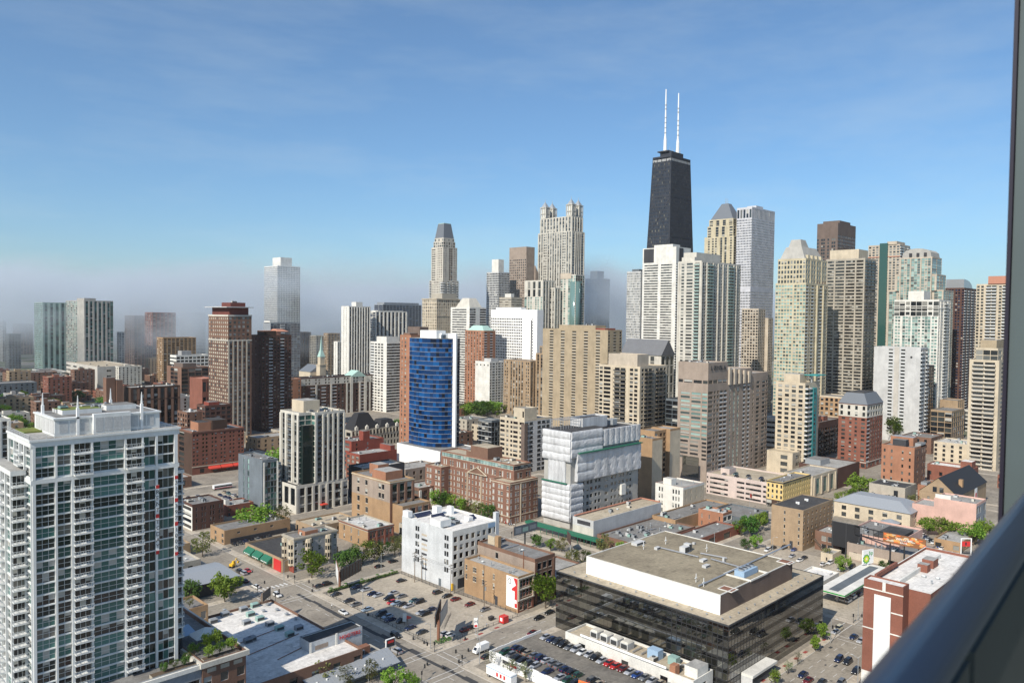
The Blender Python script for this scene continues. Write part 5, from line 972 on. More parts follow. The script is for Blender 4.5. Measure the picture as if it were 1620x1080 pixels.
mb = MB(); mb.box(x0-.16,y0+.2,1.6,x0-.04,y0+6.2,13.4); bn = b.part('banner', mb, ['white_paint'], label='white banner with red shapes and dark script')
mb = MB(); mb.poly([(x0-.19,y0+.25,2),(x0-.19,y0+.25,13.2),(x0-.19,y0+2.4,13.2),(x0-.19,y0+1.0,10.6),(x0-.19,y0+3.2,8.9),(x0-.19,y0+3.2,8.2),(x0-.19,y0+1.6,8.2),(x0-.19,y0+1.6,2)]); o = mb.build('banner_print', ['red_paint'], bn)
mb = MB(); mb.box(x0-.22,y0+.5,3.6,x0-.2,y0+1.5,5); mb.build('banner_print', ['white_paint'], bn)
mb = MB(); pr = [(y0+4.4+1.0*math.cos(t_*.5)*(1-.05*t_), 11.2+1.5*math.sin(t_*.5)*(1-.05*t_)) for t_ in range(14)]
for k in range(13): mb.tube((x0-.2,pr[k][0],pr[k][1]),(x0-.2,pr[k+1][0],pr[k+1][1]),.1,n=4)
mb.build('banner_print', ['black_paint'], bn)
mb = MB(); mb.tube((x0-.15,y0+19,.1),(x0-.15,y0+19,zt),.1); b.part('drainpipe', mb, ['metal_dark']); b.clutter(6,zt-.8,seed=71,big=False); b.finish()
b = Bld('brown_brick_building', 'four storey brown brick building behind the tan one with the banner', PL['E16b'], 'brownbrick', 'roof_grey', 'building', 'g_dark', indiv=True, sill='stone'); b.vol(W=dict(pat='..n....', nf=4, m='granite'), S=dict(pat='PwwwP', nf=4, wf=.62, hf=.62, pil=.3)); b.box('chimney', b.x0+.3,b.y0+21,17,b.x0+2,b.y0+23,22.5,'tanbrick'); b.box('stair_head', b.x0+3,b.y1-7,17.4,b.x0+6,b.y1-3,21,'cream','roof_light'); mb = MB(); mb.tube((b.x0-.2,b.y0+6,8),(b.x0-.2,b.y0+6,20),.2); b.part('flue', mb, ['rust']); b.clutter(6,17.4,seed=72); b.finish()
b = simple('low_building', 'low light grey roofed building between the brown brick and black glass buildings', (234,202,262,232,5.5), 'brownbrick', 'roof_light', W=dict(pat='.',nf=1), S=dict(pat='.w.w.',nf=1), glass='g_dark'); b.ph(.1,.1,.16,.2,4.7,7.5,'tanbrick'); b.clutter(4,4.7,seed=73); b.finish()


# ------------------------------------------------------------------ right middle ground
b = Bld('white_lowrise', 'white three storey building with a grey roof and red trimmed windows', PL['E20'], 'white', 'roof_light', 'building', 'g_mix', indiv=True); b.vol(W=dict(pat='.ww...www.', nf=4, wf=.5), S=dict(pat='.n..n..n..n.', nf=4, m='cream'), capm='terracotta'); b.ph(.1,.5,.32,.8,b.z1-.8,b.z1+3,'white','roof_white'); b.clutter(6,b.z1-.8,seed=81); b.finish()
b = Bld('tan_highrise', 'slender tan brick high rise with pale blank panels behind the wrapped building', PL['E21'], 'tanbrick', 'roof_grey', 'tower', 'g_dark'); x0,y0 = b.x0,b.y0
b.vol((x0,y0,x0+11,y0+14), 0, b.z1, W=dict(pat='w..', nf=12, m='tanbrick'), S=dict(pat='...', nf=2, m='cream')); b.vol((x0+11.05,y0+6,x0+24,y0+18), 0, b.z1+3, W=None, S=dict(pat='w,ww', nf=12, m='tanbrick')); b.vol((x0+24.05,y0+3,x0+36,y0+17), 0, b.z1+3.5, S=dict(pat='....', nf=2, m='cream'), roof='roof_light'); b.clutter(7,b.z1-.8,(x0+1,y0+1,x0+9,y0+12),seed=82); b.finish()
b = tower('parking_garage', 'pale pink open deck garage with dark slots before the granite tower', 'E22', 'garagepink', [dict(pat='n,hhhhh..,hh,hhhh,w', nf=4, hf=.42, sill=.3)], dict(pat='hhh', nf=4, hf=.4), glass='g_dark', roof='roof_tan', cat='garage'); b.ph(.2,.7,.45,.85,b.z1-.8,b.z1+3,'garagepink'); b.finish(); GAR = b
b = Bld('yellow_building', 'bright yellow brick building with dark arched windows and a flat grey roof', PL['E23'], 'yellowwall', 'roof_grey', 'building', 'g_dark', indiv=True); b.vol(W=[dict(pat='g.g', nf=1, z1=4, m='umber'), dict(pat=',w.w.w.w,', nf=3, z0=4.2, wf=.9, hf=.6)], S=[dict(pat='.', nf=1, z1=4, m='yellowwall'), dict(pat='n.n.n.n.n.n.n.n.n.n.n.n', nf=3, z0=4.2, wf=.9)]); b.cornice(b.z1-.8,.4,.6,'charcoal'); b.clutter(7,b.z1-.8,seed=84); b.finish()
b = simple('stone_lowrise', 'pale stone front with teal glass bays right of the yellow building', (484,213,522,232,14), 'cream', 'roof_light', W=dict(pat='.',nf=1), S=[dict(pat=',P,g,P,g,P,g,P,', nf=1, z0=1, pil=.6, g='g_teal')]); b.clutter(4,13.2,seed=85); b.finish()
b = simple('brick_lowrise', 'dark brick warehouse with a pale grey roof below the teal finned tower', (523,213,560,240,14), 'darkbrick', 'roof_light', W=dict(pat='.',nf=1), S=dict(pat='......',nf=2)); b.ph(.1,.5,.5,.9,13.2,17,'metal_grey'); b.finish()
b = Bld('tan_brick_block', 'plain tan four storey block with a black flat roof and few windows', PL['E24'], 'tan', 'roof_dark', 'building', 'g_dark', indiv=True, sill='stone'); b.vol(W=dict(pat='....n....n.', nf=5, z0=2, wf=.7, hf=.46), S=dict(pat='n.n.n.n.n.n.n.n', nf=5, z0=2, wf=.7, hf=.46, m='tanbrick'), par=.35); b.box('door', b.x0-.07,b.y0+5,.13,b.x0-.01,b.y0+6.6,4,'charcoal')
for k in range(2): mb = MB(); mb.cyl(b.x0+12+k*10,b.y0+8,b.z1-.35,b.z1+.8,.5,.6,n=8); mb.cyl(b.x0+13+k*10,b.y0+9.4,b.z1-.35,b.z1+.5,.5,.6,n=8); b.part('roof_vent', mb, ['white_paint'])
b.finish()
b = Bld('brick_house', 'small brick house with a grey roof and wooden stairs beside the tan block', (377,152,392,164,9.5), 'brownbrick', 'roof_light', 'building', 'g_mix', indiv=True); b.vol(W=dict(pat='.ww.',nf=2,wf=.7), S=dict(pat='ww',nf=2)); mb = MB()
for k in range(10): mb.box(b.x0-1.6,b.y1-.5-k*.5,5.2-k*.5,b.x0-.02,b.y1-.05-k*.5,5.35-k*.5)
b.part('stairs', mb, ['wood_pole']); b.clutter(6,8.7,seed=86,big=False); b.finish()
b = simple('shed', 'pale yellow shed with a grey roof below the brick house', (361,148.5,371,154,4.2), 'cream', 'roof_light', W=dict(pat='.n.',nf=1,wf=.5), S=None); b.finish()
b = Bld('brick_lowrise', 'red brick two storey box with a white roof beyond the black glass building', PL['E25'], 'orangebrick', 'roof_white', 'building', 'g_mix', indiv=True); b.vol(W=dict(pat='.n..n...n.',nf=2,wf=.6), S=dict(pat='WW',nf=2,m='white')); b.clutter(6,b.z1-.8,seed=87); b.finish()
b = simple('flat_warehouse', 'wide low warehouse with a pale grey roof behind the red brick box', (350,226.9,405,241.5,7), 'tanbrick', 'roof_grey', W=dict(pat='w.w.w.w',nf=1), S=dict(pat='......',nf=1), glass='g_dark'); b.clutter(9,6.2,seed=88); b.finish()
b = simple('flat_warehouse', 'wide grey roofed shed with a dark front by the street trees', (382,204,408,226.8,6.5), 'slate', 'roof_grey', W=None, S=dict(pat='ggg',nf=1), glass='g_dark'); b.clutter(4,5.7,seed=89); b.finish()
b = simple('flat_warehouse', 'long low grey roof crowded with machines between wrapped and black buildings', (303,216,352,241.5,5.6), 'brownbrick', 'roof_grey', W=dict(pat='w.w.w',nf=1), S=dict(pat='w.w.w.w.w',nf=1)); b.clutter(34,4.8,seed=90); b.finish()
b = simple('flat_warehouse', 'smooth grey flat roof with a red end wall behind the black building', (322,203,372,215.5,5), 'redbrick', 'roof_grey', W=None, S=dict(pat='.g.g.g.',nf=1), glass='g_dark'); b.clutter(4,4.2,seed=91); b.box('red_wall', b.x1-.05,b.y0-.4,0,b.x1+3,b.y0+5,4.2,'deepred'); b.finish()
# low building with grey hipped roofs
b = Bld('hip_roof_building', 'low cream building with long grey hipped roofs and a small octagonal pavilion', PL['hip'], 'cream', 'roof_grey', 'building', 'g_mix'); b.vol(W=dict(pat='.w.w.w.w.w.',nf=2), S=dict(pat='.w.w.',nf=2))
mb = MB(); mb.frust((b.x0-.6,b.y0-.6,b.x1+.6,b.y1+.6),b.z1-.2,(b.x0+8,b.y0+8,b.x1-8,b.y1-8),b.z1+4); b.part('hipped_roof', mb, ['roof_metal']); mb = MB(); mb.cyl(b.x0-6,b.y0+8,0,4,4.5,n=8); mb.cyl(b.x0-6,b.y0+8,4,5.6,5.2,.4,n=8,m=1); b.part('pavilion', mb, ['cream','roof_metal']); b.finish()
b = simple('flat_lowrise', 'low dark roofed building crowded with ducts beyond the hipped roofs', (478,146,486,182,9), 'tanbrick', 'roof_dark', W=dict(pat='.w.w.',nf=1), S=None); b.clutter(14,8.2,seed=92); b.finish()
b = tower('brick_lowrise', 'grey and orange low building with a dark roof before the orange loft', 'low9', 'stone', dict(pat='....w.',nf=2), dict(pat='..',nf=2), roof='roof_dark', cat='building'); b.box('orange_wall', b.x0-4,b.y0-2,0,b.x0-.05,b.y1,9,'orangebrick'); b.clutter(6,b.z1-.8,seed=93); b.finish()
b = tower('brick_house', 'narrow brick house with a white arched doorway right of the orange loft', 'brk3', 'orangebrick', dict(pat='.n.n.',nf=2), dict(pat='ww',nf=2), cat='building'); b.ph(.1,.2,.5,.8,b.z1-.8,b.z1+1.4,'metal_grey'); b.finish()
# church-like hall with big black roof
b = Bld('gabled_hall', 'brick hall with a huge black pitched roof near the balcony rail', PL['church'], 'tan', 'roof_dark', 'building', 'g_mix'); x0,y0,x1,y1 = b.x0,b.y0,b.x1,b.y0+20
b.vol((x0,y0,x1,y1), 0, 13.5, W=dict(pat='.n..n.',nf=2), S=dict(pat='.w....w...',nf=1)); mb = MB(); ym = (y0+y1)/2; mb.quad((x0-.5,y0-.6,13.2),(x1+.5,y0-.6,13.2),(x1+.5,ym,22.5),(x0-.5,ym,22.5)); mb.quad((x1+.5,y1+.6,13.2),(x0-.5,y1+.6,13.2),(x0-.5,ym,22.5),(x1+.5,ym,22.5)); b.part('pitched_roof', mb, ['mansard_black']); mb = MB(); mb.poly([(x0-.1,y1,13.4),(x0-.1,y0,13.4),(x0-.1,ym,22.2)]); b.part('gable_wall', mb, ['tan']); b.box('chimney', x0+17,y0+2,13,x0+19.6,y0+4,20,'tanbrick')
for k in range(2): b.box('gable_window', x0-.2,ym-3+k*3.6,14,x0-.11,ym-.8+k*3.6,17,'g_mix')
b.finish()
r = empty('wall_poster', (PL['church'][0]+36,PL['church'][1]-.4,0), 'white poster with a red cup shape on the brick hall', 'poster'); mb = MB(); mb.box(-2.5,-.15,5,2.5,0,13); mb.build('panel', ['white_paint'], r); mb = MB(); mb.prism([(-1.4,-.2),(1.4,-.2),(1.4,-.16),(-1.4,-.16)],6.4,10); mb.build('print', ['red_paint'], r)
b = Bld('pink_building', 'pale pink windowless building with white roof parapets near the balcony rail', PL['pink'], 'pinkwall', 'roof_light', 'building', 'g_mix'); b.vol(S=dict(pat='ww.w',nf=3,m='coolgrey'), W=None); b.vol((b.x0+.03,b.y1+.03,b.x1,b.y1+11), 0, b.z1-5, m='pinkwall'); b.box('white_parapet', b.x0+.2,b.y1-8,b.z1-.2,b.x0+1,b.y1-.5,b.z1+2,'white'); b.clutter(5,b.z1-.8,seed=94); b.finish()
b = Bld('brick_restaurant', 'low pink brick restaurant with machines on its roof before the petrol station', PL['rest'], 'granite', 'roof_grey', 'building', 'g_dark', indiv=True); b.vol(W=dict(pat='.w.....W...',nf=1,z0=1,z1=5,m='granite'), S=dict(pat='.wwww',nf=2,z1=7)); b.vol((b.x0+8,b.y0+10,b.x1+14,b.y1+4), b.z1-.85, b.z1+3, m='pinkwall', roof='roof_grey'); b.box('pale_panel', b.x0-.1,b.y0+12,1.4,b.x0-.01,b.y0+19,4.4,'cream'); b.box('pale_panel', b.x0-.1,b.y1-8,1,b.x0-.01,b.y1-1,4.2,'palepink'); b.clutter(20,b.z1-.8,(b.x0+1,b.y0+8,b.x0+8,b.y1-2),seed=95); b.box('dark_roof', b.x0+9,b.y0+11,b.z1+3,b.x1+4,b.y0+22,b.z1+4,'roof_dark'); b.clutter(5,b.z1+2.2,(b.x0+10,b.y0+22,b.x1+10,b.y1),seed=96); b.finish()
b = simple('flat_lowrise', 'low flat building with pale blue edged roof behind the restaurant', (424,112,452,124,5), 'tanbrick', 'roof_light', W=dict(pat='w.w',nf=1), S=dict(pat='.w.w.',nf=1)); b.clutter(3,4.2,seed=97); b.finish()
r = empty('storage_tank', (372,114.5,0), 'white round tank with a dark conical cap by the rail', 'tank'); mb = MB(); mb.cyl(0,0,0,7,4.2,n=20); mb.build('shell', ['white_paint'], r, smooth=False); mb = MB(); mb.cyl(0,0,7,8.4,4.3,.6,n=20); mb.build('cap', ['roof_metal'], r)
# stepped courtyard towers far right at street level
b = simple('stone_lowrise', 'tan panelled block with upright ribs at the foot of the dark tower', (868,236,890,252,34), 'tan', 'roof_grey', W=dict(pat='PPPP.',nf=3), S=dict(pat='P.P.P.P',nf=3), glass='g_dark'); b.finish()
b = simple('office_block', 'brown glass base block right of the blank concrete tower', (800,222,838,240,30), 'tan', 'roof_grey', W=dict(pat='ggg',nf=6), S=dict(pat='gggggg',nf=6), glass='g_dark'); b.finish()
b = simple('office_block', 'dark glass tower base in shade beside the blank concrete tower', (796,250,840,275,70), 'charcoal', 'roof_dark', W=dict(pat='gggg',nf=20), S=dict(pat='gggggggg',nf=20), glass='g_dark'); b.finish()
b = simple('office_block', 'white banded garage between the granite tower and cream teal tower', (592,282,606,302,34), 'white', 'roof_light', W=dict(pat='hhh',nf=8,hf=.4), S=dict(pat='hh',nf=8,hf=.4), glass='g_dark'); b.finish()
b = simple('office_block', 'small dark glass block left of the granite tower base', (520,330,545,348,50), 'slate', 'roof_dark', W=dict(pat='ggg',nf=14), S=dict(pat='ggg',nf=14), glass='g_dark'); b.finish()
b = simple('low_building', 'white walled low building left of the granite tower', (470,330,498,350,24), 'white', 'roof_white', W=dict(pat='.w.w.',nf=5), S=dict(pat='...',nf=5)); b.finish()
b = simple('low_building', 'low cream block at the foot of the cream teal tower', (545,255,557.8,275,16), 'cream', 'roof_tan', W=dict(pat='...W.',nf=3), S=dict(pat='.W',nf=3)); b.finish()
b = simple('apartment_block', 'brown apartment block in the shade between cream towers', (760,330,790,350,60), 'stone', 'roof_grey', W=dict(pat='wwww',nf=18), S=dict(pat='wwwwww',nf=18)); b.finish()
b = simple('low_building', 'white classical lowrise deep in the street gap by the dark tower', (905,215,930,240,22), 'offwhite', 'roof_grey', W=dict(pat='ww.ww',nf=5), S=dict(pat='wwww',nf=5)); b.finish()

# filling of low roofs and small houses behind the front buildings
fill = [ # x0,y0,w,d,h,wall,roof,label
 (430,560,30,22,14,'redbrick','roof_grey','low red brick block behind the blue tower, left of the park'),
 (470,500,36,20,16,'cream','roof_light','cream lowrise right of the blue tower'),
 (500,560,28,24,13,'stone','roof_grey','stone hall beside the small park'),
 (430,505,28,20,12,'brownbrick','roof_dark','brown lowrise just right of the blue tower'),
 (545,640,30,24,12,'orangebrick','roof_grey','orange lowrise beside the park trees'),
 (300,590,30,20,12,'tan','roof_light','pale low roof right of the awning hotel'),
 (275,640,40,24,10,'cream','roof_tan','cream flat roof before the brown grid tower'),
 (290,500,40,22,12,'brownbrick','roof_light','brown low roof behind the striped condominium'),
 (268,520,18,40,9,'redbrick','roof_tan','long low roof beside the awning hotel'),
 (330,600,40,24,13,'stone','roof_grey','grey stone low block left of the black mansard'),
 (375,600,46,20,12,'orangebrick','roof_light','orange brick school behind the black mansard'),
 (120,360,30,20,6,'tan','roof_grey','tan low shed left of the green awning shop'),
 (118,330,24,18,7,'stone','roof_light','grey low workshop behind the barn roof'),
 (126,408,26,18,9,'brownbrick','roof_dark','brown low block behind the white tower'),
 (110,470,34,24,8,'tan','roof_light','flat pale roof glimpsed past the white tower'),
 (170,425,22,24,6,'grey','roof_light','grey low roof beside the long tan building'),
 (170,502,40,22,7,'brownbrick','roof_light','brown low roof along the wide avenue'),
 (206,345,26,18,6,'tan','roof_tan','tan low garage roof by the striped condominium'),
 (240,300,30,20,7,'stone','roof_grey','stone low roof between white hotel and hospital'),
 (320,420,30,20,9,'granite','roof_light','pinkish low roof behind the hospital'),
 (340,395,30,20,10,'brownbrick','roof_grey','brown low roof right behind the hospital'),
 (440,440,30,24,14,'brownbrick','roof_light','brown low block right of the cream mid rise'),
 (560,400,40,24,14,'stone','roof_grey','grey low block behind the cream balcony mid rise'),
 (430,330,30,20,12,'concrete','roof_light','concrete low block behind the tan high rise'),
 (690,180,30,24,16,'cream','roof_white','white roofed block beyond the orange loft'),
 (720,215,30,24,14,'brownbrick','roof_grey','brown low block beyond the red mansard tower'),
 (610,118,40,22,9,'redbrick','roof_grey','red low block beside the black pitched roof'),
 (250,880,40,30,14,'brownbrick','roof_grey','brown block in the far left below the fogged slabs'),
 (205,770,40,24,18,'redbrick','roof_grey','red brick school far left among trees'),
 (150,800,34,22,13,'tan','roof_light','tan flats far left among trees'),
 (240,690,32,22,12,'stone','roof_grey','grey flats left of the brown slab'),
 (300,900,44,26,16,'stone','roof_light','grey stone far block below the cream garage'),
 (185,640,34,22,10,'tanbrick','roof_grey','tan brick flats behind the white tower roof'),
 (320,1020,44,30,16,'brownbrick','roof_light','far brown flats right of the cream garage'),
 (420,1000,50,30,20,'offwhite','roof_light','far white flats below the brown fogged block'),
 (500,880,46,28,18,'brownbrick','roof_grey','far brown flats left of the church spire'),
 (560,1010,50,30,20,'stone','roof_grey','far stone flats under the hazy towers'),
 (640,900,40,26,22,'brownbrick','roof_light','far brick flats before the striped white slab'),
 (680,860,40,26,20,'stone','roof_grey','far stone flats right of the striped white slab'),
 (215,1130,60,34,22,'slate','roof_grey','far dark flats at the left horizon'),
 (270,1250,60,34,26,'brownbrick','roof_grey','far brown flats before the fogged slabs, left'),
 (140,950,46,26,45,'darkbrick','roof_grey','dark brick mid rise at the left picture edge'),
]
for k, (x,y,w_,d_,h_,wm,rm,lab) in enumerate(fill):
    b = simple('low_building' if h_ < 30 else 'apartment_block', lab, (x,y,x+w_,y+d_,h_), wm, rm, W=dict(pat='w.'*max(1,int(d_/6)),nf=max(1,int(h_/3.6)),wf=.6), S=dict(pat='w.'*max(1,int(w_/6)),nf=max(1,int(h_/3.6)),wf=.6), glass='g_dark')
    b.clutter(4 if y > 800 else 7, h_-.8, seed=100+k); b.finish()
b = simple('office_block', 'white framed mid rise with dark window columns at the left edge among trees', (95,560,122,584,46), 'white', 'roof_light', W=dict(pat='wwww',nf=12), S=dict(pat='PvPvPvPvPvP',nf=12), glass='g_dark'); b.clutter(4,45.2,seed=180); b.finish()
# trees' neighbours around the lot: stone flats, shop, long tan house
b = Bld('stone_flats', 'three storey grey stone corner flats with round bays by the crossing', PL['flat'], 'stone', 'roof_grey', 'building', 'g_mix', indiv=True, mull=(1,2)); b.vol(W=dict(pat='w.w',nf=4,wf=.6), S=dict(pat='w.w.w.w.w.w',nf=4,wf=.6,m='grey')); b.cornice(b.z1-.9,.4,.6,'stone')
for (ax,ay) in ((b.x0,b.y0+2.2),(b.x0,b.y1-2.2),(b.x0+7,b.y0),(b.x0+17,b.y0)):
    mb = MB(); mb.cyl(ax,ay,3,b.z1-1.4,1.5,n=8); bay = b.part('bay_window', mb, ['cream'])
    for f_ in range(3):
        mb = MB()
        for a_ in (-2.75,-1.96,-1.18): cx_, cy_ = ax+1.42*math.cos(a_), ay+1.42*math.sin(a_); tx_, ty_ = -math.sin(a_)*.4, math.cos(a_)*.4; mb.quad((cx_-tx_,cy_-ty_,4+f_*3.2),(cx_+tx_,cy_+ty_,4+f_*3.2),(cx_+tx_,cy_+ty_,5.8+f_*3.2),(cx_-tx_,cy_-ty_,5.8+f_*3.2))
        for a_ in (2.75,): cx_, cy_ = ax+1.42*math.cos(a_), ay+1.42*math.sin(a_); tx_, ty_ = -math.sin(a_)*.4, math.cos(a_)*.4; mb.quad((cx_-tx_,cy_-ty_,4+f_*3.2),(cx_+tx_,cy_+ty_,4+f_*3.2),(cx_+tx_,cy_+ty_,5.8+f_*3.2),(cx_-tx_,cy_-ty_,5.8+f_*3.2))
        mb.build('bay_panes', ['g_dark'], bay)
b.box('shopfront', b.x0-.3,b.y0-.3,.13,b.x0-.02,b.y1,2.8,'deepred'); b.ph(.3,.2,.6,.8,b.z1-.8,b.z1+1.2,'orangebrick'); b.clutter(5,b.z1-.8,seed=110); b.finish()
b = Bld('awning_shop', 'low tan shop with three big green awnings and a red door front', PL['shop'], 'tan', 'roof_dark', 'shop', 'g_dark'); b.vol(W=None, S=None, z1=6)
for k in range(3):
    y = b.y0+9+k*8; mb = MB(); mb.quad((b.x0-.05,y+7,5),(b.x0-.05,y,5),(b.x0-2.4,y,3.2),(b.x0-2.4,y+7,3.2)); mb.quad((b.x0-2.4,y+7,2.2),(b.x0-2.4,y+7,3.2),(b.x0-2.4,y,3.2),(b.x0-2.4,y,2.2)); mb.poly([(b.x0-.05,y,5),(b.x0-.05,y,2.2),(b.x0-2.4,y,2.2),(b.x0-2.4,y,3.2)]); mb.poly([(b.x0-.05,y+7,5),(b.x0-2.4,y+7,3.2),(b.x0-2.4,y+7,2.2),(b.x0-.05,y+7,2.2)]); aw = b.part('awning', mb, ['green_canvas'])
    mb = MB(); 
    for j in range(4): mb.box(b.x0-2.44,y+1+j*1.4,2.5,b.x0-2.41,y+1.9+j*1.4,2.9)
    mb.build('awning_print', ['white_paint'], aw)
b.box('red_front', b.x0-.3,b.y0+1,.13,b.x0-.02,b.y0+7.5,5,'red_paint'); b.clutter(5,5.2,seed=111); b.finish()
b = Bld('tan_garage', 'long low tan brick building with a grey sloped roof above parked cars', PL['tanlow'], 'tanbrick', 'roof_grey', 'building', 'g_mix', indiv=True); b.vol(W=dict(pat='.w.w',nf=2,wf=.5), S=[dict(pat='..w..w..w...',nf=1,z0=4,wf=.5)])
b.box('dark_band', b.x0+3,b.y0-.5,.13,b.x1-2,b.y0-.02,2.6,'charcoal'); b.clutter(7,b.z1-.8,seed=112); b.finish()
b = Bld('dark_brick_flats', 'dark brick flats with a white bay front behind the long tan building', PL['dbrick'], 'darkbrick', 'roof_grey', 'building', 'g_dark', indiv=True); b.vol(W=dict(pat='W',nf=4,m='white'), S=dict(pat='.w.ww.ww.ww',nf=4,wf=.4)); b.clutter(8,b.z1-.8,seed=113); b.finish()
b = tower('brick_shop', 'small brick building with white window arches and a pale roof', 'brk2', 'redbrick', dict(pat='.',nf=2), dict(pat='w.w.w.w',nf=2,wf=.5), roof='roof_light', cat='building'); b.ph(.05,.3,.2,.7,b.z1-.8,b.z1+2.4,'white'); b.clutter(5,b.z1-.8,seed=114); b.finish()
b = simple('barn_roof_building', 'low dark building with a wide pale grey curved roof beside the street tree', (124,303,146,326,5.5), 'charcoal', 'roof_light', W=None, S=None); mb = MB(); mb.frust((b.x0-.6,b.y0-.6,b.x1+.6,b.y1+.6),5.4,(b.x0+2,b.y0+9,b.x1-2,b.y1-9),8); b.part('pitched_roof', mb, ['roof_metal']); b.finish()
b = Bld('brick_stump', 'small brown brick building with roof plants at the foot of the white tower', (104,258,113.5,270,14), 'tanbrick', 'roof_grey', 'building', 'g_mix', indiv=True); b.vol(W=dict(pat='w.w',nf=3), S=dict(pat='w.w',nf=3,wf=.5)); b.finish()

# the packed far left blocks
q = random.Random(303); taken = [(PL[k][0],PL[k][1],PL[k][2],PL[k][3]) for k in PL]+[(f_[0],f_[1],f_[0]+f_[2],f_[1]+f_[3]) for f_ in fill]; made = []
tries = 0
while len(made) < 64 and tries < 4000:
    tries += 1; y = q.uniform(560,1500); lo_, hi_ = y*.20, y*.46; x = q.uniform(lo_, hi_); w_, d_ = q.uniform(16,34), q.uniform(14,26); r_ = (x-4,y-4,x+w_+4,y+d_+4)
    if any(not (r_[2] < t_[0] or r_[0] > t_[2] or r_[3] < t_[1] or r_[1] > t_[3]) for t_ in taken): continue
    taken.append((x,y,x+w_,y+d_)); h_ = q.choice([9,11,12,14,16,20,26,34]) if y > 800 else q.choice([8,9,11,13,15]); made.append((x,y,w_,d_,h_))
made.sort(key=lambda m_: (m_[0])/(m_[1]))
WN = {'brownbrick':'brown','redbrick':'red brick','tan':'tan','stone':'grey stone','darkbrick':'dark brick','offwhite':'off white','orangebrick':'orange brick','grey':'grey'}
for k, (x,y,w_,d_,h_) in enumerate(made):
    wm = q.choice(list(WN)); band = 'near' if y < 800 else ('middle' if y < 1100 else 'far')
    b = simple('low_building' if h_ < 20 else 'apartment_block', WN[wm]+' block of the '+band+' left quarter, '+ORD40(k)+' from the left', (x,y,x+w_,y+d_,h_), wm, q.choice(['roof_grey','roof_light','roof_dark','roof_tan']), W=dict(pat='w.'*max(1,int(d_/5)),nf=max(2,int(h_/3.4)),wf=.65), S=dict(pat='w.'*max(1,int(w_/5)),nf=max(2,int(h_/3.4)),wf=.65), glass='g_dark', group='packed blocks of the left quarter'); b.ph(.3,.3,.55,.6,h_-.8,h_+2.2,wm); b.clutter(3, h_-.8, seed=400+k); b.finish()


# ------------------------------------------------------------------ white and glass tower, left foreground
LT = PL['ltower'][:3]+(226.5,)+PL['ltower'][4:]
b = Bld('white_apartment_tower', 'big white apartment tower with dark glass bays and stacked balconies, nearest on the left', LT, 'cladwhite', 'roof_light', 'tower', 'g_teal', frame='frame_white', rail='rail_white', indiv=True)
X = lambda e: e-b.cx
Y = lambda n: n-b.cy
def bays(b, face, box, z0, z1, nf, spec, gms=('g_teal',)):
    P_ = b.frame_of(face, *box); u = 0; fh = (z1-z0)/nf; mb = b.mb; q = random.Random(5)
    for kind, wd, n in spec:
        if kind == 'P':
            a_, c_, o_ = u+wd*.1, u+wd*.9, .3
            for qd in ((P_(a_,o_,z0),P_(c_,o_,z0),P_(c_,o_,z1),P_(a_,o_,z1)), (P_(a_,-.3,z0),P_(a_,o_,z0),P_(a_,o_,z1),P_(a_,-.3,z1)), (P_(c_,o_,z0),P_(c_,-.3,z0),P_(c_,-.3,z1),P_(c_,o_,z1)), (P_(a_,-.3,z1),P_(a_,o_,z1),P_(c_,o_,z1),P_(c_,-.3,z1))): mb.quad(*qd)
        else:
            for i in range(nf):
                za, zb = z0+i*fh, z0+(i+1)*fh; s_ = .30
                mb.quad(P_(u,0,za),P_(u+wd,0,za),P_(u+wd,0,za+s_),P_(u,0,za+s_)); mb.quad(P_(u,0,za+s_),P_(u+wd,0,za+s_),P_(u+wd,-.3,za+s_),P_(u,-.3,za+s_)); mb.quad(P_(u,-.3,za),P_(u+wd,-.3,za),P_(u+wd,0,za),P_(u,0,za))
                b.wins.append((face, P_, u, u+wd, za+s_, zb, .3, q.choice(gms) if kind == 'G' else 'g_dark', (n,2 if kind == 'G' else 1)))
                if kind == 'B': b.balc.append((face, P_, u-.25, u+wd+.25, za+s_-.1, 1.5))
            mb.quad(P_(u,0,z1-.02),P_(u+wd,0,z1-.02),P_(u+wd,-.3,z1-.02),P_(u,-.3,z1-.02))
        u += wd
SP = [('P',.8,0),('G',3.9,3),('P',.6,0),('G',2.85,2),('P',.8,0),('B',3.6,3),('P',.55,0),('G',7.1,4),('P',.6,0),('B',3.6,3),('P',.5,0),('G',2.8,2),('P',.7,0),('G',4.0,3),('P',1.1,0)]
SW = [('P',.9,0),('G',4.6,3),('P',.8,0),('G',4.0,3),('P',.8,0),('B',3.4,3),('P',.8,0),('G',5.2,3),('P',.3,0)]
box = (X(LT[0]),Y(LT[1]),X(LT[2]),Y(LT[3])); gm3 = ('g_teal','g_dark','g_teal','g_teal')
for z0,z1,nf in ((9,72.6,24),(73.6,81.2,3)):
    bays(b,'S',box,z0,z1,nf,SP,gm3); bays(b,'W',box,z0,z1,nf,SW,gm3)
x0,y0,x1,y1 = box
for z0,z1,o_ in ((72.6,73.6,.28),(81.2,82.5,.32),(82.5,83,.6)):
    mb = MB(); mb.box(x0-o_,y0-o_,z0,x1+o_,y1+.2,z1); b.part('cornice', mb, ['cladwhite'])
b.box('core', x0+.32,y0+.32,0,x1-.02,y1,81.2,'charcoal'); b.mb.quad((x1,y0,9),(x1,y1,9),(x1,y1,81.2),(x1,y0,81.2)); b.rb.quad((x0-.3,y0-.3,83.01),(x1+.3,y0-.3,83.01),(x1+.3,y1,83.01),(x0-.3,y1,83.01))
mb = MB(); mb.box(x0+1.2,y0+12,83.02,x0+5.5,y1-1,83.35); b.part('green_roof', mb, ['roof_green']); mb = MB()
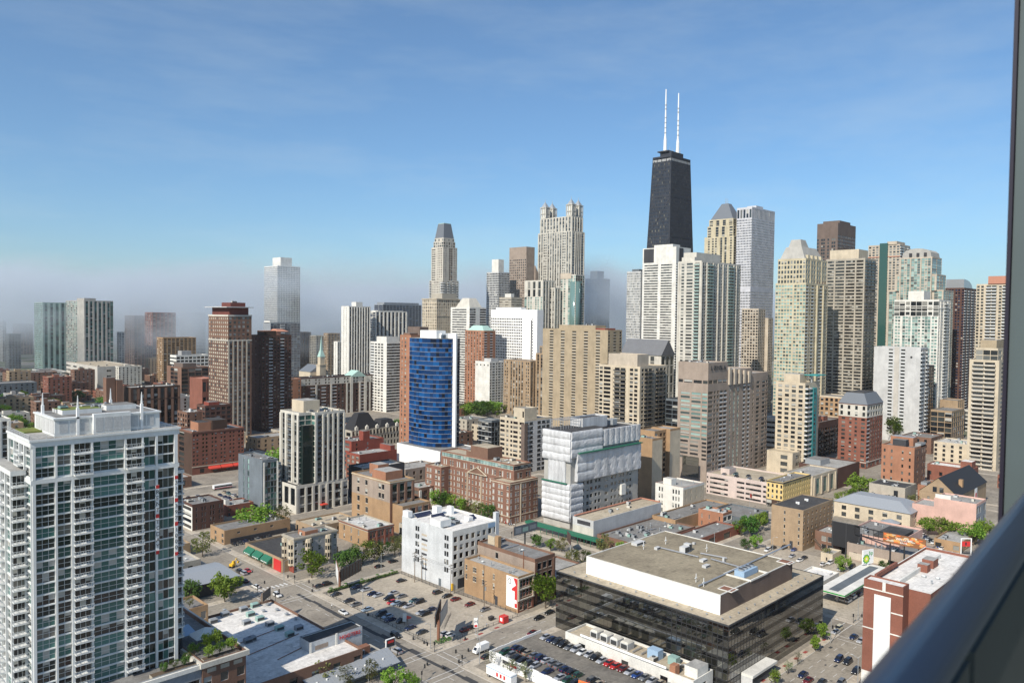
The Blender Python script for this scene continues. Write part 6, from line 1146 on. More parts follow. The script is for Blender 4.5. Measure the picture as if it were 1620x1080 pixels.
for k in range(2):
    mb.box(x0-.5,y0-.4,83.6+k*.45,x1+.5,y0-.34,83.66+k*.45); mb.box(x0-.5,y0-.4,83.6+k*.45,x0-.44,y1,83.66+k*.45)
for k in range(20): mb.box(x0-.5+k*1.7,y0-.4,83,x0-.45+k*1.7,y0-.35,84.1); mb.box(x0-.5,y0-.4+k*1.5,83,x0-.45,y0-.35+k*1.5,84.1)
b.part('roof_railing', mb, ['rail_white'])
# set back crown
cx0,cy0,cx1,cy1 = X(54.1),Y(207.3),X(78.4),Y(224.5); mb = MB(); mb.box(cx0,cy0,83.02,cx1,cy1,87.0); mb.box(cx0+8.2,cy0-1.2,83.02,cx0+16.8,cy0,87.9); b.part('crown', mb, ['cladwhite']); mb = MB(); mb.box(cx0-.3,cy0-.3,87.0,cx1+.3,cy1+.3,87.4); b.part('crown_cornice', mb, ['cladwhite'])
mb = MB()
for k in range(4): mb.box(cx0-.06,cy0+.6+k*3.9,83.6,cx0-.01,cy0+4.0+k*3.9,86.7)
for k in range(4): mb.box(cx0+8.6+k*2.1,cy0-1.27,83.6,cx0+10.4+k*2.1,cy0-1.21,87.0)
for k in range(3): mb.box(cx0+1+k*2.3,cy0-.07,83.8,cx0+2.9+k*2.3,cy0-.01,86.6); mb.box(cx0+17.2+k*2,cy0-.07,83.8,cx0+18.9+k*2,cy0-.01,86.6)
tag(b.part('crown_panels', mb, ['lightgrey']), kind='stuff')
for (sx,sy) in ((cx0+.3,cy1-6),(cx0+5,cy0),(cx0+17,cy1-3),(cx1-4.5,cy0-.1)):
    mb = MB(); mb.box(sx-.3,sy-.3,83,sx+.3,sy+.3,89.6); mb.frust((sx-.18,sy-.18,sx+.18,sy+.18),89.6,(sx-.06,sy-.06,sx+.06,sy+.06),92.6); b.part('spire', mb, ['purewhite'])
b.box('crown_roof', cx0+.6,cy0+1.2,87.4,cx1-.6,cy1-.6,87.5,'roof_grey'); b.box('roof_box', cx0+3,cy0+5,87.5,cx0+12,cy0+9,88.6,'cladwhite','roof_green'); b.box('roof_box', cx0+3,cy0+10,87.5,cx0+12,cy0+13.5,88.4,'lightgrey','roof_green'); b.box('roof_box', cx0+14,cy0+8,87.5,cx1-3,cy0+15,88.7,'cladwhite','roof_grey'); b.clutter(14,87.5,(cx0+3,cy0+9,cx1-4,cy1-1.5),seed=201)
# west and east wings, lower
wx0,wy0,wx1,wy1 = X(46.2),Y(211.2),X(48.88),Y(231); wb = (wx0,wy0,wx1,wy1)
bays(b,'S',wb,9,74.2,24,[('B',2.68,3)],gm3); bays(b,'W',wb,9,74.2,24,[('P',.8,0),('G',4.2,3),('P',.7,0),('G',3.4,2),('P',.7,0),('B',3.4,3),('P',.7,0),('G',4.6,3),('P',.8,0)],gm3)
b.box('wing_core', wx0+.31,wy0+.31,0,wx1,wy1,74.2,'charcoal'); b.box('wing_cornice', wx0-.5,wy0-.5,74.2,wx1-.02,wy1+.2,75.4,'cladwhite','roof_light')
ex0,ey0,ex1,ey1 = X(82.9),Y(209.5),X(85.2),Y(232); eb = (ex0,ey0,ex1,ey1); bays(b,'S',eb,26,70,16,[('B',1.9,2),('P',.4,0)],gm3); b.box('wing_core', ex0+.02,ey0+.31,0,ex1-.02,ey1,70,'charcoal'); b.mb.quad((ex1,ey0,26),(ex1,ey1,26),(ex1,ey1,70.8),(ex1,ey0,70.8)); b.box('wing_cornice', ex0+.02,ey0-.4,70,ex1+.3,ey1,70.9,'cladwhite','roof_light')
# red lettered banners on two piers
for (e_, txt, zt_) in ((77.0,'RENT TODAY',68.6),(81.8,'312.397.1000',70.4)):
    ln = 1.55*len(txt)+2.4; mb = MB(); mb.box(X(e_)-.42,y0-.56,zt_-ln,X(e_)+.42,y0-.40,zt_); bn = b.part('banner', mb, ['white_paint'], label='white vertical banner with red end blocks and dark letters' if txt[0] == 'R' else 'white vertical banner with a dark telephone number')
    for z in (zt_-.9, zt_-ln): mb = MB(); mb.box(X(e_)-.42,y0-.6,z,X(e_)+.42,y0-.565,z+.9); mb.build('banner_block', ['red_paint'], bn)
    for k, ch in enumerate(txt):
        z = zt_-2.4-1.55*k
        if ch in ' .': mb = MB(); mb.box(X(e_)-.42,y0-.6,z+.1,X(e_)+.42,y0-.565,z+1.1); mb.build('banner_block', ['red_paint'], bn)
        else:
            text_part(bn, ch, 1.5, (X(e_)-.4,y0-.62,z+.1), 'S', 'metal_dark', 'banner_letter', .01)
b.finish()
# brick podium with roof garden
b = Bld('brick_podium', 'brick and stone podium with a white cornice and roof garden under the white tower', (24,197.3,97.2,244,22.4), 'brownbrick', 'roof_grey', 'building', 'g_dark', indiv=True)
xs = 85.3-b.cx; b.vol((xs,b.y0,b.x1,b.y1), 0, 22.4, S=[dict(pat='W.W.W', nf=5, wf=.75, hf=.6, sill=.15, z1=19.0)], par=1.0); b.vol((b.x0,b.y0+.4,xs-.05,b.y1), 0, 22.0, m='coolgrey', roof='roof_grey', S=[dict(pat='.W.W.W.W.W.W', nf=5, z1=18.8)], par=1.0)
b.cornice(21.0,.7,1.3,'offwhite',(xs,b.y0,b.x1,b.y1)); b.cornice(20.8,.5,1.1,'white',(b.x0,b.y0+.4,xs-.8,b.y1))
for k in range(3): mb = MB(); x = xs+1.2+k*3.6; mb.box(x,b.y0-.12,19.3,x+2.4,b.y0-.01,20.4); b.part('stone_panel', mb, ['stone'])
b.box('planter', xs+1,b.y0+1.4,21.4,b.x1-1.2,b.y0+3.2,22.2,'stone','soil'); b.box('planter', xs-12,b.y0+1.6,21,xs-.8,b.y0+3.6,21.9,'stone','soil'); b.finish()
r = empty('garden_tent', (92.0,211,21.4), 'white and blue square tent on the podium roof garden', 'tent'); mb = MB(); mb.frust((-3.6,-3,3.6,3),2.5,(-.2,-.2,.2,.2),4.4); mb.build('canvas', ['pale_print'], r)
for sx in (-3.4,3.4):
    for sy in (-2.8,2.8): mb = MB(); mb.tube((sx,sy,0),(sx,sy,2.5),.07); mb.build('pole', ['metal_grey'], r)
r = empty('garden_awning', (88.0,216,21.4), 'blue sloping awning beside the roof garden tent', 'awning'); mb = MB(); mb.quad((-2.6,-3,2.6),(2.6,-3,2.6),(2.6,3,3.4),(-2.6,3,3.4)); mb.quad((-2.6,-3,2.55),(-2.6,3,3.35),(2.6,3,3.35),(2.6,-3,2.55)); mb.build('canvas', ['blue_canvas'], r)
for sx in (-2.4,2.4): mb = MB(); mb.tube((sx,-2.8,0),(sx,-2.8,2.6),.07); mb.build('pole', ['metal_grey'], r)

# white roofed warehouse
b = simple('white_roof_warehouse', 'low warehouse with a broad white roof full of small grey machines', (98.6,204,139.2,262.5,8.2), 'brownbrick', 'roof_snow', W=None, S=dict(pat='w.w.w.w.w.w',nf=2), glass='g_dark')
for k, (gx, gy, kind) in enumerate([(p[0],p[1],kk) for p, kk in [((132.0,261.3),'t'),((127.4,260.6),'g'),((127.0,254.5),'t'),((127.5,248.6),'t'),((122.6,248.6),'g'),((120.6,260.5),'g'),((127.8,242.2),'b'),((128.3,236.6),'t'),((128.3,229.8),'t'),((133.1,232.4),'b'),((114.9,257.3),'b'),((117.5,234.7),'b'),((116.0,234.2),'b')]]):
    x, y = gx-b.cx, gy-b.cy; mb = MB(); mb.box(x-1.3,y-.9,7.4,x+1.3,y+.9,8.7); mb.box(x-1.2,y-.93,7.7,x+1.2,y-.905,8.5,1); mb.frust((x-1.4,y-1,x+1.4,y+1),8.7,(x-1.1,y-.7,x+1.1,y+.7),9.0); b.part('air_conditioner', mb, [{'t':'metal_teal','g':'metal_grey','b':'coolgrey'}[kind],'metal_dark'])
for p in ((135.9,259.3),(136.0,252.6),(136.4,246.5),(136.7,240.7),(122.3,264.6),(132.0,254.7)):
    x, y = p[0]-b.cx, p[1]-b.cy; mb = MB(); mb.cyl(x,y,7.4,8.1,.5,.4,n=8); mb.cyl(x,y,8.1,8.4,.8,.3,n=8); b.part('roof_vent', mb, ['metal_grey'])
for k in range(3): mb = MB(); mb.tube((b.x0+8+k*5,b.y0+30-k*9,7.6),(b.x1-8,b.y0+34-k*9,7.6),.12,n=5); b.part('roof_pipe', mb, ['rust'])
b.finish()
# restaurant with sign wall
HT = PL['hoot']; b = Bld('sign_wall_restaurant', 'restaurant with a tall grey sign wall, red lettering and a low metal roof', (HT[0],HT[1],HT[2],HT[3],HT[4]), 'bluegreywall', 'roof_dark', 'restaurant', 'g_dark', indiv=True)
x0,y0,x1,y1,zt = b.x0,b.y0,b.x1,b.y1,b.z1
b.vol(par=.35, m='bluegreywall', capm='charcoal'); b.box('pier', x0-.15,y0-.25,3.9,x0+.45,y0-.003,zt-.1,'white'); b.box('pier', x0+9.2,y0-.25,3.9,x0+9.8,y0-.003,zt+.3,'white')
text_part(b.root, 'HOOTERS', 1.75, (x0+10.6,y0-.12,zt-2.2), 'S', 'red_paint', 'sign_lettering', .06)
b.box('faded_print', x0+1.8,y0-.03,zt-3,x0+6.5,y0-.004,zt-1.6,'granite')
b.vol((x0-14,y0-12,x1+3,y0-.05), 0, 4, S=dict(pat='.w.w.w.w.w.w.',nf=1,wf=.8), par=.3, roof='roof_grey', m='greycast'); mb = MB(); mb.poly([(x0-8,y0-15.6,2.7),(x1+4,y0-15.6,2.7),(x1+4,y0-8.5,5.2),(x0-8,y0-8.5,5.2)]); mb.poly([(x0-8,y0-8.5,5.2),(x1+4,y0-8.5,5.2),(x1+4,y0-8.5,4),(x0-8,y0-8.5,4)]); mb.poly([(x1+4,y0-15.6,2.7),(x1+4,y0-12,2.6),(x1+4,y0-8.5,4),(x1+4,y0-8.5,5.2)]); b.part('metal_roof', mb, ['roof_metal'])
for k in range(8): mb = MB(); mb.cyl(x0-5+k*3.4,y0-12.4,3.6,4.2,.3,.3,n=8); b.part('roof_lamp', mb, ['white_paint'])
for k in range(28): mb = MB(); xx = x0-7.6+k*1.12; mb.tube((xx,y0-15.6,2.74),(xx,y0-8.5,5.24),.04,n=4); b.part('roof_seam', mb, ['metal_grey'])
b.clutter(8,3.75,(x0-2,y0-7.5,x1+1,y0-1),seed=211); b.box('kitchen_stack', x0+13,y0-5,3.7,x0+19,y0-2.6,6,'rust'); b.box('air_unit', x0-1,y0-4,3.7,x0+3,y0-1.4,5.4,'metal_grey')
b.finish()
r = empty('roadside_sign', (HT[2]+6.2,HT[1]-7,0), 'small framed red and black sign board beside the sign wall restaurant', 'sign'); mb = MB(); mb.box(-1.8,-.25,4.2,1.8,.25,7); mb.build('frame', ['white_paint'], r); mb = MB(); mb.box(-1.6,-.3,4.4,1.6,-.255,6.8); mb.build('face', ['black_paint'], r); mb = MB(); mb.box(-1.2,-.33,5.6,1.2,-.305,6.4); mb.build('print', ['red_paint'], r); mb = MB(); mb.tube((0,0,0),(0,0,4.2),.15); mb.build('post', ['metal_dark'], r)
# low grey roof beside the podium
b = simple('low_building', 'low grey roofed building at the bottom left edge before the podium', (66,168,88,188,17), 'brownbrick', 'roof_light', W=None, S=dict(pat='w.w.w',nf=4)); b.finish()

# ------------------------------------------------------------------ black glass office block
BK = PL['black']; b = Bld('black_glass_building', 'wide low office building of black mirror glass with a white sided roof block', BK, 'black_paint', 'roof_tan', 'building', 'g_black', frame='frame_dark', indiv=True)
x0,y0,x1,y1,zt = b.x0,b.y0,b.x1,b.y1,b.z1; box = (x0,y0,x1,y1)
rows = [(.3,2.3),(2.34,3.7)]
for k in range(5): rows += [(3.9+k*3.35,6.0+k*3.35),(6.04+k*3.35,7.2+k*3.35)]
for face, L, n in (('S',x1-x0,36),('W',y1-y0,38)):
    P_ = b.frame_of(face, *box)
    for i in range(n):
        for (za,zb) in rows: b.wins.append((face, P_, L*i/n+.03, L*(i+1)/n-.03, za, min(zb,zt-.25), .01, 'g_black' if zb-za > 1.5 else 'g_navy2', (1,1)))
P_ = b.frame_of('W', *box)
b.mb.box(x0+.06,y0+.06,0,x1,y1,zt-.06); mb = MB(); mb.box(x0+.1,y0+.1,zt-.05,x1-.1,y1-.1,zt); b.part('roof_terrace', mb, ['roof_tan']); mb = MB()
for r_ in ((x0-.05,y0-.05,x1+.05,y0+.25),(x0-.05,y1-.25,x1+.05,y1+.05),(x0-.05,y0+.25,x0+.25,y1-.25),(x1-.25,y0+.25,x1+.05,y1-.25)): mb.box(r_[0],r_[1],zt-.2,r_[2],r_[3],zt+.18)
b.part('roof_rim', mb, ['metal_dark'])
pe = PL['pent']; px0,py0,px1,py1 = pe[0]-b.cx,pe[1]-b.cy,pe[2]-b.cx,pe[3]-b.cy; zp = 27.0
mb = MB(); mb.quad((px0,py1,zt),(px0,py0,zt),(px0,py0,zp),(px0,py1,zp),0)
for a_,c_ in (((px0,py0),(px1,py0)),((px1,py0),(px1,py1)),((px1,py1),(px0,py1))): mb.quad((*a_,zt),(*c_,zt),(*c_,zp),(*a_,zp),1)
mb.quad((px0,py0,zp-.15),(px1,py0,zp-.15),(px1,py1,zp-.15),(px0,py1,zp-.15),2); b.part('roof_block', mb, ['purewhite','brownmetal','roof_gravel'])
mb = MB()
for r_ in ((px0-.02,py0-.02,px1+.02,py0+.3),(px0-.02,py1-.3,px1+.02,py1+.02),(px0-.02,py0+.3,px0+.3,py1-.3),(px1-.3,py0+.3,px1+.02,py1-.3)): mb.box(r_[0],r_[1],zp-.14,r_[2],r_[3],zp+.12)
b.part('roof_edge', mb, ['white'])
for k in range(12): 
    for (vx,vy) in ((x0+3,y0+4+k*5.4),(x0+6+k*5.2,y0+3)):
        mb = MB(); mb.cyl(vx,vy,zt,zt+.5,.14,n=6); mb.cyl(vx,vy,zt+.5,zt+.6,.35,n=6); b.part('roof_vent', mb, ['metal_grey'])
def rp(p): return p[0]-b.cx, p[1]-b.cy
cx_, cy_ = rp((241.8,128.5)); mb = MB()
for r_ in ((-6,-5,6,-4.6),(-6,4.6,6,5),(-6,-4.6,-5.6,4.6),(5.6,-4.6,6,4.6)): mb.box(cx_+r_[0],cy_+r_[1],zp-.14,cx_+r_[2],cy_+r_[3],zp+.4)
b.part('chiller_curb', mb, ['white']); mb = MB(); mb.box(cx_-4.6,cy_-1.8,zp-.1,cx_+4.6,cy_+1.8,zp+1.9)
for k in range(4):
    mb.cyl(cx_-3.4+k*2.3,cy_,zp+1.9,zp+2.5,1.0,n=14,m=1); mb.cyl(cx_-3.4+k*2.3,cy_,zp+2.5,zp+2.53,.85,n=14,m=2)
b.part('chiller', mb, ['blue_canvas','metal_grey','metal_dark'])
for (p, w_, d_, h_) in (((247.4,156.2),3.2,2.4,2.2),((250.3,156.7),2,2.4,2.6),((243.4,174.0),5.5,2.6,.9),((243.3,145.8),3,1.6,.7),((238.3,141.7),3,1.6,.7),((243.3,165.3),2.4,1.4,.8),((259.1,159.5),1,1,.6),((248.6,140.8),.8,.8,1.2)):
    ax, ay = rp(p); mb = MB(); mb.box(ax-w_/2,ay-d_/2,zp-.1,ax+w_/2,ay+d_/2,zp+h_); mb.box(ax-w_/2+.2,ay-d_/2-.03,zp+.2,ax+w_/2-.2,ay-d_/2-.005,zp+h_-.15,1); b.part('air_conditioner', mb, ['lightgrey','metal_dark'])
for (p, q_) in (((218.5,132.5),(285.0,133.5)),((244.6,166.2),(245.2,149.0)),((246.6,144.7),(245.7,133.1)),((249.7,150.9),(251.5,141.2))):
    (ax,ay),(cx2,cy2) = rp(p), rp(q_); mb = MB(); mb.tube((ax,ay,zp+.35),(cx2,cy2,zp+.35),.28,n=6); b.part('duct', mb, ['steel'])
for p in ((222.1,135.7),(220.2,131.7),(254.1,151.0),(251.1,166.9),(239.4,168.8)):
    ax, ay = rp(p); mb = MB(); mb.tube((ax,ay,zp-.1),(ax,ay,zp+2.8),.1,n=6); mb.box(ax-.6,ay-.1,zp+1.2,ax+.6,ay+.1,zp+1.5); b.part('aerial', mb, ['white_paint'])
for (p, w_, d_) in (((223.9,125.1),3.6,4.5),((264.4,125.3),3.6,4.5)):
    ax, ay = rp(p); mb = MB(); mb.box(ax-w_/2,ay-d_/2,zp-.13,ax+w_/2,ay+d_/2,zp-.05); 
    for r_ in ((-w_/2-.3,-d_/2-.3,w_/2+.3,-d_/2),(-w_/2-.3,d_/2,w_/2+.3,d_/2+.3),(-w_/2-.3,-d_/2,-w_/2,d_/2),(w_/2,-d_/2,w_/2+.3,d_/2)): mb.box(ax+r_[0],ay+r_[1],zp-.14,ax+r_[2],ay+r_[3],zp+.1,1)
    b.part('roof_hatch', mb, ['rust','white'])
ax, ay = rp((262.5,125.0)); mb = MB(); mb.box(ax-1.6,ay-1,zt,ax+1.6,ay+1,zt+1.6); mb.box(ax-2.6,ay-.4,zt,ax-1.65,ay+.4,zt+1.1); b.part('air_conditioner', mb, ['metal_grey'])
b.box('entrance_canopy', x0+8,y0-4,3.4,x0+24,y0-.1,4.2,'white'); b.box('entrance_wall', x0+8,y0-3.8,.13,x0+8.4,y0-.1,3.4,'lightgrey')
q = random.Random(3); b.finish()
for o in b.root.children:
    if o.name.startswith('window') and o.type == 'MESH' and 'panes' not in o.name: o.rotation_euler.z += R(q.uniform(-.22,.22)); o.rotation_euler.x += R(q.uniform(-.2,.2))
# annex between deck and black glass
b = simple('service_annex', 'low annex with white wall and a row of cooling machines against the black glass building', (199.4,122,210.4,172,6.2), 'white', 'roof_tan', W=[dict(pat='..g.....g....g...',nf=1,z1=4.6)], S=dict(pat='.g.',nf=1,z1=4.4), glass='g_dark')
for k in range(4): y = b.y1-9-k*4.2; mb = MB(); mb.box(b.x0+4,y-1.5,5.4,b.x0+7.6,y+1.5,7.6); mb.frust((b.x0+4,y-1.5,b.x0+7.6,y+1.5),7.6,(b.x0+4.4,y-1.1,b.x0+7.2,y+1.1),8.1,1); mb.box(b.x0+3.96,y-1.2,5.8,b.x0+3.995,y+1.2,7.3,2); b.part('cooling_tower', mb, ['lightgrey','offwhite','metal_dark'])
b.box('air_unit', b.x0+5,b.y0+16,5.4,b.x0+8,b.y0+20,8.4,'blue_canvas'); b.box('air_unit', b.x0+6,b.y0+10,5.4,b.x0+8.5,b.y0+13,7.8,'metal_teal'); b.box('brick_stack', b.x0+.3,b.y0+6.5,3,b.x0+2.6,b.y0+8.5,8.4,'orangebrick'); b.box('stair_house', b.x0+3,b.y0+.5,5.4,b.x0+9,b.y0+5,8.6,'white','roof_light'); b.clutter(9,5.45,(b.x0+1.5,b.y0+6,b.x1-2,b.y0+26),seed=221)
mb = MB(); mb.tube((b.x0+.9,b.y1-6,6.5),(b.x0+.9,b.y0+10,6.5),.4,n=8); b.part('duct', mb, ['white_paint']); b.finish()

# raised parking deck with white fence
mb = MB(); mb.box(174.4,100+14,0,199.3,183.2,2.6,1,0); struct('parking_deck', mb, ['deck_asphalt','white'])
r = empty('white_fence', (174.4,150,0), 'long white panel fence along the raised parking deck', 'fence')
q = random.Random(8)
for k in range(24):
    y = 33-2.75*(k+1); mb = MB(); h_ = 3.75+.18*(k%2); mb.box(-.14,y,.13,.14,y+2.68,h_,0); mb.build('fence_panel', ['purewhite'], r)
for k in range(8): x = .2+k*3.1; mb = MB(); mb.box(x,33.05,.13,x+3.0,33.3,3.4+.12*(k%2)); mb.build('fence_panel', ['purewhite'], r)
mb = MB(); mb.box(-.3,20,1.4,-.16,27,3.1); bp_ = mb.build('fence_sign', ['pale_print'], r); mb = MB(); mb.box(-.34,20.3,1.7,-.31,23,2.5); mb.build('sign_print', ['red_paint'], bp_); mb = MB(); mb.box(-.34,23.4,1.7,-.31,26.6,2.8); mb.build('sign_print', ['metal_dark'], bp_)
for k, (yy, rz) in enumerate(((-7,.2),(-12,-.1))):
    r = empty('fence_poster', (174.9,150+yy,2.6), 'orange picture panel on the fence, '+('left' if k == 0 else 'right')+' one of the pair', 'sign', rz=rz); mb = MB(); mb.box(-.1,-2.2,.4,.1,2.2,4.2); mb.build('panel', ['orange_print'], r); mb = MB()
    q = random.Random(k)
    for j in range(14): y, z = q.uniform(-2,1.5), q.uniform(.6,3.6); mb.box(-.13,y,z,-.105,y+q.uniform(.2,.6),z+q.uniform(.2,.5))
    mb.build('print', ['caramel_print'], r); mb = MB()
    for sy in (-1.8,1.8): mb.box(-.08,sy-.06,0,.08,sy+.06,.4)
    mb.build('feet', ['metal_dark'], r)

# ------------------------------------------------------------------ brick tower and white roof, right foreground
FR = PL['fright']; b = Bld('brick_corner_building', 'red brick corner tower with a tall white panel and a white roofed wing, right foreground', (FR[0],FR[1]-8,FR[2],FR[3],34), 'redbrick', 'roof_snow', 'building', 'g_mix', indiv=True)
x0,y1 = b.x0,b.y1; y0 = y1-11.4
b.vol((x0,y0,x0+5,y1), 0, 34, par=.4); b.box('white_panel', x0-.15,y0+3.4,6,x0-.01,y0+8.2,30,'cladwhite'); b.box('white_base', x0-.1,y0-.05,.13,x0-.012,y1+.05,5.8,'white')
for z in (31.2,26.0,19): b.box('stone_band', x0-.08,y0-.08,z,x0-.004,y1+.08,z+.35,'white') if z != 26.0 else b.box('stone_band', x0-.08,y0-.08,25.4,x0-.004,y0+3.3,25.75,'white')
b.box('stone_pier', x0-.1,y0+5,31.6,x0-.006,y0+5.9,34.2,'white'); b.vol((x0+5.05,y0-6,b.x1,y1), 0, 32.4, S=dict(pat='.W.W.W.W.W.W',nf=8,m='tan'), par=.9, roof='roof_snow', capm='white')
b.box('roof_curb', x0+9,y0+4,31.5,b.x1-8,y0+4.6,33,'white'); b.box('roof_house', x0+28,y0+2,31.5,x0+31,y0+5,34,'redbrick','roof_light'); b.box('roof_house', x0+34,y0+2,31.5,x0+39,y0+5.5,34.2,'redbrick','roof_light'); b.box('parapet_block', x0+8,y1-1,32.4,x0+26,y1-.2,33.6,'redbrick'); b.clutter(4,31.5,(x0+8,y0-4,x0+26,y0+2),seed=231); b.finish()

# ------------------------------------------------------------------ petrol station
r = empty('petrol_station_canopy', (331,126.5,0), 'long flat petrol station canopy with a dark strip on its white roof', 'canopy')
mb = MB(); mb.box(-24,-5.4,4.6,24,5.4,5.6); mb.build('roof_slab', ['white'], r); mb = MB(); mb.box(-22,-1.9,5.605,21,1.9,5.66); mb.build('roof_strip', ['slate'], r)
mb = MB(); mb.box(-24.06,-5.46,4.85,-24.003,5.46,5.35); mb.box(-24.06,-5.46,4.85,24.06,-5.405,5.35); mb.build('green_stripe', ['bp_green'], r)
for k in range(4):
    mb = MB(); mb.box(-18+k*12,-.4,.13,-17.2+k*12,.4,4.6); mb.build('column', ['lightgrey'], r)
for k in range(4):
    mb = MB(); mb.box(-15.4+k*12+.0,-.5,.13,-14.4+k*12,.5,1.9); o = mb.build('fuel_pump', ['white_paint'], None, (331,126.5,0)); tag(o, ['first','second','third','last'][k]+' fuel pump from the street under the petrol canopy', 'pump', 'fuel pumps under the canopy')
r = empty('petrol_sign', (352.5,129.5,0), 'tall white sign with a green and yellow sunburst and two letters', 'sign')
mb = MB(); mb.box(-3.2,-.3,6.2,3.2,.3,12.4); mb.build('board', ['white_paint'], r); mb = MB(); mb.box(-.25,-.25,.13,.25,.25,6.2); mb.build('post', ['white_paint'], r)
for (rr, nn, m_, yy) in ((2.3,9,'bp_green',-.32),(1.75,9,'bp_lime',-.34),(1.15,9,'bp_yellow',-.36),(.5,9,'white_paint',-.38)):
    mb = MB(); pts = []
    for k in range(nn*2): a_ = math.pi*k/nn; q_ = rr if k % 2 == 0 else rr*.78; pts.append((-1.2+q_*math.cos(a_), yy, 8.5+q_*math.sin(a_)))
    mb.poly(pts); mb.build('sunburst', [m_], r)
text_part(r, 'bp', 2.6, (.2,-.34,10.1), 'S', 'bp_green', 'sign_letters', .02)
r.rotation_euler = (0,0,-.35)
b = simple('station_kiosk', 'small white roofed petrol station kiosk beside the canopy', (318,136,338,148,4), 'white', 'roof_snow', W=dict(pat='.g.',nf=1), S=dict(pat='.g.g.',nf=1), glass='g_dark'); b.clutter(2,3.2,seed=240); b.finish()


# ------------------------------------------------------------------ trees
def leafm(name, dark, light):
    m, t, b = _new(name)
    g = t.nodes.new('ShaderNodeNewGeometry'); oi = t.nodes.new('ShaderNodeObjectInfo')
    c = _mix(t, g.outputs['Random Per Island'], dark, light)
    h = t.nodes.new('ShaderNodeHueSaturation'); t.links.new(c, h.inputs['Color'])
    t.links.new(_map(t, oi.outputs['Random'], 0, 1, .485, .515), h.inputs['Hue']); t.links.new(_map(t, oi.outputs['Random'], 0, 1, .8, 1.2), h.inputs['Value'])
    t.links.new(h.outputs[0], b.inputs['Base Color']); b.inputs['Roughness'].default_value = .6; b.inputs['Specular IOR Level'].default_value = .25
    tr = t.nodes.new('ShaderNodeBsdfTranslucent'); t.links.new(h.outputs[0], tr.inputs[0]); mx = t.nodes.new('ShaderNodeMixShader'); mx.inputs[0].default_value = .35
    o = t.nodes['Material Output']; t.links.new(b.outputs[0], mx.inputs[1]); t.links.new(tr.outputs[0], mx.inputs[2]); t.links.new(mx.outputs[0], o.inputs[0]); MATS[name] = m
leafm('leaf_spring', (.085,.165,.016), (.22,.33,.04)); leafm('leaf_green', (.04,.11,.018), (.11,.21,.035)); leafm('leaf_olive', (.12,.14,.04), (.25,.25,.09)); leafm('leaf_pale', (.16,.20,.10), (.32,.34,.20))
plain('bark', (.09,.07,.05), .95)
def tree_meshes(seed, kind='round', n=26, per=34, leaf=.062, sparse=0):
    """unit tree: height 1, crown about .8 wide; trunk with limbs and leaf-sized faces in clumps"""
    q = random.Random(seed); tr = MB(); cr = MB()
    base = .22; tr.tube((0,0,0),(q.uniform(-.01,.01),0,base),.022,.016,n=7)
    cl = []
    for k in range(n):
        while True:
            x, y, z = q.uniform(-1,1), q.uniform(-1,1), q.uniform(-1,1)
            if .2 < x*x+y*y+z*z < 1: break
        if kind == 'tall': p = (x*.27, y*.27, .57+z*.38)
        elif kind == 'wide': p = (x*.50, y*.50, .58+z*.33)
        else: p = (x*.40, y*.40, .58+z*.36)
        cl.append(p)
    for k, p in enumerate(cl):
        if k % 2 == 0: tr.tube((0,0,base*(.75+.5*q.random())), (p[0]*.85,p[1]*.85,p[2]-.03), .012,.003,n=4)
    tr.tube((0,0,base-.01),(q.uniform(-.04,.04),q.uniform(-.04,.04),.8),.016,.003,n=5)
    for (cx,cy,cz) in cl:
        R_ = q.uniform(.10,.18)
        for j in range(per):
            d = Vector((q.gauss(0,1),q.gauss(0,1),q.gauss(0,.8))).normalized()*R_*q.uniform(.45,1.05); c = Vector((cx,cy,cz))+d
            a = Vector((q.gauss(0,1),q.gauss(0,1),q.gauss(0,.6))).normalized(); b_ = a.orthogonal().normalized(); s_ = leaf*q.uniform(.55,1.1)
            u_ = a*s_*.7; v_ = b_*s_*.5; cr.quad(tuple(c-u_),tuple(c+v_),tuple(c+u_),tuple(c-v_))
    return tr.mesh('trunk',['bark']), cr
TV = []
for k, (kind, lm, n) in enumerate([('round','leaf_spring',26),('round','leaf_green',28),('tall','leaf_spring',24),('wide','leaf_spring',34),('round','leaf_olive',18),('wide','leaf_green',36),('tall','leaf_pale',14),('round','leaf_spring',30)]):
    tr, cr = tree_meshes(40+k, kind, n, 40 if lm != 'leaf_pale' else 22); TV.append((tr, cr.mesh('crown',[lm])))
def tree(x, y, h, v, label, group, name='street_tree', z=.13, sx=1.0):
    q = random.Random(int(x*7+y*13)); r = empty(name, (x,y,z), label, 'tree', group, q.uniform(0,6.28)); r.scale = (h*sx*1.12,h*sx*1.12,h*1.12)
    link('trunk', TV[v][0], r); link('crown', TV[v][1], r); return r
def trees(lst, group, fmt, name='street_tree', refs=None):
    for k, it in enumerate(lst): tree(it[0][0], it[0][1], it[1], it[2], fmt(k, it), group, name, *( [it[3]] if len(it) > 3 else []))
def seq(phrase): return lambda k, it: ORD[k]+' '+phrase
tree(*(174.5,294.0), 11.5, 0, 'big bright green tree at the corner of the stone flats', 'corner trees', sx=1.15)
trees([((190.3,295.3),7.5,1),((194.9,294.6),8,1),((200.6,294.2),10.5,0),((205.9,293.0),9,4),((212.1,294.8),8,1),((219.4,295.9),8,4),((225.2,298.7),7,4)], 'trees along the street behind the lot', seq('tree from the left along the street behind the parking lot'))
tree(*(135.2,292.2), 11, 3, 'round green tree in the dark gap beside the barn roofed building', 'corner trees', sx=.95)
tree(*(125.5,301.3), 8, 1, 'green tree half hidden at the right edge of the white tower', 'corner trees')
tree(*(153.2,354.4), 10, 4, 'brownish thin tree left of the long tan building', 'corner trees', sx=1.1)
tree(*(192.2,379.8), 12, 3, 'broad bright tree before the slim grey panelled building', 'corner trees', sx=1.5)
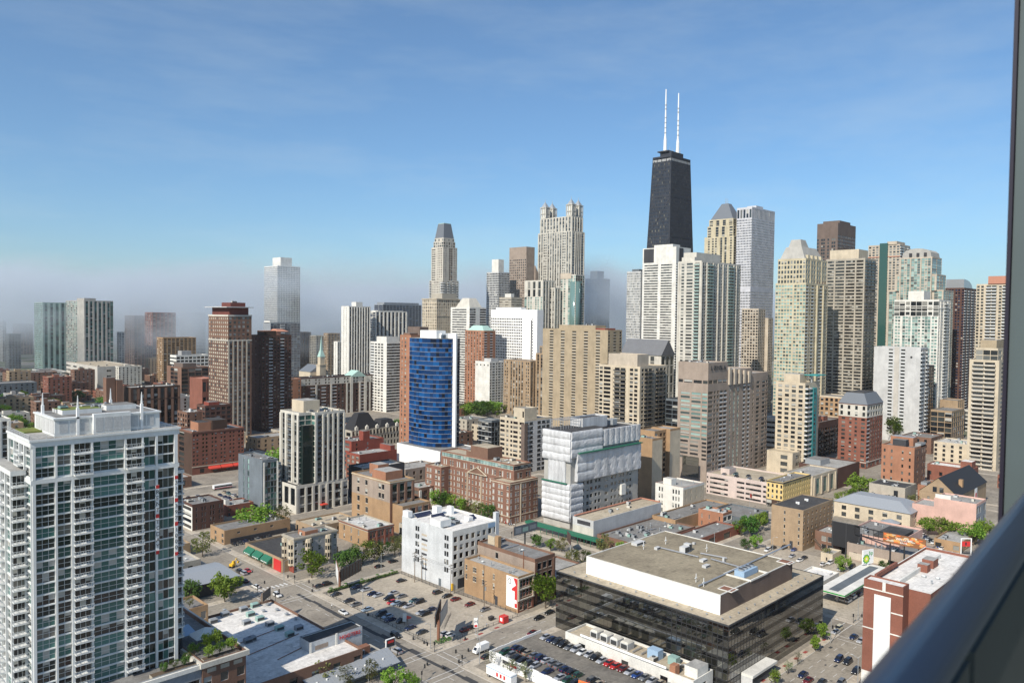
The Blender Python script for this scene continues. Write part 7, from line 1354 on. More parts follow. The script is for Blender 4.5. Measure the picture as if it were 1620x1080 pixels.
tree(*(259.3,483.7), 20, 2, 'tall bright tree left of the striped condominium', 'corner trees')
tree(*(202.5,370.3), 11, 4, 'olive tree in front of the stone podium of the striped condominium', 'corner trees', sx=1.1)
trees([((292.5,352),10,0),((291,345),10.5,1),((293,338),9.5,0),((292,325),8.5,4),((291.5,317),9,4),((292,309),9.5,1),((293,331),8.5,0)], 'trees before the hospital', seq('tree from the left before the brick hospital'))
tree(*(222.0,201.8), 13.5, 7, 'large bright tree against the black glass building beside the brown brick', 'corner trees', sx=.95)
trees([((169.4,177.3),6.5,6),((170.8,170.1),6,6),((172.4,164.5),6,6)], 'pale trees before the fence', seq('pale blossoming tree from the left before the white fence'))
trees([((121.7,212.6),6,4),((124.9,205.5),7,4),((129.8,198.6),6.5,4),((138.0,197.6),6,4),((138.8,187.4),7,0),((141.7,183.0),6.5,0)], 'trees at the lower edge', seq('tree from the left along the lower picture edge'))
trees([((226.7,110.0),4.5,2),((237.0,110.8),4.2,6),((245.5,111.5),4.2,6),((260.4,112.1),4.8,2),((271.6,114.3),5.5,0)], 'young trees along the wide street', seq('young tree from the left on the pavement of the wide street'))
trees([((278.0,250.0),6,0),((281.8,246.4),6,4),((268.0,228.1),7,4),((270.2,223.7),8,0),((293.7,230.0),8.5,4),((297.2,221.4),6.5,0),((277.3,259.0),6,1),((269.4,216.1),7,1)], 'trees on the street by the wrapped building', seq('tree from the left on the street before the wrapped building'))
trees([((370.6,200.3),9,0),((374.0,197.2),10,1),((386.3,199.0),8.5,0),((397.8,202.0),7.5,0),((348.1,185.3),6,1),((355.7,184.0),6.5,0)], 'trees beyond the black building', seq('tree from the left in the street beyond the black building'))
trees([((451.7,190.1),9,1),((477.2,191.7),8,0),((488.0,190.7),9,0),((506.8,191.8),15,3),((493.2,181.6),7,0)], 'trees below the red mansard tower', seq('tree from the left below the red mansard tower'))
trees([((351.7,139.7),7,0),((364.3,152.8),5,4),((365.3,127.1),5,1),((412.8,131.4),5.5,0)], 'trees by the petrol station', seq('tree from the left round the petrol station'))
trees([((446.8,133.7),9.5,3),((448.7,128.7),9,4),((449.6,124.7),9.5,3),((443.9,111.5),11,3),((452.9,109.2),11,0),((491.0,154.4),10,4)], 'trees near the pink building', seq('tree from the left round the pink building'))
trees([((88.0,199.7),3.3,7,22.0),((91.0,199.8),3.4,7,22.0),((94.4,199.8),3.6,7,22.0)], 'clipped trees on the podium roof', seq('round clipped tree from the left on the podium roof garden'), 'garden_tree')
trees([((90.2,206),4.4,2,21.4),((93.2,206.5),4.4,2,21.4),((86.2,204.5),3.6,1,21.4),((108,260),3,4,14),((76.5,200.0),2.2,1,21.8),((79.2,200.2),2.4,0,21.8),((82.0,200.1),2.3,1,21.8),((84,204),2.4,0,21.0)], 'shrubs in the roof garden', seq('dark shrub from the left in the podium roof garden'), 'garden_shrub')
q = random.Random(77); k = 0
for cx_, cy_, n_, sp, hh, lab, grp in ((600,640,16,26,13,'park tree in the green square behind the blue tower, ', 'trees of the small square'),(425,575,14,22,13,'tree behind the black mansard roof, ', 'trees behind the mansard roof'),(90,520,10,22,12,'tree at the left edge beyond the white tower, ', 'trees beyond the white tower'),
        (155,640,22,50,12,'tree in the far left blocks, ', 'trees in the far left blocks'),(210,830,26,80,12,'tree in the far left streets, ', 'trees in the far left streets'),(290,960,26,90,12,'tree below the fogged slabs, ', 'trees below the fogged slabs'),(520,960,18,80,12,'tree among the hazy flats, ','trees among the hazy flats'),(300,720,8,30,11,'tree left of the brown grid tower, ','trees by the brown grid tower'),(130,1200,24,160,13,'tree on the left horizon, ','trees on the left horizon'),(930,230,5,12,9,'tree in the street gap by the dark tower, ','trees in the street gap')):
    pts = sorted([(q.gauss(cx_,sp*.6), q.gauss(cy_,sp*.6)) for _ in range(n_)], key=lambda p: (p[0]-p[1])/(p[0]+p[1]))
    for j, (x, y) in enumerate(pts): tree(x, y, hh*q.uniform(.75,1.2), q.choice([0,1,1,3,5,0]), lab+ORD[j]+' from the left', grp, 'tree', sx=1.2)
tree(772.0, 262.5, 1, 2, 'x', 'x') if False else None
tree(768.5, 262, 22, 2, 'tall bright tree against the blank concrete tower', 'corner trees')
# hedges
def hedge(p, q_, h, w_, lab, seed=0):
    r = random.Random(seed); mb = MB(); p = Vector((*p,0)); q_ = Vector((*q_,0)); L = (q_-p).length; d = (q_-p)/L; nrm = Vector((-d.y,d.x,0))
    for k in range(int(L*60*h)):
        c = p+d*r.uniform(0,L)+nrm*r.uniform(-w_,w_)+Vector((0,0,.15+r.random()**.7*h)); a = Vector((r.gauss(0,1),r.gauss(0,1),r.gauss(0,1))).normalized(); b_ = a.orthogonal().normalized(); s_ = r.uniform(.12,.3)
        mb.quad(tuple(c-a*s_),tuple(c+b_*s_*.7),tuple(c+a*s_),tuple(c-b_*s_*.7))
    o = mb.build('hedge', ['leaf_green']); tag(o, lab, 'hedge'); return o
hedge((139.6,207),(140.6,262),1.3,1.1,'long dark hedge along the edge of the white roof warehouse',1); hedge((169.6,273.2),(205,274),1.1,.6,'low hedge along the back of the parking lot',2); hedge((170,205.5),(176.5,205.5),.7,1.6,'clipped green bed round the billboard post at the lot corner',3); hedge((118,267),(140,268),1.2,.7,'hedge on the pavement behind the white roof warehouse',4); hedge((98.0,190.8),(98.2,204),.8,.3,'short hedge beside the podium',5)

# ------------------------------------------------------------------ vehicles
def loft(stations, m=0):
    """stations: (x, zb, zt, hw_bottom, hw_top)"""
    mb = MB(); rings = []
    for (x, zb, zt, hb, ht) in stations:
        c = .12*(zt-zb); rings.append([(x,-hb,zb),(x,hb,zb),(x,hb*1.02,zb+(zt-zb)*.55),(x,ht,zt-c*.4),(x,ht*.86,zt),(x,-ht*.86,zt),(x,-ht,zt-c*.4),(x,-hb*1.02,zb+(zt-zb)*.55)])
    for a, b_ in zip(rings, rings[1:]):
        for k in range(8): mb.quad(a[k],a[(k+1)%8],b_[(k+1)%8],b_[k],m)
    mb.poly(rings[0],m); mb.poly(rings[-1][::-1],m); return mb
CARSPEC = {
 'sedan': dict(body=[(-2.3,.35,.74,.74,.66),(-2.2,.24,.92,.84,.76),(-1.35,.2,1.0,.89,.82),(-.2,.2,.98,.9,.82),(.9,.2,.96,.9,.82),(1.7,.22,.86,.87,.78),(2.2,.26,.72,.8,.68),(2.32,.34,.6,.7,.6)], cab=[(-1.75,.9,1.0,.74,.66),(-1.15,.9,1.38,.78,.58),(-.2,.9,1.45,.8,.6),(.35,.9,1.40,.8,.58),(1.15,.88,.96,.78,.68)], roof=(-1.2,.4,1.40,1.47,.56), wb=1.38, r=.33),
 'hatch': dict(body=[(-1.95,.35,.9,.74,.68),(-1.85,.24,1.0,.82,.76),(-.6,.2,1.02,.86,.8),(.7,.2,.98,.86,.8),(1.4,.22,.88,.84,.75),(1.85,.26,.72,.76,.66),(1.95,.34,.6,.66,.58)], cab=[(-1.85,.95,1.1,.72,.64),(-1.5,.95,1.48,.74,.58),(-.2,.95,1.55,.78,.6),(.3,.95,1.48,.78,.58),(1.1,.92,1.0,.76,.66)], roof=(-1.55,.35,1.50,1.57,.56), wb=1.25, r=.32),
 'suv': dict(body=[(-2.3,.45,1.0,.8,.74),(-2.2,.34,1.12,.9,.84),(-.8,.3,1.14,.94,.88),(.8,.3,1.12,.94,.88),(1.6,.32,1.05,.92,.84),(2.15,.38,.92,.86,.76),(2.28,.46,.75,.76,.7)], cab=[(-2.15,1.08,1.2,.8,.72),(-1.9,1.08,1.72,.82,.68),(-.2,1.08,1.80,.84,.7),(.4,1.08,1.74,.84,.68),(1.15,1.06,1.14,.82,.72)], roof=(-1.95,.45,1.75,1.84,.67), wb=1.42, r=.38),
}
def carpaint(name, c): 
    m = plain('paint_'+name, c, .28, .15, .5, .6); return m
PAINT = {n: carpaint(n, c) for n, c in dict(black=(.012,.012,.014), charcoal=(.04,.042,.046), navy=(.012,.022,.07), blue=(.02,.06,.22), grey=(.16,.165,.17), silver=(.38,.39,.41), white=(.72,.72,.70), red=(.48,.02,.018), maroon=(.14,.014,.016), teal=(.05,.12,.13), tan=(.30,.25,.18), lightblue=(.28,.36,.44), cream=(.62,.56,.38), green=(.02,.07,.04), yellow=(.75,.45,.03), orange=(.65,.20,.03)).items()}
CN = dict(black='black', charcoal='charcoal', navy='navy', blue='blue', grey='grey', silver='silver', white='white', red='red', maroon='dark red', teal='teal', tan='tan', lightblue='pale blue', cream='cream', green='dark green', yellow='yellow', orange='orange')
CM = {}
def car_meshes(t_):
    if t_ in CM: return CM[t_]
    s_ = CARSPEC[t_]; d = {}
    d['body'] = loft(s_['body']).mesh('body',['paint_black'],True); d['window_glass'] = loft(s_['cab']).mesh('window_glass',['car_glass'])
    a, b_, z0, z1, hw = s_['roof']; mb = MB(); mb.frust((a,-hw,b_,hw),z0,(a+.12,-hw+.08,b_-.1,hw-.08),z1); d['roof_panel'] = mb.mesh('roof_panel',['paint_black'])
    r_ = s_['r']; mb = MB(); n = 12
    for (y0,y1,rr,m) in ((-.11,.11,r_,0),(-.125,.125,r_*.58,1)):
        i = len(mb.v)
        for y in (y0,y1): mb.v += [(rr*math.cos(2*math.pi*k/n),y,rr*math.sin(2*math.pi*k/n)) for k in range(n)]
        for k in range(n): mb.f.append((i+k,i+(k+1)%n,i+n+(k+1)%n,i+n+k)); mb.m.append(m)
        mb.f.append(tuple(range(i,i+n))); mb.m.append(m); mb.f.append(tuple(range(i+2*n-1,i+n-1,-1))); mb.m.append(m)
    d['wheel'] = mb.mesh('wheel',['tyre','rim']); fx = s_['body'][-1][0]; rx = s_['body'][0][0]; z = s_['body'][-2][2]
    mb = MB(); mb.box(-.09,-.18,-.09,.05,.18,.07); d['headlight'] = mb.mesh('headlight',['headlight']); mb = MB(); mb.box(-.05,-.16,-.1,.06,.16,.1); d['taillight'] = mb.mesh('taillight',['taillight'])
    d['pos'] = (fx, rx, z, s_['wb'], r_); CM[t_] = d; return d
def objmat(o, mat):
    o.material_slots[0].link = 'OBJECT'; o.material_slots[0].material = mat
def car(x, y, rz, t_, col, label, group, z=.14):
    d = car_meshes(t_); fx, rx, hz, wb, r_ = d['pos']; r = empty('car', (x,y,z), label, 'car', group, rz)
    for n in ('body','roof_panel'): o = link(n, d[n], r); objmat(o, PAINT[col])
    link('window_glass', d['window_glass'], r)
    for sx in (-wb,wb):
        for sy in (-.78,.78): link('wheel', d['wheel'], r, (sx,sy,r_))
    for sy in (-.55,.55): link('headlight', d['headlight'], r, (fx-.02,sy,hz-.12)); link('taillight', d['taillight'], r, (rx+.02,sy,hz+.05))
    return r
TN = dict(sedan='sedan', suv='large car', hatch='hatchback')
E_, W_, N_, S_ = 0, math.pi, math.pi/2, -math.pi/2
def cars(lst, where, group, z=.14, jit=.06):
    q = random.Random(len(lst)*7+len(where)); seen = {}
    for k, (p, rz, t_, c) in enumerate(lst):
        car(p[0], p[1], rz+q.uniform(-jit,jit), t_, c, CN[c]+' '+TN[t_]+', '+ORD[k]+' '+where, group, z)
# the open lot, listed from its back left corner
cars([((181.4,270.5),W_,'sedan','navy'),((182.4,265.1),W_,'sedan','silver'),((170.4,268.8),W_,'sedan','charcoal'),((181.5,259.4),W_,'sedan','navy'),((182.1,256.4),W_,'sedan','silver'),((170.4,259.3),W_,'sedan','charcoal'),((170.1,254.0),W_,'sedan','grey'),((199.6,264.1),E_,'sedan','black'),((188.1,254.3),W_,'sedan','silver'),((188.3,249.1),W_,'sedan','grey'),((183.2,250.6),W_,'suv','black'),((181.3,246.3),W_,'hatch','red'),((182.3,244.4),W_,'sedan','lightblue'),((183.3,242.1),W_,'sedan','charcoal'),((183.9,238.8),W_,'sedan','silver'),((189.0,241.9),W_,'sedan','teal'),((189.6,239.4),W_,'suv','black')],
     'car in the back left rows of the parking lot', 'cars in the open parking lot')
cars([((170.3,246.7),W_,'sedan','lightblue'),((171.6,239.4),W_,'suv','charcoal'),((171.9,235.8),W_,'sedan','lightblue'),((170.8,232.7),W_,'sedan','navy'),((173.1,228.9),W_,'suv','black'),((183.3,230.2),W_,'sedan','silver'),((183.5,228.2),W_,'suv','black'),((188.1,230.1),W_,'sedan','navy'),((171.5,221.6),W_,'sedan','navy'),((172.1,215.7),W_,'sedan','charcoal')],
     'car in the shaded street side rows of the parking lot', 'cars in the open parking lot')
cars([((201.6,242.6),E_,'suv','charcoal'),((201.8,237.0),W_,'sedan','black'),((202.1,231.9),E_,'sedan','maroon'),((202.3,223.9),W_,'sedan','maroon'),((203.1,216.0),W_,'sedan','grey'),((184.8,206.7),E_,'sedan','maroon'),((187.6,206.8),E_,'sedan','black'),((177.6,206.7),E_,'hatch','white'),((177.2,208.9),E_,'hatch','silver')],
     'car near the buildings and billboard in the parking lot', 'cars in the open parking lot')
# on the streets
cars([((162.3,250.7),S_,'sedan','white'),((153.1,283.9),S_,'suv','white'),((151.7,299.2),N_,'sedan','white'),((155.6,318.3),N_,'suv','silver'),((158.5,320.1),S_,'sedan','red'),((151.5,308.8),N_,'sedan','black'),((155.3,321.9),N_,'suv','charcoal'),((163.8,219.7),S_,'suv','black'),((156.3,209.0),N_,'suv','silver')], 'car along the street left of the parking lot', 'cars on the street left of the lot', .01, .03)
cars([((171.2,282.1),E_,'sedan','charcoal'),((174.7,281.9),E_,'suv','black'),((203.9,286.2),E_,'sedan','black'),((212.8,287.9),E_,'sedan','black')], 'parked car on the street behind the parking lot', 'cars behind the lot', .01, .03)
cars([((212.2,196.3),W_,'sedan','black'),((219.2,197.3),W_,'sedan','black'),((200.3,188.3),W_,'sedan','maroon'),((175.5,185.5),E_,'sedan','black')], 'car on the street between lot and deck', 'cars between lot and deck', .01, .03)
cars([((281.2,107.5),W_,'sedan','navy'),((258.8,103.5),W_,'suv','navy'),((259.0,100.7),W_,'suv','black'),((239.3,106.9),W_,'sedan','navy'),((236.6,104.0),W_,'sedan','maroon'),((253.9,96.0),W_,'suv','black'),((284.7,114.3),W_,'suv','cream'),((281.1,113.8),W_,'sedan','silver'),((238.6,100.5),W_,'sedan','charcoal'),((242.0,96.0),W_,'suv','grey'),((279.9,104.4),W_,'sedan','silver')], 'car on the wide street right of the black building', 'cars on the wide street', .01, .04)
cars([((314.6,125.4),S_,'suv','white'),((315.9,123.2),E_,'sedan','white'),((321.8,123.5),E_,'suv','white'),((327.4,123.1),E_,'sedan','navy'),((356.7,124.6),W_,'sedan','white'),((353.3,125.5),W_,'sedan','silver')], 'car round the petrol station forecourt', 'cars at the petrol station')
cars([((356.1,165.7),W_,'sedan','silver'),((352.2,160.2),W_,'sedan','white'),((357.5,160.5),W_,'sedan','charcoal'),((365.9,174.6),W_,'suv','black'),((366.6,169.7),W_,'sedan','blue'),((361.9,178.2),W_,'sedan','black'),((355.9,178.1),W_,'suv','white'),((354.8,150.2),E_,'sedan','white'),((359.0,148.8),W_,'suv','white'),((361.0,139.5),W_,'suv','black'),((353.5,141.6),W_,'sedan','silver')], 'car in the yard behind the petrol station', 'cars in the rear yard')
cars([((442.1+k*-2.66,134.7+k*-2.06),W_,'sedan',c) for k, c in enumerate(['white','navy','silver','black','white','charcoal','blue','white'])]+[((450.3,124.1),W_,'hatch','red'),((442.6,118.7),W_,'sedan','black'),((403.8,115.0),W_,'sedan','navy')], 'car in the yard beyond the picture billboard', 'cars beyond the billboard')
cars([((444.3,221.4),W_,'sedan','charcoal')]+[((424.0,228.0+k*7),S_,'sedan','black') for k in range(2)], 'parked car in the street before the garage', 'cars before the garage', .01)
# the raised deck
q = random.Random(21); pal = ['black','charcoal','navy','silver','black','grey','teal','black','lightblue','charcoal','tan','navy','black','grey','silver','green']
for row, (ex, rz, y0, y1) in enumerate(((177.6,W_,181,137.5),(183.2,E_,181,133))):
    n = int((y0-y1)/2.7); lst = []
    for k in range(n):
        if q.random() < .06: continue
        lst.append(((ex+q.uniform(-.25,.25), y0-1.6-k*2.7), rz, q.choice(['sedan','sedan','suv','hatch']), q.choice(pal)))
    cars(lst, ('car from the left in the row along the white fence','car from the left in the middle row of the raised deck')[row], 'cars on the raised deck', 2.61, .04)
cars([((196.4+q.uniform(-.2,.2),178.5-k*2.75),W_,t_,c) for k,(t_,c) in enumerate([('sedan','silver'),('sedan','navy'),('suv','charcoal'),('suv','black'),('sedan','grey'),('suv','silver'),('sedan','white'),('hatch','silver'),('suv','black'),('sedan','silver'),('sedan','red'),('sedan','red'),('sedan','maroon'),('sedan','silver'),('sedan','blue'),('sedan','grey'),('sedan','silver'),('sedan','tan'),('sedan','grey'),('sedan','silver')])], 'car from the left in the row along the white annex wall', 'cars on the raised deck', 2.61, .03)
# lot by the awning hotel, garage roof
lst = []
for row in range(4):
    for k in range(9):
        if q.random() < .8: lst.append(((173+k*5.6+q.uniform(-.2,.2), 452+row*6.5), N_ if row % 2 else S_, q.choice(['sedan','suv','sedan']), q.choice(pal)))
cars(lst[:34], 'car counted along the far lot before the awning hotel', 'cars in the far hotel lot')
GX0,GY0,GX1,GY1,GZ = PL['E22']
cars([((GX0+4+(k%2)*7, GY0+5+k*4.4),W_,'sedan',c) for k, c in enumerate(['black','navy','silver','charcoal','black','teal','grey','black'])], 'car on the roof of the pale pink garage', 'cars on the garage roof', GZ-.79)
cars([((171.3,328.8),N_,'sedan','white'),((176.4,327.8),N_,'sedan','charcoal')]+[((206+k*3.2,361.5),S_,'sedan',c) for k,c in enumerate(['black','charcoal','navy','black'])]+[((172+k*3.1,361.5),S_,'sedan',c) for k,c in enumerate(['black','charcoal','navy','black','grey','black','charcoal'])], 'car parked below the long tan building', 'cars below the tan building')
# trucks and bus
def box_truck(x, y, rz, lab, L, wd, h, m, stripe=None, cab=True, cat='truck', name='truck', z=.01):
    r = empty(name, (x,y,z), lab, cat, None, rz); mb = MB(); mb.box(-L/2,-wd/2,.9,L/2,wd/2,h); mb.build('cargo_box', [m], r)
    if stripe: mb = MB(); mb.box(-L/2-.01,-wd/2-.02,h-.5,L/2+.01,wd/2+.02,h-.25); mb.build('stripe', [stripe], r)
    mb = MB(); mb.box(-L/2,-wd/2+.2,.55,L/2,wd/2-.2,.9); mb.build('chassis', ['metal_dark'], r)
    if cab:
        mb = MB(); mb.box(L/2+.1,-wd/2+.1,.6,L/2+1.9,wd/2-.1,1.5); mb.frust((L/2+.1,-wd/2+.1,L/2+1.7,wd/2-.1),1.5,(L/2+.1,-wd/2+.25,L/2+1.1,wd/2-.25),2.4); mb.build('cab', [m], r); mb = MB(); mb.quad((L/2+1.74,-wd/2+.3,1.55),(L/2+1.74,wd/2-.3,1.55),(L/2+1.2,wd/2-.4,2.3),(L/2+1.2,-wd/2+.4,2.3)); mb.build('windscreen', ['car_glass'], r)
    d = car_meshes('suv')
    for sx in ((-L/2+1.0,-L/2+2.1,L/2+.9) if cab else (-L/2+2,-L/2+3,L/2-1)):
        for sy in (-wd/2+.15,wd/2-.15): o = link('wheel', d['wheel'], r, (sx,sy,.48)); o.scale = (1.25,1.25,1.25)
    return r
box_truck(*(177.9,190.0), W_, 'small white delivery truck beside the corner of the white fence', 4, 2.1, 3.0, 'white_paint', cat='truck')
t_ = box_truck(*(167.7,170.6), N_, 'long white trailer with a blue stripe parked before the white fence', 11, 2.5, 3.6, 'white_paint', 'blue_canvas', False, 'trailer', 'trailer')
mb = MB(); 
for k in range(3): mb.box(-3+k*1.6,1.255,1.5,-2.2+k*1.6,1.29,2.7)
mb.build('print', ['red_paint'], t_)
t_ = box_truck(*(222.0,483.3), E_, 'white city bus on the avenue before the awning hotel', 12, 2.6, 3.1, 'white_paint', None, False, 'bus', 'bus'); mb = MB(); mb.box(-5.8,-1.33,1.7,5.8,-1.305,2.6); mb.build('window_strip', ['car_glass'], t_); mb = MB(); mb.box(-5.9,-1.34,1.0,5.9,-1.31,1.3); mb.build('stripe', ['red_paint'], t_)
r = empty('excavator', (*(156.4,330.3),.01), 'small yellow digger on the street left of the awning shop', 'digger', None, .4); mb = MB(); mb.box(-1.4,-1,.1,1.4,-.45,.8); mb.box(-1.4,.45,.1,1.4,1,.8); mb.build('tracks', ['metal_dark'], r); mb = MB(); mb.box(-1.2,-.9,.8,1.0,.9,1.8); mb.frust((-.4,-.8,1,.2),1.8,(-.3,-.7,.8,.1),2.9); mb.build('body', ['yellow_paint'], r); mb = MB(); mb.tube((1,.3,1.5),(2.6,.3,3.4),.2,.16); mb.tube((2.6,.3,3.4),(3.9,.3,1.6),.16,.12); mb.box(3.5,-.1,.9,4.3,.7,1.6); mb.build('arm', ['yellow_paint'], r)


# ------------------------------------------------------------------ billboards and signs
def board(r, p, q_, z0, z1, front, back='metal_dark', th=.35, prints=None, name='panel'):
    """upright panel between plan points p and q_ (local); front is the right hand side seen going p to q_"""
    p, q_ = Vector((*p,0)), Vector((*q_,0)); d = (q_-p).normalized(); n = Vector((d.y,-d.x,0)); mb = MB()
    def P_(u,o,z): v = p+d*u+n*o; return (v.x,v.y,z)
    L = (q_-p).length
    mb.quad(P_(0,0,z0),P_(L,0,z0),P_(L,0,z1),P_(0,0,z1),0)
    for a in ((P_(L,-th,z0),P_(0,-th,z0),P_(0,-th,z1),P_(L,-th,z1)),(P_(0,0,z1),P_(L,0,z1),P_(L,-th,z1),P_(0,-th,z1)),(P_(0,-th,z0),P_(0,0,z0),P_(0,0,z1),P_(0,-th,z1)),(P_(L,0,z0),P_(L,-th,z0),P_(L,-th,z1),P_(L,0,z1)),(P_(0,-th,z0),P_(L,-th,z0),P_(L,0,z0),P_(0,0,z0))): mb.quad(*a,1)
    o = mb.build(name, [front, back], r)
    for (u0,za,u1,zb,m) in prints or []:
        mb = MB(); mb.quad(P_(u0*L,.02,z0+za*(z1-z0)),P_(u1*L,.02,z0+za*(z1-z0)),P_(u1*L,.02,z0+zb*(z1-z0)),P_(u0*L,.02,z0+zb*(z1-z0))); mb.build('print', [m], o)
    mb = MB(); k = 0
    while k < L: a, c = P_(k,-th-.05,z0-.3), P_(k,-th-.05,z1); mb.tube(a,c,.07,n=4); k += 2.2
    mb.build('struts', ['rust'], r); return o
r = empty('billboard', (172.6,207,0), 'two sided billboard on a thick rusty post at the parking lot corner', 'billboard')
mb = MB(); mb.cyl(0,0,.1,8.4,.55,n=14); mb.build('post', ['rust'], r)
board(r, (-4.2,-6.2), (6.0,2.2), 8, 12.5, 'offwhite', prints=[(.02,.02,.98,.14,'metal_grey')]); board(r, (4.2,4.4), (-6.2,-5.4), 8, 12.4, 'blue_canvas')
mb = MB(); d_ = Vector((10.2,8.4,0)).normalized()
for k in range(13): a = Vector((-4.2,-6.2,7.3))+d_*k; mb.tube(a, a+Vector((.8,-1.0,0)),.05,n=4); mb.tube(a+Vector((.8,-1.0,0)), a+Vector((.8,-1.0,1.0)),.03,n=4)
mb.tube((-3.4,-7.2,7.3),(6.8,1.2,7.3),.06); mb.tube((-3.4,-7.2,8.3),(6.8,1.2,8.3),.04); mb.build('catwalk', ['metal_dark'], r)
mb = MB(); mb.box(-.3,-2,7.2,.3,2,8); mb.build('cross_beam', ['rust'], r)
r = empty('billboard', (*(177.2,276.5),0), 'V shaped billboard with a white edge on face and dark back at the lot corner', 'billboard'); bx_, by_ = (177.2,276.5)
mb = MB(); mb.cyl(0,0,.1,6.4,.5,n=12); mb.build('post', ['rust'], r)
board(r, (175.2-bx_,276.4-by_), (168.4-bx_,263.8-by_), 6, 11.6, 'white_paint', 'rust'); board(r, (185-bx_,273-by_), (171.2-bx_,266.8-by_), 6, 11, 'pale_print', 'black_paint')
r = empty('roof_billboard', (136,260.5,8.2), 'small wooden framed billboard on the corner of the white warehouse roof', 'billboard'); board(r, (-2.2,-1.6), (3.2,2.6), 1.2, 4.4, 'metal_dark', 'wood_pole'); mb = MB()
for k in range(5): mb.tube((-2.2+k*1.3,-1.3+k*1.0,0),(-2.2+k*1.3,-1.3+k*1.0,1.2),.1,n=4); mb.tube((-3.2+k*1.3,0+k*1.0,0),(-2.3+k*1.3,-1.2+k*1.0,3.6),.09,n=4)
mb.build('timber_frame', ['wood_pole'], r)
r = empty('billboard', (270.5,259.4,0), 'dark picture billboard on a post between the white hotel and wrapped building', 'billboard'); mb = MB(); mb.cyl(0,.6,.1,9,.4,n=10); mb.build('post', ['metal_dark'], r); board(r, (-8,0), (8,0), 8.6, 12.8, 'slate', prints=[(.05,.15,.3,.8,'coolgrey'),(.36,.2,.6,.7,'metal_teal'),(.66,.25,.95,.75,'coolgrey')])
r = empty('billboard', (284.5,243,0), 'edge on billboard on a post beside the wrapped building street', 'billboard'); mb = MB(); mb.cyl(0,0,.1,5,.3,n=10); mb.build('post', ['metal_grey'], r); board(r, (-2.5,-2.5), (2.5,4.0), 4.6, 9.2, 'offwhite')
# picture billboard with its long black frame
r = empty('picture_billboard', (369.6,120.3,12.4), 'billboard with a chocolate and caramel picture and white words before the low restaurant', 'billboard')
board(r, (0,9), (0,-9), .2, 4.8, 'brown_print', 'black_paint')
mb = MB(); q = random.Random(6)
for k in range(46):
    y, z = q.uniform(-8.4,8.4), q.uniform(.7,4.3); a, c = q.uniform(.5,1.3), q.uniform(.3,.8); mb.poly([(-.03-.001*k, y+a*math.cos(t_*.7854), z+c*.75*math.sin(t_*.7854)) for t_ in range(7,-1,-1)], q.choice([0,0,1,2]))
mb.build('picture', ['caramel_print','orange_print','cream'], r)
text_part(r, 'WELCOME', 1.5, (-.12,3.6,2.3), 'W', 'white_paint', 'print_words', .01); text_part(r, 'BACK', 1.2, (-.12,1.6,1.0), 'W', 'white_paint', 'print_words', .01)
mb = MB()
for z in (.4,4.4): mb.tube((.2,9,z),(3.2,23,z),.28,n=6)
for k in range(7): t_ = k/6; mb.tube((.2+3*t_,9+14*t_,.4),(.2+3*t_,9+14*t_,4.4),.12,n=4)
for y in (-6,0,6): mb.tube((.5,y,-12.3),(.5,y,4.6),.3,n=8)
mb.build('frame', ['black_paint'], r)
r = empty('black_board_frame', (373.2,147.4,0), 'tall black boarded frame standing beside the small brick house', 'billboard'); board(r, (0,6.8), (0,-6.2), 5, 16.6, 'black_paint', 'black_paint'); mb = MB()
for y in (-6,0,6.4): mb.tube((.3,y,.1),(.3,y,16.6),.35,n=8)
mb.tube((.3,-6,16.6),(.3,6.4,16.6),.3,n=6); mb.build('posts', ['metal_dark'], r)
r = empty('lot_sign', (*(186.0,202.5),.13), 'white parking sign with a black letter H on a post by the lot', 'sign'); mb = MB(); mb.tube((0,0,0),(0,0,2.2),.1); mb.build('post', ['metal_grey'], r); mb = MB(); mb.box(-.7,-.15,2.2,.7,.15,5.6); f_ = mb.build('panel', ['white_paint'], r); text_part(f_, 'H', 1.7, (-.55,-.2,3.8), 'S', 'black_paint', 'letter', .01); mb = MB(); mb.box(-.5,-.2,2.4,.5,-.16,3.2); mb.build('print', ['red_paint'], f_)
r.rotation_euler = (0,0,-.7)
r = empty('ticket_booth', (*(200.1,202.6),.13), 'red cube shaped ticket booth with a white panel at the lot exit', 'booth'); mb = MB(); mb.box(-1.3,-1.2,.3,1.3,1.2,2.7); mb.build('cabin', ['red_paint'], r); mb = MB(); mb.box(-1.36,-.55,1.0,-1.305,.55,2.2); mb.build('panel', ['white_paint'], r); mb = MB(); mb.box(-1.2,-1.1,0,1.2,1.1,.3); mb.build('base', ['metal_dark'], r)
r = empty('parasol', (*(173.6,225.9),.14), 'red parasol over the attendant stand in the shaded lot', 'parasol'); mb = MB(); mb.tube((0,0,0),(0,0,2.6),.05); mb.build('pole', ['metal_dark'], r); mb = MB(); mb.cyl(0,0,2.4,3.1,1.5,.1,n=10); mb.build('canopy', ['red_canvas'], r)
r = empty('pay_board', (*(171.8,225.3),.14), 'upright white price board beside the red parasol', 'sign'); mb = MB(); mb.tube((0,0,0),(0,0,1.6),.08); mb.build('post', ['metal_dark'], r); mb = MB(); mb.box(-.7,-.1,1.6,.7,.1,4.6); mb.build('panel', ['pale_print'], r); r.rotation_euler = (0,0,-.7)
r = empty('dumpster', (*(198.4,207.6),.14), 'black waste bin standing alone near the red booth', 'bin'); mb = MB(); mb.frust((-.8,-.6,.8,.6),.15,(-1,-.7,1,.7),1.3); mb.build('body', ['black_paint'], r); mb = MB(); mb.box(-1.05,-.75,1.3,1.05,.75,1.42); mb.build('lid', ['metal_dark'], r)
r = empty('frame_sign', (*(419.5,108.5),0), 'white two post sign frame with a red panel near the rail', 'sign'); mb = MB()
for x in (-2.4,2.4): mb.box(x-.2,-.2,.13,x+.2,.2,9)
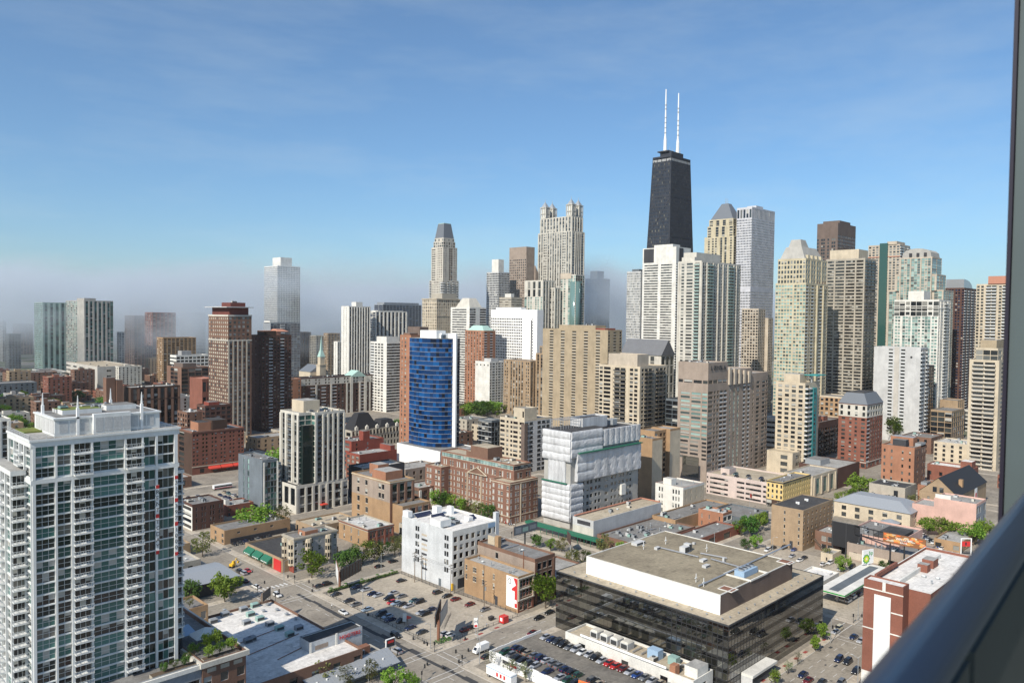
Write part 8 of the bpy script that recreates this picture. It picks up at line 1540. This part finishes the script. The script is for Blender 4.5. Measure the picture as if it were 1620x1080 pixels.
mb.box(-2.4,-.15,8.6,2.4,.15,9); mb.build('frame', ['white_paint'], r); mb = MB(); mb.box(-1.9,-.12,5,1.9,.12,7.4); p_ = mb.build('panel', ['red_paint'], r); mb = MB(); mb.box(-.5,-.15,5.5,.2,-.125,7); mb.build('print', ['black_paint'], p_); r.rotation_euler = (0,0,-.8)
r = empty('street_flag', (*(426.4,225.2),0), 'orange red flag on a tall pole before the pink garage', 'flag'); mb = MB(); mb.tube((0,0,0),(0,0,10),.08); mb.build('pole', ['metal_grey'], r); mb = MB()
for k in range(4): mb.quad((k*.7,-.2*math.sin(k),7.4-k*.3),((k+1)*.7,-.2*math.sin(k+1),7.4-(k+1)*.3),((k+1)*.7,-.2*math.sin(k+1),9.8-(k+1)*.25),(k*.7,-.2*math.sin(k),9.8-k*.25))
mb.build('cloth', ['red_canvas'], r)

# ------------------------------------------------------------------ lamps, signals, poles, fences, planters
lm = MB(); lm.tube((0,0,0),(0,0,8.6),.13,.08); lm.tube((0,0,8.5),(1.9,0,9.1),.06,.05); LP = lm.mesh('post',['metal_grey']); lm = MB(); lm.box(1.6,-.14,9.02,2.4,.14,9.16); LH = lm.mesh('lamp_head',['lightgrey'])
def lamp(p, rz, lab, z=.13):
    r = empty('street_lamp', (*p,z), lab, 'street lamp', 'street lamps', rz); link('post', LP, r); link('lamp_head', LH, r)
for k, (p, rz) in enumerate([((147.1,307.7),0),((163.5,297.7),0),((168.4,246.8),math.pi),((200.0,279.3),S_),((166.3,203.6),math.pi),((182.9,198.0),S_),((170.6,183.7),N_),((136.5,196.8),0),((262.2,222.8),0),((275.9,198.6),0),((270.9,111.3),S_),((299.2,112.9),S_),((245.5,92.2),N_),((352.0,173.5),S_),((340.4,198.1),S_),((463.0,146.1),0),((467.3,128.2),0)]): lamp(p, rz, ORD[k]+' street lamp from the left, tall grey post with a bent arm')
sg = MB(); sg.tube((0,0,0),(0,0,3.4),.1,.08); sg.tube((0,0,3.2),(3.2,0,3.9),.06); SGP = sg.mesh('post',['metal_dark']); sg = MB(); sg.box(-.2,-.2,2.4,.2,.2,3.5); sg.box(2.9,-.2,3.1,3.3,.2,4.3); SGH = sg.mesh('signal_head',['black_paint'])
for k, (x,y,rz) in enumerate([(149,186.5,.6),(165.6,200.6,W_),(149,200.6,N_),(165.6,186.6,S_+W_),(149,278,.6),(165.6,292.6,W_),(149,292.6,E_),(165.6,278,N_),(279.5,113,W_),(295,113,S_),(279.5,95,N_),(295,95,E_),(279.5,278,.3),(295.2,186,1.2),(279.5,200.5,S_)]):
    r = empty('traffic_signal', (x,y,.13), ORD[k]+' traffic signal, black heads on a dark post at a crossing corner', 'traffic signal', 'traffic signals', rz); link('post', SGP, r); link('signal_head', SGH, r)
UT = []
for k, (p, h_) in enumerate([((203.2,259.7),13),((205.8,258.3),11.5),((204.6,237.9),12.5),((204.2,217.6),11),((273.1,212.6),11)]):
    r = empty('utility_pole', (*p,.13), ORD[k]+' wooden utility pole from the left, with crossarms', 'utility pole', 'utility poles'); mb = MB(); mb.tube((0,0,0),(0,0,h_),.2,.13,n=8); mb.build('pole', ['wood_pole'], r)
    for z in (h_-.6,h_-1.8): mb = MB(); mb.box(-1.3,-.08,z,1.3,.08,z+.16); mb.build('crossarm', ['wood_pole'], r)
    for sx in ((-.5,.5) if k < 2 else (.45,)): mb = MB(); mb.cyl(sx,-.1,h_-3.9,h_-2.5,.32,n=10); mb.build('transformer', ['metal_grey'], r)
    UT.append((p[0],p[1],h_))
for a, c in ((0,1),(1,2),(2,3)):
    for k in range(3):
        mb = MB(); (x0,y0,h0),(x1,y1,h1) = UT[a], UT[c]; pv = None; ox = -1.1+k*1.1
        for j in range(9):
            t_ = j/8; p = (x0+(x1-x0)*t_+ox, y0+(y1-y0)*t_, h0-.4+(h1-h0)*t_-1.6*t_*(1-t_)*2)
            if pv: mb.tube(pv, p, .025, n=4)
            pv = p
        tag(mb.build('power_line', ['black_paint']), ['left','middle','right'][k]+' power line between the '+ORD[a]+' and '+ORD[c]+' utility poles', 'cable', 'power lines')
def fence(p, q_, lab, h_=1.1):
    r = empty('lot_fence', (*p,.14), lab, 'fence'); d = Vector((q_[0]-p[0],q_[1]-p[1],0)); L = d.length; d.normalize(); mb = MB()
    for z in (.35,h_): mb.tube((0,0,z),tuple(d*L+Vector((0,0,z))),.04,n=4)
    mb.build('rails', ['metal_dark'], r); n = int(L/2.4)
    for k in range(n+1): mb = MB(); v = d*(L*k/n); mb.box(v.x-.05,v.y-.05,0,v.x+.05,v.y+.05,h_+.1); mb.build('post', ['metal_dark'], r)
fence((168.2,208),(168.2,272),'low dark railing along the street side of the parking lot'); fence((178,203.4),(208,203.4),'low dark railing along the lower side of the parking lot'); fence((209.6,206),(207,241),'dark railing between the parking lot and tan brick building'); fence((205.6,243),(205.6,272),'dark railing along the grey side of the white hotel'); fence((350,149),(380,145.5),'dark railing behind the petrol station',1.8)
for k, (x,y) in enumerate([(172.5,275.8),(180,276.2),(188,276.4),(196,276.5),(204,276.8)]):
    r = empty('planter', (x,y,.13), ORD[k]+' round stone planter from the left behind the parking lot', 'planter', 'stone planters'); mb = MB(); mb.cyl(0,0,0,.8,.7,1.0,n=12); mb.build('bowl', ['concrete'], r); mb = MB(); mb.cyl(0,0,.8,.95,.85,.5,n=10); mb.build('plants', ['leaf_green'], r)
for k, p in enumerate([(169.8,236.9),(166.6,213.4),(167.3,208.3),(179.7,201.0),(174.3,193.3),(166.3,189.0),(157.7,194.6),(159.7,189.0),(165.8,279.0),(280.6,108.2),(167.6,242.3)]):
    r = empty('litter_bin', (*p,.05), ORD[k]+' slim black litter bin from the list of kerb bins near the lot', 'bin', 'kerb bins'); mb = MB(); mb.cyl(0,0,.08,1.0,.28,.33,n=8); mb.build('drum', ['black_paint'], r); mb = MB(); mb.cyl(0,0,1.0,1.2,.35,.15,n=8); mb.build('lid', ['metal_dark'], r)
# lot surface and bay lines
mb = MB(); mb.quad((168.4,203.6,.142),(209.4,203.6,.142),(207,241,.142),(168.4,241,.142)); mb.quad((168.4,241,.142),(205.4,241,.142),(205.4,272.6,.142),(168.4,272.6,.142)); struct('parking_lot', mb, ['lot_asphalt'])
mb = MB()
for ex in (169,186,192,200):
    for k in range(25):
        y = 206+k*2.65
        if ex != 200 or y < 240: mb.quad((ex,y,.147),(ex+5,y,.147),(ex+5,y+.1,.147),(ex,y+.1,.147))
struct('parking_lines', mb, ['line_faint'])
mb = MB(); mb.quad((166.5,445,.142),(222,445,.142),(222,477,.142),(166.5,477,.142)); struct('parking_lot', mb, ['lot_asphalt'])
mb = MB(); mb.quad((298,114.5,.142),(378,114.5,.142),(378,150,.142),(298,150,.142)); struct('forecourt', mb, ['lot_asphalt'])
mb = MB(); mb.quad((330,150.1,.142),(366,150.1,.142),(366,184,.142),(330,184,.142)); struct('parking_lot', mb, ['lot_asphalt'])

# ------------------------------------------------------------------ people
def body_mesh(pose):
    J = {'pel':(0,0,.95),'spine':(0,.01,1.2),'chest':(0,.02,1.38),'neck':(0,.02,1.50),'head':(0,.0,1.62),'top':(0,.01,1.72),
         'hl':(-.09,0,.92),'kl':(-.1,-.12*pose,.50),'al':(-.1,.06*pose,.09),'tl':(-.1,-.08+.06*pose,.04),'hr':(.09,0,.92),'kr':(.1,.06*pose,.50),'ar':(.1,.26*pose,.12),'tr':(.1,.12*pose,.05),
         'sl':(-.17,.02,1.40),'el':(-.22,.10*pose,1.14),'wl':(-.22,-.04*pose,.90),'fl':(-.22,-.07*pose,.80),'sr':(.17,.02,1.40),'er':(.22,-.06*pose,1.14),'wr':(.22,-.14*pose,.92),'fr':(.22,-.18*pose,.83)}
    rad = {'pel':.13,'spine':.12,'chest':.14,'neck':.055,'head':.095,'top':.07,'hl':.09,'kl':.06,'al':.04,'tl':.045,'hr':.09,'kr':.06,'ar':.04,'tr':.045,'sl':.065,'el':.045,'wl':.035,'fl':.035,'sr':.065,'er':.045,'wr':.035,'fr':.035}
    ed = [('pel','spine'),('spine','chest'),('chest','neck'),('neck','head'),('head','top'),('pel','hl'),('hl','kl'),('kl','al'),('al','tl'),('pel','hr'),('hr','kr'),('kr','ar'),('ar','tr'),('chest','sl'),('sl','el'),('el','wl'),('wl','fl'),('chest','sr'),('sr','er'),('er','wr'),('wr','fr')]
    ks = list(J); me = bpy.data.meshes.new('skel'); me.from_pydata([J[k] for k in ks], [(ks.index(a),ks.index(c)) for a, c in ed], [])
    o = bpy.data.objects.new('skel', me); COL.objects.link(o); md = o.modifiers.new('skin','SKIN')
    for k, sv in zip(ks, me.skin_vertices[0].data): sv.radius = (rad[k]*(1.15 if k in ('pel','spine','chest') else 1), rad[k]*(.75 if k in ('pel','spine','chest') else 1)); sv.use_root = k == 'pel'
    o.modifiers.new('sub','SUBSURF').levels = 1
    bpy.context.view_layer.update(); ev = o.evaluated_get(bpy.context.evaluated_depsgraph_get()); out = bpy.data.meshes.new_from_object(ev); bpy.data.objects.remove(o)
    out.name = 'body'; out.materials.clear()
    for m in ('skin','white_paint','black_paint'): out.materials.append(MATS[m])
    for p in out.polygons:
        c = p.center; p.use_smooth = True; p.material_index = 0 if c.z > 1.5 or (abs(c.x) > .19 and c.z < 1.0) else (1 if c.z > .93 else 2)
    return out
BM = [body_mesh(1.0), body_mesh(.25)]
mb = MB(); mb.cyl(0,.025,1.64,1.70,.1,.1,n=8); mb.cyl(0,.025,1.70,1.76,.1,.04,n=8); HAIR = mb.mesh('hair',['bark'])
for k, (p, col, rz, v, lab) in enumerate([((161.9,258.1),'white_paint',2.6,0,'walking person in a white shirt on the pavement left of the lot'),((192.8,204.0),'blue_canvas',.8,0,'person in a pale blue top walking past the red booth'),((171.0,281.7),'black_paint',0,1,'person in dark clothes at the crossing behind the lot'),((159.7,317.9),'red_paint',1,0,'person in a red top before the awning shop'),((165.4,320.8),'black_paint',2,1,'person in black by the green awnings'),((228.2,164.4),'white_paint',1,0,'x')][:5]):
    r = empty('person', (*p,.14), lab, 'person', None, rz); o = link('body', BM[v], r); o.material_slots[1].link = 'OBJECT'; o.material_slots[1].material = MATS[col]; link('hair', HAIR, r)
q = random.Random(15)
for k in range(12):
    x, y = 295.6+q.uniform(-1,1), 296.5+k*.9-4+q.uniform(-.4,.4); col = q.choice(['white_paint','black_paint','blue_canvas','red_paint','metal_grey','slate'])
    r = empty('person', (x,y,.14), ORD[k]+' person from the right in the small crowd at the hospital corner', 'person', 'crowd at the hospital corner', q.uniform(0,6)); o = link('body', BM[k%2], r); o.material_slots[1].link = 'OBJECT'; o.material_slots[1].material = MATS[col]; link('hair', HAIR, r)

# ------------------------------------------------------------------ the balcony the picture is taken from
plain('rail_blue', (.007,.024,.068), .36, .0, .42); plain('post_grey', (.072,.096,.099), .7); plain('post_edge', (.012,.008,.02), .5); plain('infill', (.028,.038,.036), .7)
r = empty('balcony', (0,0,111.3), 'dark blue handrail and grey green side wall of the balcony at the right edge', 'balcony')
d_ = Vector((math.sin(R(85)), math.cos(R(85)), 0)); c_ = Vector((.85,.238,1.39))
mb = MB(); mb.tube(tuple(c_-d_*3.4),tuple(c_+d_*1.74),.026,n=24); mb.build('handrail', ['rail_blue'], r, smooth=True)
mb = MB(); mb.box(2.6,-1.6,-.2,2.75,.578,4.4); mb.build('side_wall', ['post_grey'], r); mb = MB(); mb.box(2.59,.580,-.2,2.765,.590,4.4); mb.build('edge_trim', ['post_edge'], r)
for a, e in ((-3.2,-1.2),(-1.15,.10),(.13,1.02),(1.06,1.7)):
    p, q_ = c_+d_*a, c_+d_*e; mb = MB(); n_ = Vector((d_.y,-d_.x,0))*.008
    pts = [p-n_,q_-n_,q_+n_,p+n_]; mb.prism([(v.x,v.y) for v in pts], .35, 1.33); mb.build('infill_panel', ['infill'], r)
mb = MB(); mb.box(-3.2,-1.6,.0,2.6,.30,.2); mb.build('floor_slab', ['concrete'], r); 

# ------------------------------------------------------------------ air: thin haze everywhere, a fog bank from the lake
def volmat(name, col, dens, aniso=.3, noise=None):
    m = bpy.data.materials.new(name); m.use_nodes = True; t = m.node_tree; t.nodes.clear(); o = t.nodes.new('ShaderNodeOutputMaterial'); v = t.nodes.new('ShaderNodeVolumePrincipled')
    v.inputs['Color'].default_value = (*col,1); v.inputs['Density'].default_value = dens; v.inputs['Anisotropy'].default_value = aniso; t.links.new(v.outputs[0], o.inputs['Volume'])
    MATS[name] = m; return m, t, v
volmat('haze_air', (.93,.95,.97), .00003)
mb = MB(); mb.box(-400,-400,-1.5,5200,5600,470); tag(mb.build('haze', ['haze_air']), 'thin pale haze over the whole city', 'haze', kind='stuff')
m, t, v = volmat('fog_bank', (.74,.80,.86), .004, .1)
pos = _pos(t); sep = t.nodes.new('ShaderNodeSeparateXYZ'); t.links.new(pos, sep.inputs[0])
lo = _map(t, sep.outputs[2], 30, 110, .08, 1); zn = t.nodes.new('ShaderNodeMath'); zn.operation = 'MULTIPLY_ADD'; t.links.new(_noise(t, _pos(t), .0055, 5, .6), zn.inputs[0]); zn.inputs[1].default_value = 130; t.links.new(sep.outputs[2], zn.inputs[2])
hi = _map(t, zn.outputs[0], 222, 275, 1, 0)
ns = _map(t, _noise(t, _pos(t,(1,1,1.6)), .0040, 6, .62), .42, .58, .0, 1)
t.links.new(_mul(t, _mul(t, _mul(t, lo, hi), ns), _val(t, .0095)), v.inputs['Density'])
mb = MB(); mb.prism([(120,1420),(330,1330),(560,1290),(700,1240),(820,1120),(880,1000),(910,870),(914,715),(1010,725),(1500,900),(4200,1400),(4600,5200),(-300,5200),(-300,1700)], 2, 250); tag(mb.build('fog_bank', ['fog_bank']), 'grey fog bank drifting in behind the towers on the left', 'fog', kind='stuff')
sc.cycles.volume_step_rate = 0.3; sc.cycles.volume_max_steps = 128
